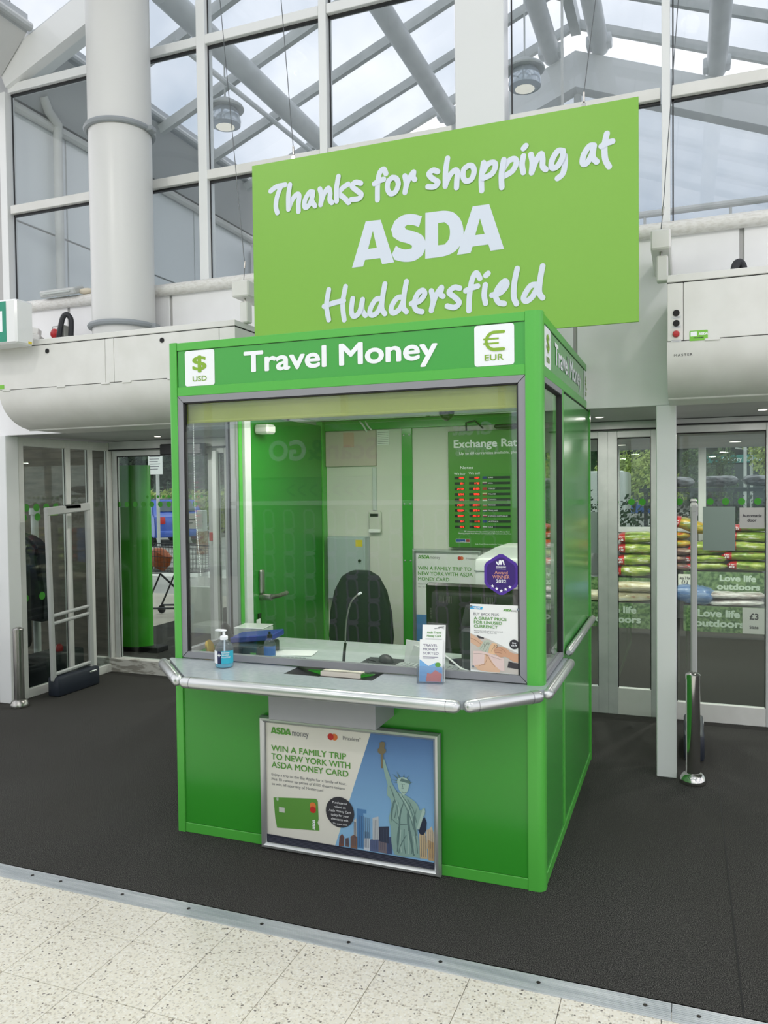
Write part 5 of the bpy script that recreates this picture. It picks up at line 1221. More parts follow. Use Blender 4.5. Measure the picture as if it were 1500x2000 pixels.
# exchange rate board
EB = thing('exchange_rate_board', (-1.16, YB, 1.31), 'green exchange rates board with red digits on back wall', 'rate board')
bd = obj('board', box(bm_new(), -1.447, -0.66, YB-0.04, YB, 1.315, 2.07, 0.003), mat('board_green', (70, 138, 48), 0.35), EB)
plE = front(YB-0.04)
def ez(x, y):   # pixel positions in a zoomed image, scaled to the board face
    return (-1.447 + (x-165)/(1100-165)*0.456, 2.045 - (y-190)/(1915-190)*0.722)
b = bm_new(); u, v = ez(248, 388); add_text(b, 'Exchange Rates', plE, u, v, 0.05, width=0.475, bold=0.022, d=0.001)
u, v = ez(320, 495); add_text(b, 'Up to 60 currencies available, please ask', plE, u, v, 0.0165, width=0.45, bold=0.008, d=0.001)
u, v = ez(330, 716); add_text(b, 'Notes', plE, u, v, 0.0175, width=0.085, bold=0.012, d=0.001)
u, v = ez(245, 806); add_text(b, 'We buy', plE, u, v, 0.0135, width=0.075, bold=0.008, d=0.001)
u, v = ez(445, 802); add_text(b, 'We sell', plE, u, v, 0.0135, width=0.073, bold=0.008, d=0.001)
u, v = ez(300, 1722); add_text(b, 'Starting prepaid Asda Money Currency Card 2% load and unload fees', plE, u, v, 0.0085, bold=0.005, d=0.001)
u, v = ez(380, 1692); add_text(b, '0% commission foreign currency prepaid Asda Money Card', plE, u, v, 0.0085, bold=0.005, d=0.001)
u, v = ez(525, 1885); add_text(b, 'Asda Travel Money provided by Travelex Agency Services', plE, u, v, 0.0075, d=0.001)
obj('lettering', b, PRINT_WHITE, bd)
LED = mat('red_led', (255, 70, 50), 0.5, emit=(255, 60, 40), estr=1.6); STRIPB = mat('dark_strip', (24, 36, 38), 0.35)
rows = [('13965', '11064', 'EURO', (150,150,110)), ('1351', '11702', 'U.S.A.', None), ('241704', '181509', 'TURKEY', None), ('62913', '50936', 'POLAND', (150,170,140)), ('17275', '14493', 'CANADA', None), ('276344', '224571', 'MEXICO', (170,190,150)), ('500324', '397014', 'THAILAND', None), ('325997', '254112', 'CZECH REPUBLIC', None), ('1947', '11119', 'AUSTRALIA', None), ('4976', '47462', 'U.A.E', None)]
FLG = [[(30,50,120)], [(190,190,190),(160,50,60),(40,50,100)], [(170,40,44)], [(210,200,160),(150,60,50)], [(200,60,50),(225,225,220)], [(40,110,70),(220,215,200),(170,60,60)], [(160,60,60),(220,220,220),(50,60,110)], [(225,225,225),(170,40,50),(30,40,90)], [(40,60,130)], [(50,110,80),(220,220,220),(40,40,44)]]
SEG = {'0':'abcdef','1':'bc','2':'abged','3':'abgcd','4':'fgbc','5':'afgcd','6':'afgedc','7':'abc','8':'abcdefg','9':'abcdfg'}
def seg(b, ch_, u, v, w, h, pl, d):
    t_ = w*0.22; S_ = {'a':((0,h),(w,h)), 'g':((0,h/2),(w,h/2)), 'd':((0,0),(w,0)), 'f':((0,h/2),(0,h)), 'b':((w,h/2),(w,h)), 'e':((0,0),(0,h/2)), 'c':((w,0),(w,h/2))}
    for s in SEG[ch_]:
        (a, b0), (c, d0) = S_[s]; x0, x1 = min(a, c), max(a, c); y0, y1 = min(b0, d0), max(b0, d0)
        rect(b, u+x0-t_/2, u+x1+t_/2, v+y0-t_/2, v+y1+t_/2, pl, d)
for k, (bu, se, nm, c) in enumerate(rows):
    yc = 855 + (1610-855)/9*k
    u0, v0 = ez(252, yc+20); u1, v1 = ez(388, yc-18); u2, _ = ez(450, 0); u3, _ = ez(598, 0); u4, _ = ez(700, 0); u5, _ = ez(1000, 0); uf, _ = ez(632, 0); ug, _ = ez(690, 0)
    for x0, x1, digits in ((u0, u1, bu), (u2, u3, se)):
        b = bm_new(); rect(b, x0, x1, v0, v1, plE, 0.0, 0.003); dw = obj('digit_window', b, BLACK, bd)
        b = bm_new(); w = (v1-v0)*0.30; n = len(digits)
        for i, ch_ in enumerate(digits): seg(b, ch_, x1-0.004-(n-i)*w*1.55+w*0.3, v0+(v1-v0)*0.18, w, (v1-v0)*0.62, plE, 0.0036)
        obj('led_digits', b, LED, dw)
    b = bm_new(); rect(b, u4, u5, v0, v1, plE, 0.0, 0.003); cs_ = obj('country_strip', b, STRIPB, bd)
    b = bm_new(); add_text(b, nm, plE, u4+0.005, v0+0.0035, (v1-v0)*0.55, bold=0.01, d=0.0036, width=0.125 if nm.startswith('CZ') else None); obj('lettering', b, PRINT_WHITE, cs_)
    cols_ = FLG[k]; n = len(cols_)
    for i, cc in enumerate(cols_):
        b = bm_new(); rect(b, uf, ug, v1-(v1-v0)*(i+1)/n, v1-(v1-v0)*i/n, plE, 0.0, 0.003); obj('flag_stripe', b, mat('flag_%d_%d_%d' % cc, cc, 0.5), bd)
u0, v0 = ez(262, 1852); u1, v1 = ez(455, 1798); b = bm_new(); rect(b, u0, u1, v0, v1, plE, 0.0, 0.002); lg = obj('provider_logo', b, PRINT_WHITE, bd)
b = bm_new(); rect(b, u0+0.002, u0+(u1-u0)*0.68, v0+0.002, v1-0.002, plE, 0.0, 0.0026); obj('logo_field', b, mat('logo_blue', (24, 70, 150), 0.5), lg)
b = bm_new(); rect(b, u0+(u1-u0)*0.72, u1-0.002, v0+0.002, v1-0.002, plE, 0.0, 0.0026); obj('logo_field', b, mat('logo_crimson', (150, 40, 50), 0.5), lg)
b = bm_new(); add_text(b, 'Travelex', plE, u0+(u1-u0)*0.3, v0+0.003, 0.006, d=0.003); obj('lettering', b, PRINT_WHITE, lg)
# second poster frame on the back wall
P2 = thing('wall_poster', (-1.48, YB, 0.75), 'silver framed money card poster on kiosk back wall', 'poster')
obj('backing', box(bm_new(), -1.71, -1.235, YB-0.008, YB, 0.62, 1.30), mat('poster_board', (120, 122, 124), 0.5), P2)
pl2 = front(YB-0.008); snap_frame(P2, -1.71, -1.235, 0.62, 1.30, 0.025, pl2, 0.018)
b = bm_new(); rect(b, -1.685, -1.26, 0.645, 1.275, pl2, 0.001); p2 = obj('poster_print', b, PAPER, P2)
b = bm_new(); rect(b, -1.685, -1.26, 0.645, 0.86, pl2, 0.0016); obj('sky_print', b, PSKY, p2)
asda_logo(p2, pl2, -1.672, 1.235, 0.024, TEXTGREEN, 0.002)
b = bm_new(); add_text(b, 'money', pl2, -1.588, 1.235, 0.021, width=0.07, d=0.002); add_text(b, 'Priceless°', pl2, -1.34, 1.235, 0.012, d=0.002); add_text(b, 'Enjoy a trip to the Big Apple for a family of four', pl2, -1.672, 1.062, 0.010, d=0.002); add_text(b, 'Plus 10 runner up prizes', pl2, -1.672, 1.042, 0.010, d=0.002)
obj('lettering', b, MIDGREY_PRINT, p2)
twin_discs(p2, pl2, -1.378, 1.243, 0.0125)
b = bm_new()
for k, s in enumerate(('WIN A FAMILY TRIP TO', 'NEW YORK WITH ASDA', 'MONEY CARD')): add_text(b, s, pl2, -1.672, 1.160-0.036*k, 0.024, width=(0.365, 0.375, 0.215)[k], bold=0.01, d=0.002)
obj('lettering', b, TEXTGREEN, p2)
# cables and black box above the board
b = bm_new(); tube(b, [(-1.33, 4.99, 2.04), (-1.32, 4.94, 2.12), (-1.26, 4.93, 2.13), (-1.21, 4.95, 2.08)], 0.006, 6); tag(obj('power_lead', b, BLACK), 'black power lead looping above the exchange rate board', 'cable')
b = bm_new(); box(b, -1.13, -0.90, 4.90, 4.955, 2.075, 2.10, 0.008); tag(obj('controller_box', b, BLACK), 'flat black controller above the exchange rate board', 'controller')
b = bm_new(); tube(b, [(-2.08, 4.98, 2.17), (-2.04, 4.96, 2.13), (-2.02, 4.97, 2.09)], 0.007, 6); tube(b, [(-2.04, 4.98, 2.17), (-2.01, 4.96, 2.13), (-1.985, 4.97, 2.10)], 0.006, 6); tag(obj('white_lead', b, PAPER), 'pair of pale cables dropping to the notice board', 'cable')

# ================================================================== THE HALL
# ---- hanging sign
YS = 3.9
sg = thing('hanging_sign', (-1.23, YS, 2.47), 'large lime green sign hanging above the kiosk', 'sign')
sb = obj('sign_board', box(bm_new(), -2.257, -0.205, YS, YS+0.012, 2.47, 3.508, 0.001), SIGN_GREEN, sg)
b = bm_new()
for i, s in enumerate(HAND_TOP + HAND_LOW): stroke(b, s, 0.0285, front(YS), 0.0012 + 0.0013*(i % 3))
obj('lettering', b, SIGN_WHITE, sb)
b = bm_new(); add_logo(b, front(YS), -1.659, 2.877, 0.240, 0.0014); obj('logo', b, SIGN_WHITE, sb)
WIRE = mat('steel_wire', (96, 100, 102), 0.4, 0.6)
for x, xt in ((-2.001, -2.24), (-0.453, -0.12)):
    b = bm_new(); lathe(b, [(0.010, -0.002), (0.012, 0), (0.010, 0.002)], (x, YS+0.006, 3.517), 12, 'Y'); obj('eyelet', b, CHROME, sg)
    b = bm_new(); tube(b, [(x, YS+0.006, 3.53), (x, YS+0.006, 3.575)], 0.006, 8); obj('wire_clamp', b, BRUSHED, sg)
    b = bm_new(); tube(b, [(x, YS+0.006, 3.57), (xt, YS+0.1, roof_z(xt)+0.15)], 0.0022, 6); obj('wire', b, WIRE, sg)

# ---- air curtains over both doorways
def air_curtain(name, x0, x1, label, joints, hinges, holes):
    t = thing(name, ((x0+x1)/2, 4.5, 2.16), label, 'air curtain')
    yf, yb = 4.2, 4.842
    # upper box in panels
    prof_low = [(yf, 2.415)] + [(yf + 0.30*(1-math.cos(a)), 2.415 - 0.255*math.sin(a)) for a in [math.pi/2*k/9 for k in range(1, 10)]] + [(yb, 2.16), (yb, 2.415)]
    b = bm_new(); A = [b.verts.new((x0, y, z)) for y, z in prof_low]; B = [b.verts.new((x1, y, z)) for y, z in prof_low]; n = len(A)
    b.faces.new(A); b.faces.new(B[::-1])
    for k in range(n): b.faces.new((A[k], B[k], B[(k+1) % n], A[(k+1) % n]))
    bmesh.ops.recalc_face_normals(b, faces=b.faces); cv = obj('curved_cowl', b, WHITE, t)
    b = bm_new(); tube(b, [(x0, yf+0.27, 2.165), (x1, yf+0.27, 2.165)], 0.012, 8); obj('cowl_lip', b, WHITE, cv)
    b = bm_new(); box(b, x0+0.004, x1-0.004, yf+0.01, yb, 2.42, 2.70); obj('core', b, JOINT, t)
    for a, c in zip([x0]+joints, joints+[x1]):
        b = bm_new(); box(b, a+0.0015, c-0.0015, yf, yf+0.3, 2.419, 2.703, 0.002); obj('casing_panel', b, WHITE, t)
    b = bm_new(); box(b, x0, x1, yf-0.002, yb, 2.708, 2.745, 0.003); obj('top_cap', b, WHITE, t)
    b = bm_new(); box(b, x0+0.001, x1-0.001, yf+0.004, yf+0.3, 2.702, 2.709); box(b, x0+0.001, x1-0.001, yf+0.004, yf+0.3, 2.413, 2.42); obj('shadow_gap', b, RUBBER, t)
    for x in hinges: obj('hinge', box(bm_new(), x-0.035, x+0.035, yf-0.006, yf+0.004, 2.408, 2.42, 0.002), WHITE, t)
    for x, z in holes:
        b = bm_new(); lathe(b, [(0.016, 0), (0.016, 0.004), (0.012, 0.006)], (x, yf-0.005, z), 14, 'Y'); obj('grommet', b, RUBBER, t)
    return t
al = air_curtain('air_curtain', -4.47, -2.566, 'long white air curtain unit over the left doorway', [-3.55, -3.48, -2.68], [-4.40, -3.92, -3.55, -3.38, -3.03], [(-4.03, 2.66), (-3.10, 2.66)])
ar = air_curtain('air_curtain', -0.088, 2.2, 'long white air curtain unit marked MASTER over the right doorway', [-0.012], [0.12, 0.7, 1.3], [(-0.045, 2.555), (-0.045, 2.505)])
ar_c = [c for c in ar.children if c.name.startswith('curved_cowl')][0]
b = bm_new(); 
def cowl_pl(u, v, d):   # follow the cowl just under the hinge line
    z = v; s = (2.415-z)/0.255; y = 4.2 + 0.30*(1-math.sqrt(max(0, 1-s*s))); return (u, y-d, z)
add_text(b, 'MASTER', cowl_pl, -0.055, 2.343, 0.011, width=0.085, d=0.0008, spacing=1.3); obj('lettering', b, DKGREY_PRINT, ar_c)
b = bm_new(); lathe(b, [(0.017, 0), (0.017, -0.008), (0.013, -0.016), (0.004, -0.018)], (-0.046, 4.2, 2.452), 16, 'Y'); obj('stop_button', b, RED, ar)
for z in (2.535, 2.488, 2.42):
    b = bm_new(); rect(b, -0.07, -0.022, z-0.008, z+0.006, front(4.2), 0.0005, 0.001); st_ = obj('small_label', b, mat('faded_label', (206, 208, 206), 0.5), ar)
    b = bm_new(); stroke(b, [(-0.066, z+0.001), (-0.026, z+0.001)], 0.0016, front(4.2), 0.0014); stroke(b, [(-0.06, z-0.004), (-0.03, z-0.004)], 0.0014, front(4.2), 0.0014); obj('label_print', b, mat('lilac_print', (150, 152, 168), 0.6), st_)
b = bm_new(); poly(b, rrect(0.016, 0.10, 2.412, 2.462, 0.004), front(4.2), 0.0005, 0.0015); st_ = obj('green_label', b, mat('label_green', (120, 190, 60), 0.5), ar)
b = bm_new(); add_logo(b, front(4.2), 0.058, 2.438, 0.0125, 0.002); rect(b, 0.021, 0.050, 2.434, 2.457, front(4.2), 0.002); obj('label_logo', b, PRINT_WHITE, st_)
b = bm_new(); add_text(b, 'FRIAS5082', front(4.2), 0.036, 2.424, 0.005, d=0.002, bold=0.02, width=0.045); obj('label_print', b, DKGREY_PRINT, st_)
b = bm_new(); rect(b, -4.47, -4.42, 2.425, 2.455, front(4.2), 0.0005, 0.0015); obj('green_label', b, MATS['label_green'], al)
# suspension arms with wires
def arm(x0, x1, label, wx_top):
    t = thing('suspension_arm', ((x0+x1)/2, 4.84, 2.9), label, 'bracket')
    obj('arm_box', box(bm_new(), x0, x1, 4.27, 4.845, 2.90, 3.0, 0.008), WHITE, t)
    b = bm_new(); s = 1; xm = (x0+x1)/2
    for q in ([(4.27, 2.86), (4.33, 2.86)], [(4.33, 2.86), (4.33, 2.75)]): pass
    obj('hook_plate', box(bm_new(), xm-0.02, xm+0.035, 4.30, 4.36, 2.745, 2.875, 0.006), WHITE, t)
    b = bm_new(); tube(b, [(xm, 4.33, 2.905), (xm, 4.33, 2.80)], 0.007, 8); obj('bolt', b, BRUSHED, t)
    b = bm_new(); tube(b, [(xm, 4.32, 3.0), (xm+0.01, 4.32, 3.10), (wx_top, 4.4, roof_z(wx_top)+0.1)], 0.0024, 6); w = obj('wire', b, WIRE, t)
    b = bm_new(); tube(b, [(xm+0.008, 4.32, 3.085), (xm+0.012, 4.322, 3.125)], 0.006, 8); obj('wire_clamp', b, BRUSHED, w)
    return t
arm(-2.632, -2.512, 'white suspension arm above the left air curtain by the sign', -2.85)
arm(-0.168, -0.072, 'white suspension arm above the right air curtain', 0.10)
# junk on top of the left unit
SWX = -0.31
t = thing('isolator_switch', (-4.31, 4.7, 2.745), 'grey isolator switch with red knob and black hose on air curtain', 'switch')
obj('box', box(bm_new(), -4.06+SWX, -3.94+SWX, 4.60, 4.70, 2.745, 2.93, 0.006), mat('switch_grey', (148, 150, 144), 0.5), t)
b = bm_new(); lathe(b, [(0.035, 0), (0.035, -0.02), (0.02, -0.03)], (-4.02+SWX, 4.6, 2.87), 18, 'Y'); obj('red_knob', b, RED, t)
obj('paper_tag', box(bm_new(), -4.045+SWX, -4.0+SWX, 4.598, 4.6, 2.905, 2.92), PAPER, t)
b = bm_new(); tube(b, [(p[0]+SWX, p[1], p[2]) for p in smooth3(((-3.985, 4.58, 2.75), (-3.965, 4.575, 2.86), (-3.94, 4.575, 2.95), (-3.925, 4.578, 2.985), (-3.905, 4.585, 3.0), (-3.89, 4.6, 2.985), (-3.885, 4.61, 2.95), (-3.90, 4.62, 2.85)))], 0.019, 10); obj('hose', b, mat('black_hose', (40, 42, 46), 0.5), t)
b = bm_new(); tube(b, smooth3([(0.235, 4.55, 2.74), (0.235, 4.55, 2.80), (0.24, 4.55, 2.84), (0.252, 4.56, 2.862), (0.268, 4.57, 2.862), (0.28, 4.58, 2.84), (0.283, 4.58, 2.80), (0.283, 4.58, 2.74)]), 0.021, 10); tag(obj('cable_hose', b, MATS['black_hose']), 'black hose loop poking above the right air curtain', 'hose')
t = thing('cable_tray', (-4.4, 4.6, 2.745), 'old white cable tray lying on the left air curtain', 'cable tray')
b = bm_new(); beam(b, (-4.66, 4.42, 2.87), (-4.42, 4.56, 2.83), 0.16, 0.04, bev=0.006); obj('tray', b, WHITE, t)
b = bm_new(); beam(b, (-4.66, 4.42, 2.92), (-4.44, 4.56, 2.88), 0.10, 0.05, bev=0.006); obj('cover', b, WHITE, t)
b = bm_new(); tube(b, [(-4.47, 4.52, 2.745), (-4.47, 4.52, 2.82)], 0.008, 8); obj('bolt', b, RUBBER, t)
b = bm_new(); box(b, -4.62, -4.46, 4.56, 4.68, 2.745, 2.83, 0.01); obj('foot', b, WHITE, t)
t = thing('floodlight', (-4.5, 4.93, 3.2), 'grey floodlight lying on the window ledge at left', 'floodlight')
b = bm_new(); obox(b, (-4.45, 4.80, 3.235), (0.34, 0.12, 0.05), (0.35, 0, 0.0), 0.01); obj('housing', b, ALU, t)
b = bm_new(); obox(b, (-4.45, 4.765, 3.225), (0.26, 0.07, 0.012), (0.35, 0, 0.0), 0.003); obj('lens', b, mat('pale_lens', (190, 196, 192), 0.2), t)
b = bm_new(); bmesh.ops.create_uvsphere(b, u_segments=12, v_segments=8, radius=1); b.transform(Matrix.Translation((-4.24, 4.82, 3.225)) @ Matrix.Diagonal((0.07, 0.03, 0.022, 1))); tag(obj('cream_cloth', b, mat('cream_cloth', (222, 212, 192), 0.9)), 'crumpled cream cloth on the ledge beside the floodlight', 'cloth')
# exit sign box
t = thing('exit_light_box', (-4.3, 4.08, 2.69), 'white emergency exit light box with green face at far left', 'exit sign')
obj('case', box(bm_new(), -4.62, -4.085, 3.99, 4.14, 2.685, 2.975, 0.012), WHITE_CLEAN, t)
GE = mat('exit_green', (28, 140, 112), 0.4)
b = bm_new(); rect(b, -4.61, -4.168, 2.70, 2.962, front(3.99), 0.0, 0.002); fc_ = obj('green_face', b, GE, t)
b = bm_new(); rect(b, -4.52, -4.20, 2.765, 2.90, front(3.988), 0.0, 0.001); obj('white_symbol', b, PRINT_WHITE, fc_)
obj('bracket', box(bm_new(), -4.5, -4.2, 4.139, 4.2, 2.70, 2.74), WHITE, t)
b = bm_new(); box(b, -4.0855, -4.084, 4.09, 4.12, 2.695, 2.712); obj('yellow_label', b, mat('yellow_label', (222, 200, 60), 0.5), t)

# ---- big white column
COL = mat('column_white_gloss', (206, 207, 205), 0.34)
cx, cy, cr = -3.725, 4.612, 0.215
co = thing('column', (cx, cy, 2.745), 'big round glossy white column in front of the glazing', 'column')
b = bm_new(); lathe(b, [(cr, 2.745), (cr, roof_z(cx)+0.05)], (cx, cy, 0), 48); obj('shaft', b, COL, co)
BAND = mat('grey_band', (140, 146, 150), 0.4)
for z, tilt in ((2.865, -0.02), (4.23, 0.0)):
    pts = [(cx+(cr+0.012)*math.cos(a), cy+(cr+0.012)*math.sin(a), z) for a in [2*math.pi*k/40 for k in range(40)]]
    b = bm_new(); tube(b, pts, 0.02, 8, closed=True); bd_ = obj('clamp_band', b, BAND, co)
    b = bm_new(); obox(b, (cx+(cr+0.03)*math.cos(0.1), cy+(cr+0.03)*math.sin(0.1), z-0.005), (0.05, 0.07, 0.035), (0, 0, 0.1), 0.006); obj('clamp_latch', b, BAND, bd_)

# ---- pendant lamps behind the glass
def pendant(loc, label):
    t = thing('pendant_lamp', loc, label, 'lamp', 'industrial pendant lamps in the porch')
    b = bm_new(); lathe(b, [(0.03, 0.13), (0.06, 0.12), (0.155, 0.06), (0.165, 0.04), (0.16, 0.03), (0.105, 0.035)], n=28); obj('shade_cap', b, ALU, t, True)
    b = bm_new(); lathe(b, [(0.10, 0.035), (0.125, 0.0), (0.135, -0.07), (0.13, -0.10), (0.10, -0.115)], n=28); obj('reflector', b, mat('prism_reflector', (190, 198, 204), 0.12, 0.5), t, True)
    b = bm_new(); lathe(b, [(0.08, -0.118), (0.08, -0.1155)], n=20); obj('diffuser', b, mat('lamp_glow', (250, 246, 232), 0.5, emit=(255, 248, 230), estr=0.35), t, True)
    h = roof_z(loc[0]) + 0.15 - loc[2]
    b = bm_new(); tube(b, [(0, 0, 0.12), (0, 0, h)], 0.008, 6); obj('cable', b, ALU, t, True)
    return t
pendant((-1.24, 6.6, 5.10), 'industrial pendant lamp beside the thick king post')
pendant((-3.74, 6.02, 4.98), 'industrial pendant lamp hanging left of the green sign')
for i, (x, y) in enumerate(((-3.4, 1.6), (-1.1, 1.2), (1.3, 1.6), (-3.4, -1.6), (-1.1, -1.8), (1.3, -1.6))):  # extra lamps out of view, added to brighten the hall and kiosk front
    t = pendant((x, y, 4.95 if x != -1.1 else 5.3), 'added pendant lamp out of view, brightening the hall')
    t['group'] = 'added pendant lamps out of view over the hall'
    ld = bpy.data.lights.new('hall_fill_light', 'POINT'); ld.shadow_soft_size = 0.13; ld.energy = 36; ld.color = (1.0, 0.96, 0.9)
    lo = bpy.data.objects.new('hall_fill_light', ld); C.objects.link(lo); lo.parent = t; lo.location = (0, 0, -0.26)
# service pipes under the porch roof
for i, (x, z) in enumerate(((-4.35, 4.86), )):
    b = bm_new(); tube(b, [(-3.55, 5.03, 5.05), (-3.4, 8.8, 5.05)], 0.022, 8); tag(obj('conduit_pipe', b, TUBE_M), 'thin white conduit pipe running under the porch roof', 'pipe')
b = bm_new(); tube(b, [(-1.02, 7.2, 6.3), (-1.02, 7.2, 4.2)], 0.012, 8); tube(b, [(-1.02, 7.2, 6.0), (-1.02, 7.2, 6.03), (-1.02, 7.2, 6.09), (-1.02, 7.2, 6.12)], [0.03, 0.07, 0.07, 0.03], 14); tag(obj('drop_rod', b, WHITE), 'white drop rod with round boss near the porch ridge', 'rod')

# ---- bollards
def bollard(loc, m, label):
    t = thing('bollard', loc, label, 'bollard', 'low steel bollards by the portal posts')
    b = bm_new(); lathe(b, [(0.039, 0.02), (0.039, 0.600)], n=28); obj('tube', b, m, t, True)
    b = bm_new(); lathe(b, [(0.041, 0.598), (0.041, 0.622), (0.038, 0.626), (0.02, 0.636), (0.002, 0.638)], n=28); obj('cap', b, m, t, True)
    b = bm_new(); lathe(b, [(0.070, 0.0), (0.073, 0.008), (0.070, 0.028), (0.058, 0.05), (0.044, 0.06), (0.039, 0.061)], n=28); obj('dome_base', b, m, t, True)
bollard((-4.965, 4.79, 0.0005), BRUSHED, 'scuffed brushed steel bollard at the left portal post')
bollard((0.036, 4.80, 0.0005), CHROME, 'polished steel bollard at the right portal post')

# ---- security gates
def gate(x, y0, label):
    t = thing('security_gate', (x, y0+0.25, 0), label, 'security gate', 'security gates inside the doorways')
    G = mat('gate_grey', (178, 180, 178), 0.45)
    y1 = y0+0.50
    pts = [(x, y0+0.03, 0.14), (x, y0+0.01, 0.9), (x, y0+0.02, 1.5), (x, y0+0.045, 1.535)]
    def fr(a, c, w=0.046): 
        b = bm_new(); beam(b, a, c, 0.036 if abs(a[2]-c[2]) > 0.2 else (0.044 if w > 0.06 else 0.03), w, up=(0, 0, 1) if abs(a[2]-c[2]) < 0.2 else (0, 1, 0), bev=0.008); return b
    obj('upright', fr((x, y0+0.03, 0.13), (x, y0+0.0, 1.55)), G, t); obj('upright', fr((x, y1-0.02, 0.13), (x, y1-0.03, 1.575)), G, t)
    tb = obj('top_bar', fr((x, y0-0.02, 1.545), (x, y1-0.01, 1.578), 0.07), G, t)
    obj('cross_bar', fr((x, y0+0.02, 0.675), (x, y1-0.03, 0.70), 0.028), G, t); obj('cross_bar', fr((x, y0+0.02, 0.61), (x, y1-0.03, 0.635), 0.028), G, t)
    obj('bottom_bar', fr((x, y0+0.03, 0.185), (x, y1-0.02, 0.20), 0.03), G, t)
    bf = obj('base_foot', box(bm_new(), x-0.06, x+0.06, y0+0.02, y1+0.02, 0, 0.165, 0.02), DARK, t)
    obj('chrome_latch', box(bm_new(), x+0.058, x+0.064, y1-0.11, y1-0.02, 0.125, 0.14, 0.002), SILVER, bf)
    obj('sensor_strip', box(bm_new(), x-0.022, x+0.022, y0+0.19, y0+0.37, 1.565, 1.60, 0.003), BLACK, t)
    obj('green_sticker', box(bm_new(), x+0.018, x+0.0192, y0+0.02, y0+0.10, 1.515, 1.565), MATS['label_green'], tb)
gate(-4.93, 5.09, 'grey looped security gate with dark foot by the left wing')
gate(0.045, 5.15, 'security gate seen edge-on behind the polished bollard')

# ---- display beyond the left wing: hanging dark bag on a pole
t = thing('bag_stand', (-5.72, 5.75, 0), 'grey pole stand with dark sports bag behind the left screen', 'bag stand')
b = bm_new(); tube(b, [(-5.72, 5.75, 0.02), (-5.72, 5.75, 1.55)], 0.035, 12); tube(b, [(-5.72, 5.75, 1.50), (-5.72, 5.75, 1.56)], 0.05, 12); obj('pole', b, ALU, t)
obj('base', box(bm_new(), -6.0, -5.45, 5.55, 5.95, 0, 0.03, 0.008), BLACK, t)
NAVY = noise_mat('navy_nylon', (14, 20, 32), (22, 30, 44), 30, 0.6)
b = bm_new(); poly(b, [(-5.95, 0.55), (-5.48, 0.52), (-5.46, 0.8), (-5.52, 1.12), (-5.5, 1.20), (-5.62, 1.3), (-5.9, 1.36)], front(5.72), 0, 0.16); bmesh.ops.recalc_face_normals(b, faces=b.faces); bmesh.ops.bevel(b, geom=b.edges[:], offset=0.03, segments=2, affect='EDGES'); bg_ = obj('bag', b, NAVY, t)
b = bm_new(); tube(b, [(-5.62, 5.545, 1.22), (-5.85, 5.545, 0.95)], 0.006, 6); tube(b, [(-5.85, 5.545, 1.15), (-5.60, 5.545, 0.88), (-5.60, 5.545, 0.54)], 0.006, 6); obj('strap', b, mat('pale_strap', (150, 152, 150), 0.6), bg_)
t = thing('storage_crate', (-5.30, 5.5, 0), 'dark crate on the floor behind the left glass screen', 'crate')
obj('crate', box(bm_new(), -5.43, -5.17, 5.30, 5.75, 0.0, 0.28, 0.01), mat('dark_crate', (44, 48, 50), 0.6), t)
b = bm_new(); lathe(b, [(0.03, 0.0), (0.035, 0.03), (0.02, 0.06)], (-5.27, 5.55, 0.28), 12); obj('red_lid', b, RED, t)
# dark trolley sliver at the far left edge
t = thing('shopping_basket_stack', (-5.75, 4.7, 0), 'dark pushchair wheels and frame at the far left edge', 'pushchair')
obj('seat_shell', box(bm_new(), -6.1, -5.30, 4.75, 5.3, 0.35, 1.2, 0.06), BLACK, t)
for y in (4.8, 5.2):
    b = bm_new(); lathe(b, [(0.12, -0.02), (0.13, 0), (0.12, 0.02)], (-5.4, y, 0.131), 20, 'X'); obj('wheel', b, RUBBER, t)
b = bm_new(); tube(b, [(-5.3, 4.74, 0.85), (-5.29, 4.74, 0.95), (-5.35, 4.74, 1.0), (-5.5, 4.74, 1.02)], 0.02, 8); obj('handle', b, PRINT_WHITE, t)
b = bm_new(); tube(b, [(-5.32, 4.76, 0.25), (-5.32, 4.76, 0.85)], 0.012, 8); tube(b, [(-5.32, 4.76, 0.45), (-6.0, 4.76, 0.5)], 0.012, 8); obj('frame_tube', b, SILVER, t)

# ================================================================== LOBBY STOCK
GREENB = noise_mat('leaf_print', (58, 92, 54), (112, 142, 92), 26, 0.6, lo=0.4, hi=0.6)
def display(x0, x1, y, z0, z1, label, text_x, th, parts=('Love life', 'outdoors')):
    t = thing('display_bin', ((x0+x1)/2, y+0.2, z0), label, 'display bin', 'printed display bins in the lobby')
    obj('bin_front', box(bm_new(), x0, x1, y, y+0.02, z0, z1), GREENB, t)
    obj('bin_shelf', box(bm_new(), x0, x1, y+0.02, y+0.55, z1-0.04, z1-0.015), ALU, t)
    for x in (x0+0.02, x1-0.02): obj('bin_side', box(bm_new(), x-0.02, x+0.02, y+0.02, y+0.55, z0, z1-0.04), ALU, t)
    b = bm_new()
    for k, s in enumerate(parts): add_text(b, s, front(y), text_x-0.03*k, z1-th*(1.45+1.35*k), th*(1-0.0*k), bold=0.035, d=0.001, width=(0.44, 0.52)[k]*th/0.085)
    obj('lettering', b, mat('sage_print', (186, 204, 186), 0.6), t)
    return t
display(-0.03, 0.86, 9.85, 0.0, 0.30, 'low display bin printed Love life outdoors behind the right door', 0.13, 0.085)
display(-1.35, -0.40, 9.85, 0.0, 0.30, 'low display bin printed Love life outdoors right of the kiosk', -1.0, 0.085)
display(-0.03, 0.86, 10.25, 0.40, 0.66, 'raised display bin behind the silver sacks', 0.38, 0.075)
display(-1.35, -0.40, 10.25, 0.30, 0.56, 'raised display bin behind the cream sacks', -0.95, 0.075)
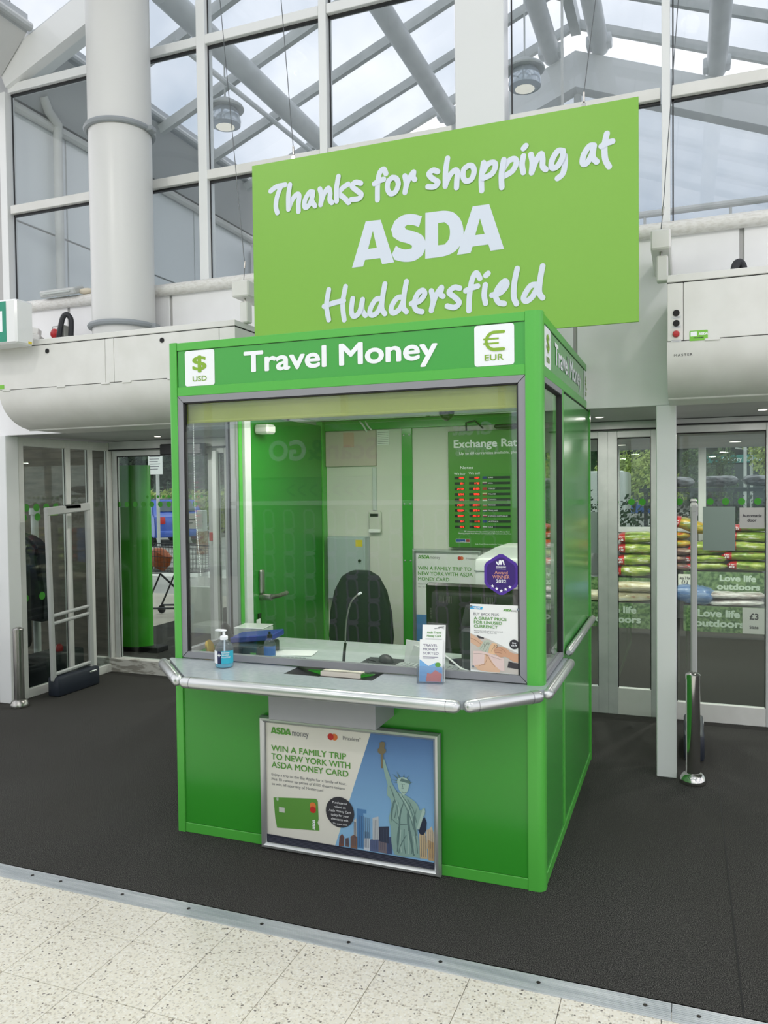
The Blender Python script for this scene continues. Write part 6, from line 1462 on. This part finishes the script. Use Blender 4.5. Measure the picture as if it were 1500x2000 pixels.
for x0, x1, y, z0, z1, lb, tx in ((0.60, 0.84, 9.84, 0.005, 0.30, 'grey price card reading three pounds on the low bin', ('£3', 'Slate')), (-0.09, 0.06, 10.1, 0.50, 0.64, 'cream price card reading any three for twelve pounds', ('Any 3 for', '£12'))):
    t = tag(obj('price_card', box(bm_new(), x0, x1, y-0.004, y, z0, z1), mat('card_%d' % int(x0*100), (188, 190, 184) if x0 > 0 else (222, 222, 206), 0.6)), lb, 'price card')
    b = bm_new(); pl_ = front(y-0.004)
    add_text(b, tx[0], pl_, (x0+x1)/2, z0+(z1-z0)*0.55, (z1-z0)*0.24, align='C', d=0.001, bold=0.02, width=None if x0 > 0 else 0.12); add_text(b, tx[1], pl_, (x0+x1)/2, z0+(z1-z0)*0.2, (z1-z0)*(0.12 if x0 > 0 else 0.26), align='C', d=0.001, bold=0.02); obj('lettering', b, DKGREY_PRINT, t)
# sacks
def sack_mesh(seed):
    rnd = random.Random(seed); b = bm_new(); nu, nv = 14, 8; rings = []
    for i in range(nu+1):
        u = -1 + 2*i/nu; k = (1-abs(u)**4)**0.5; ring = []
        for j in range(nv*2):
            a = 2*math.pi*j/(nv*2); c, s = math.cos(a), math.sin(a)
            w = (abs(c)**0.6)*(1 if c > 0 else -1); h = (abs(s)**0.8)*(1 if s > 0 else -1)
            wob = 1 + 0.05*rnd.uniform(-1, 1)
            ring.append(b.verts.new((u*(1+0.02*rnd.uniform(-1, 1)), w*(0.88+0.12*k)*wob, h*(0.12+0.88*k)*wob)))
        rings.append(ring)
    for A, B in zip(rings, rings[1:]):
        n = len(A)
        for j in range(n): b.faces.new((A[j], A[(j+1) % n], B[(j+1) % n], B[j]))
    b.faces.new(rings[0][::-1]); b.faces.new(rings[-1]); bmesh.ops.recalc_face_normals(b, faces=b.faces)
    return b
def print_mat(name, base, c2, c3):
    """printed plastic film: blotches of print colour and white glints painted into the colour"""
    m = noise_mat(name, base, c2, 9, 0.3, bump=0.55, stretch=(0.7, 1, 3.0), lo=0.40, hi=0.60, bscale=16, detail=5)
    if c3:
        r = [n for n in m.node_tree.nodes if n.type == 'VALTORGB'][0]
        for p, c in ((0.30, c3), (0.70, (226, 226, 214))):  # the palest stop paints white glints into the film
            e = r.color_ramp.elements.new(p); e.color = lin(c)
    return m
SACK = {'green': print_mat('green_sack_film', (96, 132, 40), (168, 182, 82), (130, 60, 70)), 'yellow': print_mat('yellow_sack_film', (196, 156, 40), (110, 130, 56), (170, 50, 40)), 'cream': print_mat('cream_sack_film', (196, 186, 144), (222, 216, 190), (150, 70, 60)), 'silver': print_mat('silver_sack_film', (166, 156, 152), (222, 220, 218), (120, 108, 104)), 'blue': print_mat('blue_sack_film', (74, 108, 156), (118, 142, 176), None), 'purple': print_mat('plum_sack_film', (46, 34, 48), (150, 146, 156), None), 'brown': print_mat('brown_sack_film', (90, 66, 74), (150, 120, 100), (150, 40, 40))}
REDF = noise_mat('red_sack_end', (168, 26, 32), (196, 56, 52), 14, 0.35, bump=0.2)
sm = [sack_mesh(i) for i in range(3)]
SM = []
for q in sm:
    me = bpy.data.meshes.new('sack'); q.to_mesh(me); q.free()
    for p in me.polygons: p.use_smooth = True
    SM.append(me)
def end_mesh(seed, u0, u1, src):
    b = bm_new(); b.from_mesh(src); bmesh.ops.bisect_plane(b, geom=b.verts[:]+b.edges[:]+b.faces[:], plane_co=(u1, 0, 0), plane_no=(1, 0, 0), clear_outer=True)
    b.transform(Matrix.Diagonal((1.012, 1.03, 1.04, 1))); me = bpy.data.meshes.new('sack_end'); b.to_mesh(me); b.free()
    for p in me.polygons: p.use_smooth = True
    return me
EM = [end_mesh(i, -1, -0.58, SM[i]) for i in range(3)]
ETXT = None
def sack(x, y, z, L, Wd, H, colour, label, group, red=True, rotz=0.0, tilt=0.0):
    i = random.randrange(3)
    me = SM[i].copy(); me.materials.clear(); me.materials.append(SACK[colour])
    o = bpy.data.objects.new('compost_sack', me); C.objects.link(o)
    o.location = (x + random.uniform(-0.03, 0.03), y + random.uniform(-0.02, 0.02), z+H*1.04); o.scale = (L/2, Wd/2, H*1.02); o.rotation_euler = (random.uniform(-0.05, 0.05), tilt + random.uniform(-0.04, 0.04), rotz + random.uniform(-0.08, 0.08)); tag(o, label, 'sack', group)
    if red:
        e = bpy.data.objects.new('red_end', EM[i]); C.objects.link(e); e.parent = o
        if not EM[i].materials: EM[i].materials.append(REDF)
        b = bm_new()
        pl_ = lambda u, v, d: (u, -1.06-d, v)
        add_text(b, '3 for', pl_, -0.9, 0.05, 0.28, width=0.2, d=0, bold=0.03); add_text(b, '£12', pl_, -0.88, -0.45, 0.36, width=0.2, d=0, bold=0.03)
        obj('offer_print', b, PRINT_WHITE, o, True)
    return o
GR = 'compost sacks stacked in the lobby'
ordn = ['bottom', 'second', 'third', 'fourth', 'fifth', 'sixth', 'seventh']
# right pile
for k in range(4):
    sack(0.70, 10.46, 0.665+0.118*k, 0.52, 0.36, 0.060, ('green', 'green', 'green', 'green')[k], '%s red-ended green sack of the right pile on the raised bin' % ordn[k], GR)
sack(0.76, 10.46, 1.14, 0.50, 0.34, 0.045, 'green', 'topmost green sack of the right pile under the notice', GR)
for k in range(3):
    sack(0.24, 10.46, 0.665+0.095*k, 0.50, 0.36, 0.048 if k < 2 else 0.085, 'green', '%s green sack of the middle pile below the grey notice' % ordn[k], GR, tilt=0.0 if k < 2 else -0.05)
for k in range(5):
    sack(-0.14, 10.40, 0.66+0.095*k, 0.34, 0.34, 0.047, ('brown', 'brown', 'brown', 'yellow', 'yellow')[k], '%s mottled sack of the pile beside the portal post' % ordn[k], GR, red=False, rotz=0.15)
sack(0.02, 10.38, 1.14, 0.40, 0.34, 0.075, 'yellow', 'slumped yellow sack with red end topping the pile by post', GR, rotz=0.1, tilt=0.3)
# low sacks
sack(0.10, 10.05, 0.300, 0.44, 0.34, 0.105, 'blue', 'blue sack slumped on the low bin beside silver sacks', GR, red=False, tilt=0.12, rotz=-0.2)
for k, (x, z) in enumerate(((0.55, 0.300), (0.40, 0.375), (0.66, 0.375))):
    sack(x, 10.08, z, 0.60 if k == 0 else 0.36, 0.30, 0.036, 'silver', ('wide silver sack at the bottom behind the three pound card', 'silver sack lying next to the blue sack', 'silver sack lying on top at the right')[k], GR, red=False)
# pile right of the kiosk
for k in range(4):
    sack(-0.60, 10.46, 0.565+0.14*k, 0.46, 0.36, 0.070, ('green', 'green', 'green', 'green', 'green')[k], '%s green sack of the pile between kiosk and right post' % ordn[k], GR)
for k, (x, z) in enumerate(((-0.62, 0.30), (-0.55, 0.42), (-1.05, 0.30))):
    sack(x, 10.06, z, 0.56, 0.32, 0.058, 'cream', ('lower cream sack right of the kiosk', 'upper cream sack right of the kiosk', 'cream sack half hidden by the kiosk')[k], GR, red=False)
t = thing('blue_canister_stack', (-0.86, 10.45, 0.56), 'stack of blue screenwash canisters right of the kiosk', 'canisters')
for k in range(3):
    b = bm_new(); box(b, -1.05, -0.86, 10.3, 10.5, 0.56+0.19*k, 0.74+0.19*k, 0.02); cn = obj('canister', b, BLUE, t)
    b = bm_new(); tube(b, [(-0.95, 10.4, 0.735+0.19*k), (-0.95, 10.4, 0.75+0.19*k)], 0.025, 10); obj('cap', b, DARK, cn)

# ---- green lobby panel and white hoop rail at left
t = thing('green_panel', (-5.5, 6.9, 0), 'bright green curved panel standing behind the left door', 'panel')
b = bm_new(); P = [(-5.78, 6.86), (-5.68, 6.83), (-5.56, 6.83), (-5.44, 6.86), (-5.36, 6.93), (-5.345, 6.96)]
A = [b.verts.new((x, y, 0.05)) for x, y in P]; B = [b.verts.new((x, y, 1.985)) for x, y in P]
A2 = [b.verts.new((x, y+0.03, 0.05)) for x, y in P]; B2 = [b.verts.new((x, y+0.03, 1.985)) for x, y in P]
for k in range(len(P)-1):
    b.faces.new((A[k], A[k+1], B[k+1], B[k])); b.faces.new((A2[k+1], A2[k], B2[k], B2[k+1])); b.faces.new((B[k], B[k+1], B2[k+1], B2[k])); b.faces.new((A[k], A2[k], A2[k+1], A[k+1]))
b.faces.new((A[-1], A2[-1], B2[-1], B[-1])); b.faces.new((A[0], B[0], B2[0], A2[0])); obj('panel_skin', b, mat('bright_green_acrylic', (66, 172, 44), 0.25, coat=0.4), t)
obj('panel_foot', box(bm_new(), -5.8, -5.2, 6.86, 7.05, 0, 0.055, 0.006), RUBBER, t)
b = bm_new(); tube(b, [(-5.58, 6.45, 0.0), (-5.585, 6.45, 0.70), (-5.60, 6.45, 0.80), (-5.64, 6.45, 0.85), (-5.75, 6.45, 0.87), (-5.9, 6.45, 0.87)], 0.034, 12); tag(obj('hoop_rail', b, WHITE_CLEAN), 'white bent hoop rail in front of the green panel', 'rail')
t = tag(obj('white_board', box(bm_new(), -5.75, -5.28, 8.0, 8.03, 0.0, 0.56, 0.004), PAPER), 'white board standing outside, seen through kiosk side window', 'board')

# ---- shopping trolley outside
t = thing('shopping_trolley', (-6.45, 9.0, 0), 'wire shopping trolley with orange child seat outside the door', 'trolley')
WIREM = mat('dark_wire', (58, 60, 62), 0.35, 0.7)
b = bm_new(); x0, x1, y0, y1 = -7.0, -5.9, 8.75, 9.2; zb, zt = 0.62, 0.98
def P3(u, v, w): # u along, v across, w height
    sh = 0.08*(1-u); return (x0+u*(x1-x0), y0+v*(y1-y0), zb+0.02*u + w*(zt-zb)*(1-0.15*u))
for k in range(23):
    u = k/22
    for v in (0, 1): tube(b, [P3(u, v, 0), P3(u, v, 1)], 0.0032, 4)
    tube(b, [P3(u, 0, 0), P3(u, 1, 0)], 0.0032, 4)
for k in range(6):
    w = k/5
    for v in (0, 1): tube(b, [P3(0, v, w), P3(1, v, w)], 0.0032 if 0 < k < 5 else 0.008, 5)
    tube(b, [P3(1, 0, w), P3(1, 1, w)], 0.0032, 4)
bk_ = obj('basket', b, WIREM, t); bk_['kind'] = 'stuff'
b = bm_new(); tube(b, [(-7.05, 8.8, 0.95), (-6.98, 8.8, 0.6), (-6.6, 8.8, 0.6), (-6.85, 8.8, 0.12)], 0.014, 8); tube(b, [(-6.85, 8.8, 0.12), (-6.0, 8.8, 0.16)], 0.014, 8); tube(b, [(-6.6, 8.8, 0.6), (-6.2, 8.8, 0.3), (-6.0, 8.8, 0.16)], 0.014, 8)
tube(b, [(-7.05, 9.15, 0.95), (-6.98, 9.15, 0.6), (-6.6, 9.15, 0.6), (-6.85, 9.15, 0.12)], 0.014, 8); tube(b, [(-6.85, 9.15, 0.12), (-6.0, 9.15, 0.16)], 0.014, 8); obj('chassis', b, WIREM, t)
b = bm_new(); tube(b, [(-7.06, 8.76, 1.0), (-7.06, 9.2, 1.0)], 0.016, 8); obj('push_handle', b, BLACK, t)
b = bm_new(); lathe(b, [(0.02, -0.16), (0.13, -0.13), (0.17, -0.02), (0.15, 0.08), (0.05, 0.13)], (0, 0, 0), 16, sy=0.6); b.transform(Matrix.Translation((-6.68, 8.92, 0.80)) @ Matrix.Rotation(0.45, 4, 'Y')); obj('child_seat', b, mat('orange_plastic', (176, 88, 40), 0.45), t)
for x, y in ((-6.85, 8.8), (-6.85, 9.15), (-6.0, 8.8), (-6.0, 9.15)):
    b = bm_new(); lathe(b, [(0.055, -0.015), (0.06, 0), (0.055, 0.015)], (x, y, 0.061), 14, 'Y'); obj('castor', b, RUBBER, t)

# ================================================================== OUTDOORS
struct('ground', box(bm_new(), -60, 60, 11.0, 90, -0.3, -0.01), noise_mat('car_park_tarmac', (150, 150, 146), (170, 169, 164), 0.8, 0.9), label='pale grey tarmac of the car park outside', cat='ground')
struct('ground_pavement', box(bm_new(), -60, -5.3, 6.2, 11.0, -0.3, -0.005), noise_mat('concrete_paving', (176, 170, 158), (196, 190, 178), 1.2, 0.9), label='pale concrete pavement outside the left door', cat='pavement')
b = bm_new(); box(b, -20, -7, 13.2, 14.6, -0.01, 0.002); tag(obj('road_marking', b, mat('worn_white_marking', (214, 212, 206), 0.8)), 'broad worn white road marking behind the trolley', 'road marking')
def car(loc, rotz, colour, label, plate='YB58 LAC'):
    t = thing('car', loc, label, 'car', 'parked cars', rotz)
    PAINT = mat('car_paint_%d_%d_%d' % colour, colour, 0.25, 0.2, coat=0.6); GL = mat('car_glass', (70, 88, 96), 0.08)
    prof = [(-1.9, 0.30), (-1.92, 0.62), (-1.85, 0.86), (-1.0, 0.98), (-0.55, 1.38), (0.2, 1.48), (1.2, 1.44), (1.62, 1.02), (1.85, 0.92), (1.9, 0.45), (1.85, 0.28)]
    b = bm_new()
    def ring(y, k): return [b.verts.new((x, y*(1.0 if z < 0.95 else 1-0.32*(z-0.95)), z)) for x, z in prof]
    L = [ring(y, 0) for y in (-0.82, -0.80, 0.80, 0.82)]
    n = len(prof)
    for A, B in zip(L, L[1:]):
        for k in range(n): b.faces.new((A[k], A[(k+1) % n], B[(k+1) % n], B[k]))
    b.faces.new(L[0][::-1]); b.faces.new(L[-1]); bmesh.ops.recalc_face_normals(b, faces=b.faces); bmesh.ops.bevel(b, geom=b.edges[:], offset=0.03, segments=2, affect='EDGES')
    obj('body', b, PAINT, t, True)
    b = bm_new(); b.faces.new([b.verts.new(c) for c in ((1.56, -0.60, 1.08), (1.56, 0.60, 1.08), (1.27, 0.55, 1.39), (1.27, -0.55, 1.39))]); b.transform(Matrix.Translation((0.018, 0, 0.012))); obj('rear_window', b, GL, t, True)
    b = bm_new(); b.faces.new([b.verts.new(c) for c in ((-0.98, -0.66, 1.01), (-0.98, 0.66, 1.01), (-0.58, 0.58, 1.35), (-0.58, -0.58, 1.35))]); b.transform(Matrix.Translation((-0.02, 0, 0.02))); obj('windscreen', b, GL, t, True)
    for s in (-1, 1):
        b = bm_new(); f = [b.verts.new((x, s*(0.826-0.32*0.82*(z-0.95)*0.9 if z > 0.95 else 0.826), z)) for x, z in ((-0.85, 1.0), (1.3, 1.0), (1.05, 1.36), (-0.45, 1.34))]; b.faces.new(f if s < 0 else f[::-1]); obj('side_window', b, GL, t, True)
        b = bm_new(); box(b, 1.84, 1.905, s*0.62-0.13, s*0.62+0.13, 0.70, 0.92, 0.02); obj('tail_light', b, mat('tail_red', (196, 40, 44), 0.2), t, True)
        for x in (-1.2, 1.2):
            b = bm_new(); lathe(b, [(0.27, -0.09), (0.30, -0.07), (0.30, 0.07), (0.27, 0.09), (0.1, 0.1)], (x, s*0.74, 0.30), 20, 'Y'); obj('wheel', b, RUBBER, t, True)
    b = bm_new(); box(b, 1.895, 1.915, -0.26, 0.26, 0.62, 0.74); pl_ = obj('number_plate', b, mat('yellow_plate', (226, 190, 60), 0.5), t, True)
    b = bm_new(); add_text(b, plate, lambda u, v, d: (1.915+d, u, v), 0, 0.645, 0.07, align='C', bold=0.02, d=0.002); obj('plate_print', b, BLACK, pl_, True)
    b = bm_new(); box(b, 1.80, 1.93, -0.74, 0.74, 0.30, 0.50, 0.03); obj('bumper', b, PAINT, t, True)
car((-16.4, 22.0, -0.01), -0.62, (52, 92, 190), 'small blue hatchback seen from behind beyond the trolley')
car((-18.8, 28.0, -0.01), 0.3, (222, 226, 226), 'white car parked behind the blinds chain', 'YK12 TRX')
car((-2.6, 44, -0.01), 0.2, (60, 96, 170), 'blue car far off in the car park')
car((2.2, 46, -0.01), 2.9, (206, 208, 210), 'pale silver car far off in the car park')
# wooded bank closing the view
b = bm_new(); rnd = random.Random(3); nx, nz = 90, 10; G_ = []
for i in range(nx+1):
    x = -100 + 150*i/nx; top = 15 + 2.5*math.sin(i*0.5) + rnd.uniform(-1.2, 1.2); G_.append([b.verts.new((x+rnd.uniform(-.4, .4), 72 + 8*(j/nz) + rnd.uniform(-1.2, 1.2), -0.2 + top*j/nz)) for j in range(nz+1)])
for A, B in zip(G_, G_[1:]):
    for j in range(nz): b.faces.new((A[j], B[j], B[j+1], A[j+1]))
struct('hillside', b, noise_mat('wooded_bank', (34, 50, 40), (74, 94, 72), 0.55, 0.9, detail=8, lo=0.35, hi=0.7, bump=0.6, bscale=0.9), label='dark wooded bank closing the car park view', cat='hillside')
# trees, hedges
def leaf_mesh(n, clumps, size, seed):
    rnd = random.Random(seed); V = []; F = []
    for _ in range(n):
        c = clumps[rnd.randrange(len(clumps))]
        while True:
            d = Vector((rnd.uniform(-1, 1), rnd.uniform(-1, 1), rnd.uniform(-1, 1)))
            if 0.3 < d.length < 1: break
        p = Vector(c[:3]) + Vector((d.x*c[3], d.y*c[3], d.z*c[4]))
        a = Vector((rnd.gauss(0, 1), rnd.gauss(0, 1), rnd.gauss(0, 1))).normalized(); q = a.orthogonal().normalized(); s = size*rnd.uniform(0.6, 1.4)
        w = a.cross(q); k = len(V)
        V += [p+q*s, p+w*s*0.6, p-q*s, p-w*s*0.6]; F.append((k, k+1, k+2, k+3))
    me = bpy.data.meshes.new('leaves'); me.from_pydata([tuple(v) for v in V], [], F); return me
def leaf_mat(name, c1, c2):
    m = noise_mat(name, c1, c2, 1.7, 0.7); return m
LDARK = leaf_mat('dark_foliage', (34, 52, 40), (62, 82, 60)); LMID = leaf_mat('mid_foliage', (62, 88, 52), (96, 122, 70)); LPALE = leaf_mat('pale_foliage', (132, 156, 74), (176, 190, 104)); BARK = mat('bark', (84, 72, 60), 0.9)
def tree(x, y, h, r, m, label, seed, n=2600, size=0.13):
    t = thing('tree', (x, y, -0.01), label, 'tree', 'trees beyond the car park')
    rnd = random.Random(seed); cl = [(rnd.uniform(-.6, .6)*r, rnd.uniform(-.6, .6)*r, h*rnd.uniform(0.42, 0.88), r*rnd.uniform(.4, .6), r*rnd.uniform(.4, .65)) for _ in range(9)]
    me = leaf_mesh(n, cl, size, seed); me.materials.append(m); o = bpy.data.objects.new('foliage', me); C.objects.link(o); o.parent = t
    b = bm_new(); tube(b, [(0, 0, 0), (0.05, 0, h*0.3), (0, 0.05, h*0.7)], [0.12, 0.09, 0.04], 7); obj('trunk', b, BARK, t, True)
k = 0
for x, y, h, r, m in ((-30, 42, 9, 4.5, LDARK), (-25, 40, 10, 4.5, LDARK), (-34, 46, 11, 5, LDARK), (-21, 44, 10, 5, LDARK), (-8, 62, 16, 7, LDARK), (-1.5, 64, 17, 7, LDARK), (5, 62, 16, 7, LDARK), (11, 66, 17, 7, LDARK), (-14, 66, 17, 7, LDARK)):
    tree(x, y, h, r, m, ['tall dark tree at the left of the blue car', 'dark evergreen tree rising over the blue car', 'dark tree filling the gap beside the sign post', 'dark tree behind the white car', 'dark wooded tree seen beside the kiosk edge', 'dark wooded tree behind the grey stile', 'dark wooded tree behind the lamp posts', 'dark wooded tree at far right of the door', 'dark wooded tree hidden mostly by kiosk'][k], 40+k, 9000, 0.22); k += 1
tree(-2.2, 32, 3.3, 1.6, LPALE, 'pale green small tree seen left of the right post', 60, 5200, 0.07)
tree(-1.0, 33, 3.0, 1.3, LPALE, 'round pale green tree beside the portal post', 61, 5000, 0.07)
tree(0.9, 36, 3.2, 1.1, LMID, 'small round tree in front of the teal canopy sign', 62, 4200, 0.065)
tree(2.75, 30, 4.6, 1.3, LPALE, 'bright yellow green tree at the right edge of door', 63, 5200, 0.065)
def hedge(x0, x1, y, h, d, m, label, seed, n=6000, size=0.05):
    cl = [(x0+(x1-x0)*k/14, y, h*0.55, max(d, (x1-x0)/24), h*0.5) for k in range(15)]
    me = leaf_mesh(n, cl, size, seed); me.materials.append(m); o = bpy.data.objects.new('hedge', me); C.objects.link(o); tag(o, label, 'hedge'); 
    return o
hedge(-24, -13.5, 26, 1.75, 0.7, LPALE, 'clipped pale green hedge behind the blue car', 70, 9000, 0.09)
hedge(-2.2, 1.6, 12.3, 1.62, 0.25, LDARK, 'dark leafy planter hedge outside the lobby window', 71, 5200, 0.035)
b = bm_new(); box(b, -2.4, 1.8, 12.1, 12.6, 0, 0.9, 0.01); tag(obj('planter_trough', b, DARK), 'dark planter trough holding the leafy hedge', 'planter')
t = thing('compost_rack', (0.6, 13.6, 0), 'dark outdoor rack carrying plum coloured sacks', 'rack')
obj('rack_shelf', box(bm_new(), -0.7, 2.2, 13.2, 14.0, 1.60, 1.66), DARK, t)
for x in (-0.6, 0.7, 2.1): obj('rack_leg', box(bm_new(), x-0.03, x+0.03, 13.25, 13.31, -0.01, 1.60), DARK, t)
for k, x in enumerate((-0.15, 0.50, 1.15, 1.80)):
    sack(x, 13.6, 1.675, 0.60, 0.5, 0.085, 'purple', ['leftmost', 'second', 'third', 'rightmost'][k] + ' plum sack on the outdoor rack', 'plum sacks on the outdoor rack', red=False, tilt=0.05*(-1)**k)
# white trailer, canopy, lamp posts, car-park sign
t = thing('white_trailer', (-1.3, 15.5, 0), 'white box trailer outside right of the kiosk', 'trailer')
obj('trailer_box', box(bm_new(), -2.0, -1.02, 14.6, 16.4, 0.6, 1.98, 0.05), WHITE_CLEAN, t)
for y in (15.0, 16.0):
    b = bm_new(); lathe(b, [(0.26, -0.08), (0.28, 0), (0.26, 0.08)], (-1.05, y, 0.27), 18, 'X'); obj('wheel', b, RUBBER, t)
t = thing('collection_canopy', (1.5, 40, 0), 'dark collection canopy with teal Grocery Collections sign', 'canopy')
obj('canopy_box', box(bm_new(), 0.2, 8.0, 39.6, 44, 0.0, 2.75), mat('dark_canopy', (52, 60, 62), 0.6), t)
fs = obj('fascia_sign', box(bm_new(), 0.75, 8.0, 39.5, 39.6, 2.72, 3.08), mat('teal_sign', (48, 132, 122), 0.5), t)
b = bm_new(); add_text(b, 'Grocery Collections', front(39.5), 1.55, 2.80, 0.19, width=2.0, bold=0.01, d=0.01); obj('lettering', b, PRINT_WHITE, fs)
for x, y, h, lb in ((1.78, 28, 3.75, 'tall twin lamp post seen through the right door'), (2.25, 32, 3.0, 'shorter lamp post behind the twin lamp post')):
    t = thing('lamp_post', (x, y, -0.01), lb, 'lamp post', 'car park lamp posts')
    b = bm_new(); tube(b, [(0, 0, 0), (0, 0, h)], 0.05, 10); obj('pole', b, ALU, t, True)
    for s in (-1, 1):
        b = bm_new(); beam(b, (0, 0, h), (s*0.55, 0, h+0.08), 0.08, 0.05); obj('lamp_arm', b, ALU, t, True)
t = thing('parking_sign', (-13.9, 18.5, -0.01), 'white parking notice on a grey pole beside the car', 'sign post')
b = bm_new(); tube(b, [(0, 0, 0), (0, 0, 2.3)], 0.05, 10); obj('pole', b, ALU, t, True)
bd = obj('notice', box(bm_new(), -0.26, 0.22, -0.08, -0.05, 2.2, 2.98, 0.005), PAPER, t, True)
b = bm_new(); rect(b, -0.2, -0.02, 2.78, 2.92, front(-0.08), 0.001); obj('blue_panel', b, BLUE, bd)
b = bm_new(); 
for k in range(6): stroke(b, [(-0.2, 2.7-0.07*k), (0.15-0.04*(k % 3), 2.7-0.07*k)], 0.02, front(-0.08), 0.002)
obj('print_lines', b, MIDGREY_PRINT, bd)
t = thing('marker_post', (-6.87, 10.2, -0.005), 'white bay marker post with rust and number outside', 'post')
b = bm_new(); box(b, -0.06, 0.06, -0.06, 0.06, 0.0, 1.42, 0.01); obj('post', b, PAPER, t, True)
b = bm_new(); box(b, -0.063, 0.063, -0.063, 0.063, 0.75, 1.1); obj('rust_sleeve', b, noise_mat('rusty_sleeve', (214, 200, 180), (156, 92, 56), 18, 0.8), t, True)
b = bm_new(); add_text(b, '3', front(-0.06), -0.02, 1.2, 0.14, bold=0.04, d=0.001); obj('number', b, BLACK, t, True)

# ================================================================== BEHIND THE PHOTOGRAPHER (mirrored in the kiosk glass)
SGN = thing('scanner_stand', (-2.75, -0.1, 0), 'green handset stand reflected faintly in the kiosk window', 'handset stand')
obj('back_board', box(bm_new(), -4.1, -1.4, -0.16, -0.10, 0.0, 2.35), mat('stand_green', (92, 160, 60), 0.5), SGN)
hb = obj('header', box(bm_new(), -4.1, -1.4, -0.10, -0.07, 1.82, 2.35, 0.004), mat('stand_header', (122, 184, 76), 0.5), SGN)
plS = rear(-0.07)
b = bm_new(); add_text(b, 'GO', plS, 3.33, 1.98, 0.19, bold=0.03, d=0.002); add_text(b, 'Great', plS, 1.55, 2.16, 0.11, bold=0.03, d=0.002); add_text(b, 'Offers', plS, 1.5, 1.98, 0.11, bold=0.03, d=0.002); obj('lettering', b, PRINT_WHITE, hb)
b = bm_new(); add_text(b, 'Scan&', plS, 2.60, 1.98, 0.19, width=0.70, bold=0.012, d=0.002)
for k in range(7): stroke(b, [(2.75+0.12*k, 1.75), (2.82+0.12*k, 1.70), (2.75+0.12*k, 1.65)], 0.02, rear(-0.10), 0.002)
obj('lettering', b, mat('stand_dark_print', (40, 70, 40), 0.5), hb)
obj('white_shelf', box(bm_new(), -4.1, -1.4, -0.10, 0.02, 1.56, 1.60, 0.004), WHITE_CLEAN, SGN)
CR = mat('cradle_grey', (170, 178, 176), 0.4)
b = bm_new(); tube(b, [(-0.05, 0, 0), (-0.05, 0.02, 0.13), (-0.03, 0.03, 0.16), (0.03, 0.03, 0.16), (0.05, 0.02, 0.13), (0.05, 0, 0), (0.03, 0.03, -0.02), (-0.03, 0.03, -0.02)], 0.009, 6, closed=True); box(b, -0.055, 0.055, 0.0, 0.03, -0.05, -0.02, 0.006)
me0 = None
for r in range(6):
    for c in range(12):
        if me0 is None:
            o = obj('scanner_cradle', b, CR, SGN); me0 = o.data
        else:
            o = bpy.data.objects.new('scanner_cradle', me0); C.objects.link(o); set_parent(o, SGN)
        o.location = (-3.95+0.215*c, -0.095, 0.30+0.21*r)
# unseen glazed shopfront, added to let sky light in from behind
sw = struct('window_5', loc=(-1.5, -7.05, 0), label='unseen glazed shopfront added behind the camera for sky light', cat='window')
xs = [-9, -6, -3, 0, 3, 6]
for x in xs: obj('mullion', box(bm_new(), x-0.06, x+0.06, -7.1, -7.0, 0, 4.6, 0.004), WHITE_CLEAN, sw)
for a, c in zip(xs, xs[1:]):
    obj('pane', box(bm_new(), a+0.06, c-0.06, -7.055, -7.045, 0.3, 4.5), GLASS, sw, smooth=False)
    obj('kick_panel', box(bm_new(), a+0.06, c-0.06, -7.08, -7.02, 0.0, 0.3), ALU, sw)
    obj('head_rail', box(bm_new(), a+0.06, c-0.06, -7.08, -7.02, 4.5, 4.6), WHITE_CLEAN, sw)
struct('ground_forecourt', box(bm_new(), -60, 60, -60, -7.1, -0.3, -0.01), MATS['car_park_tarmac'], label='pale forecourt beyond the added shopfront behind the camera', cat='ground')
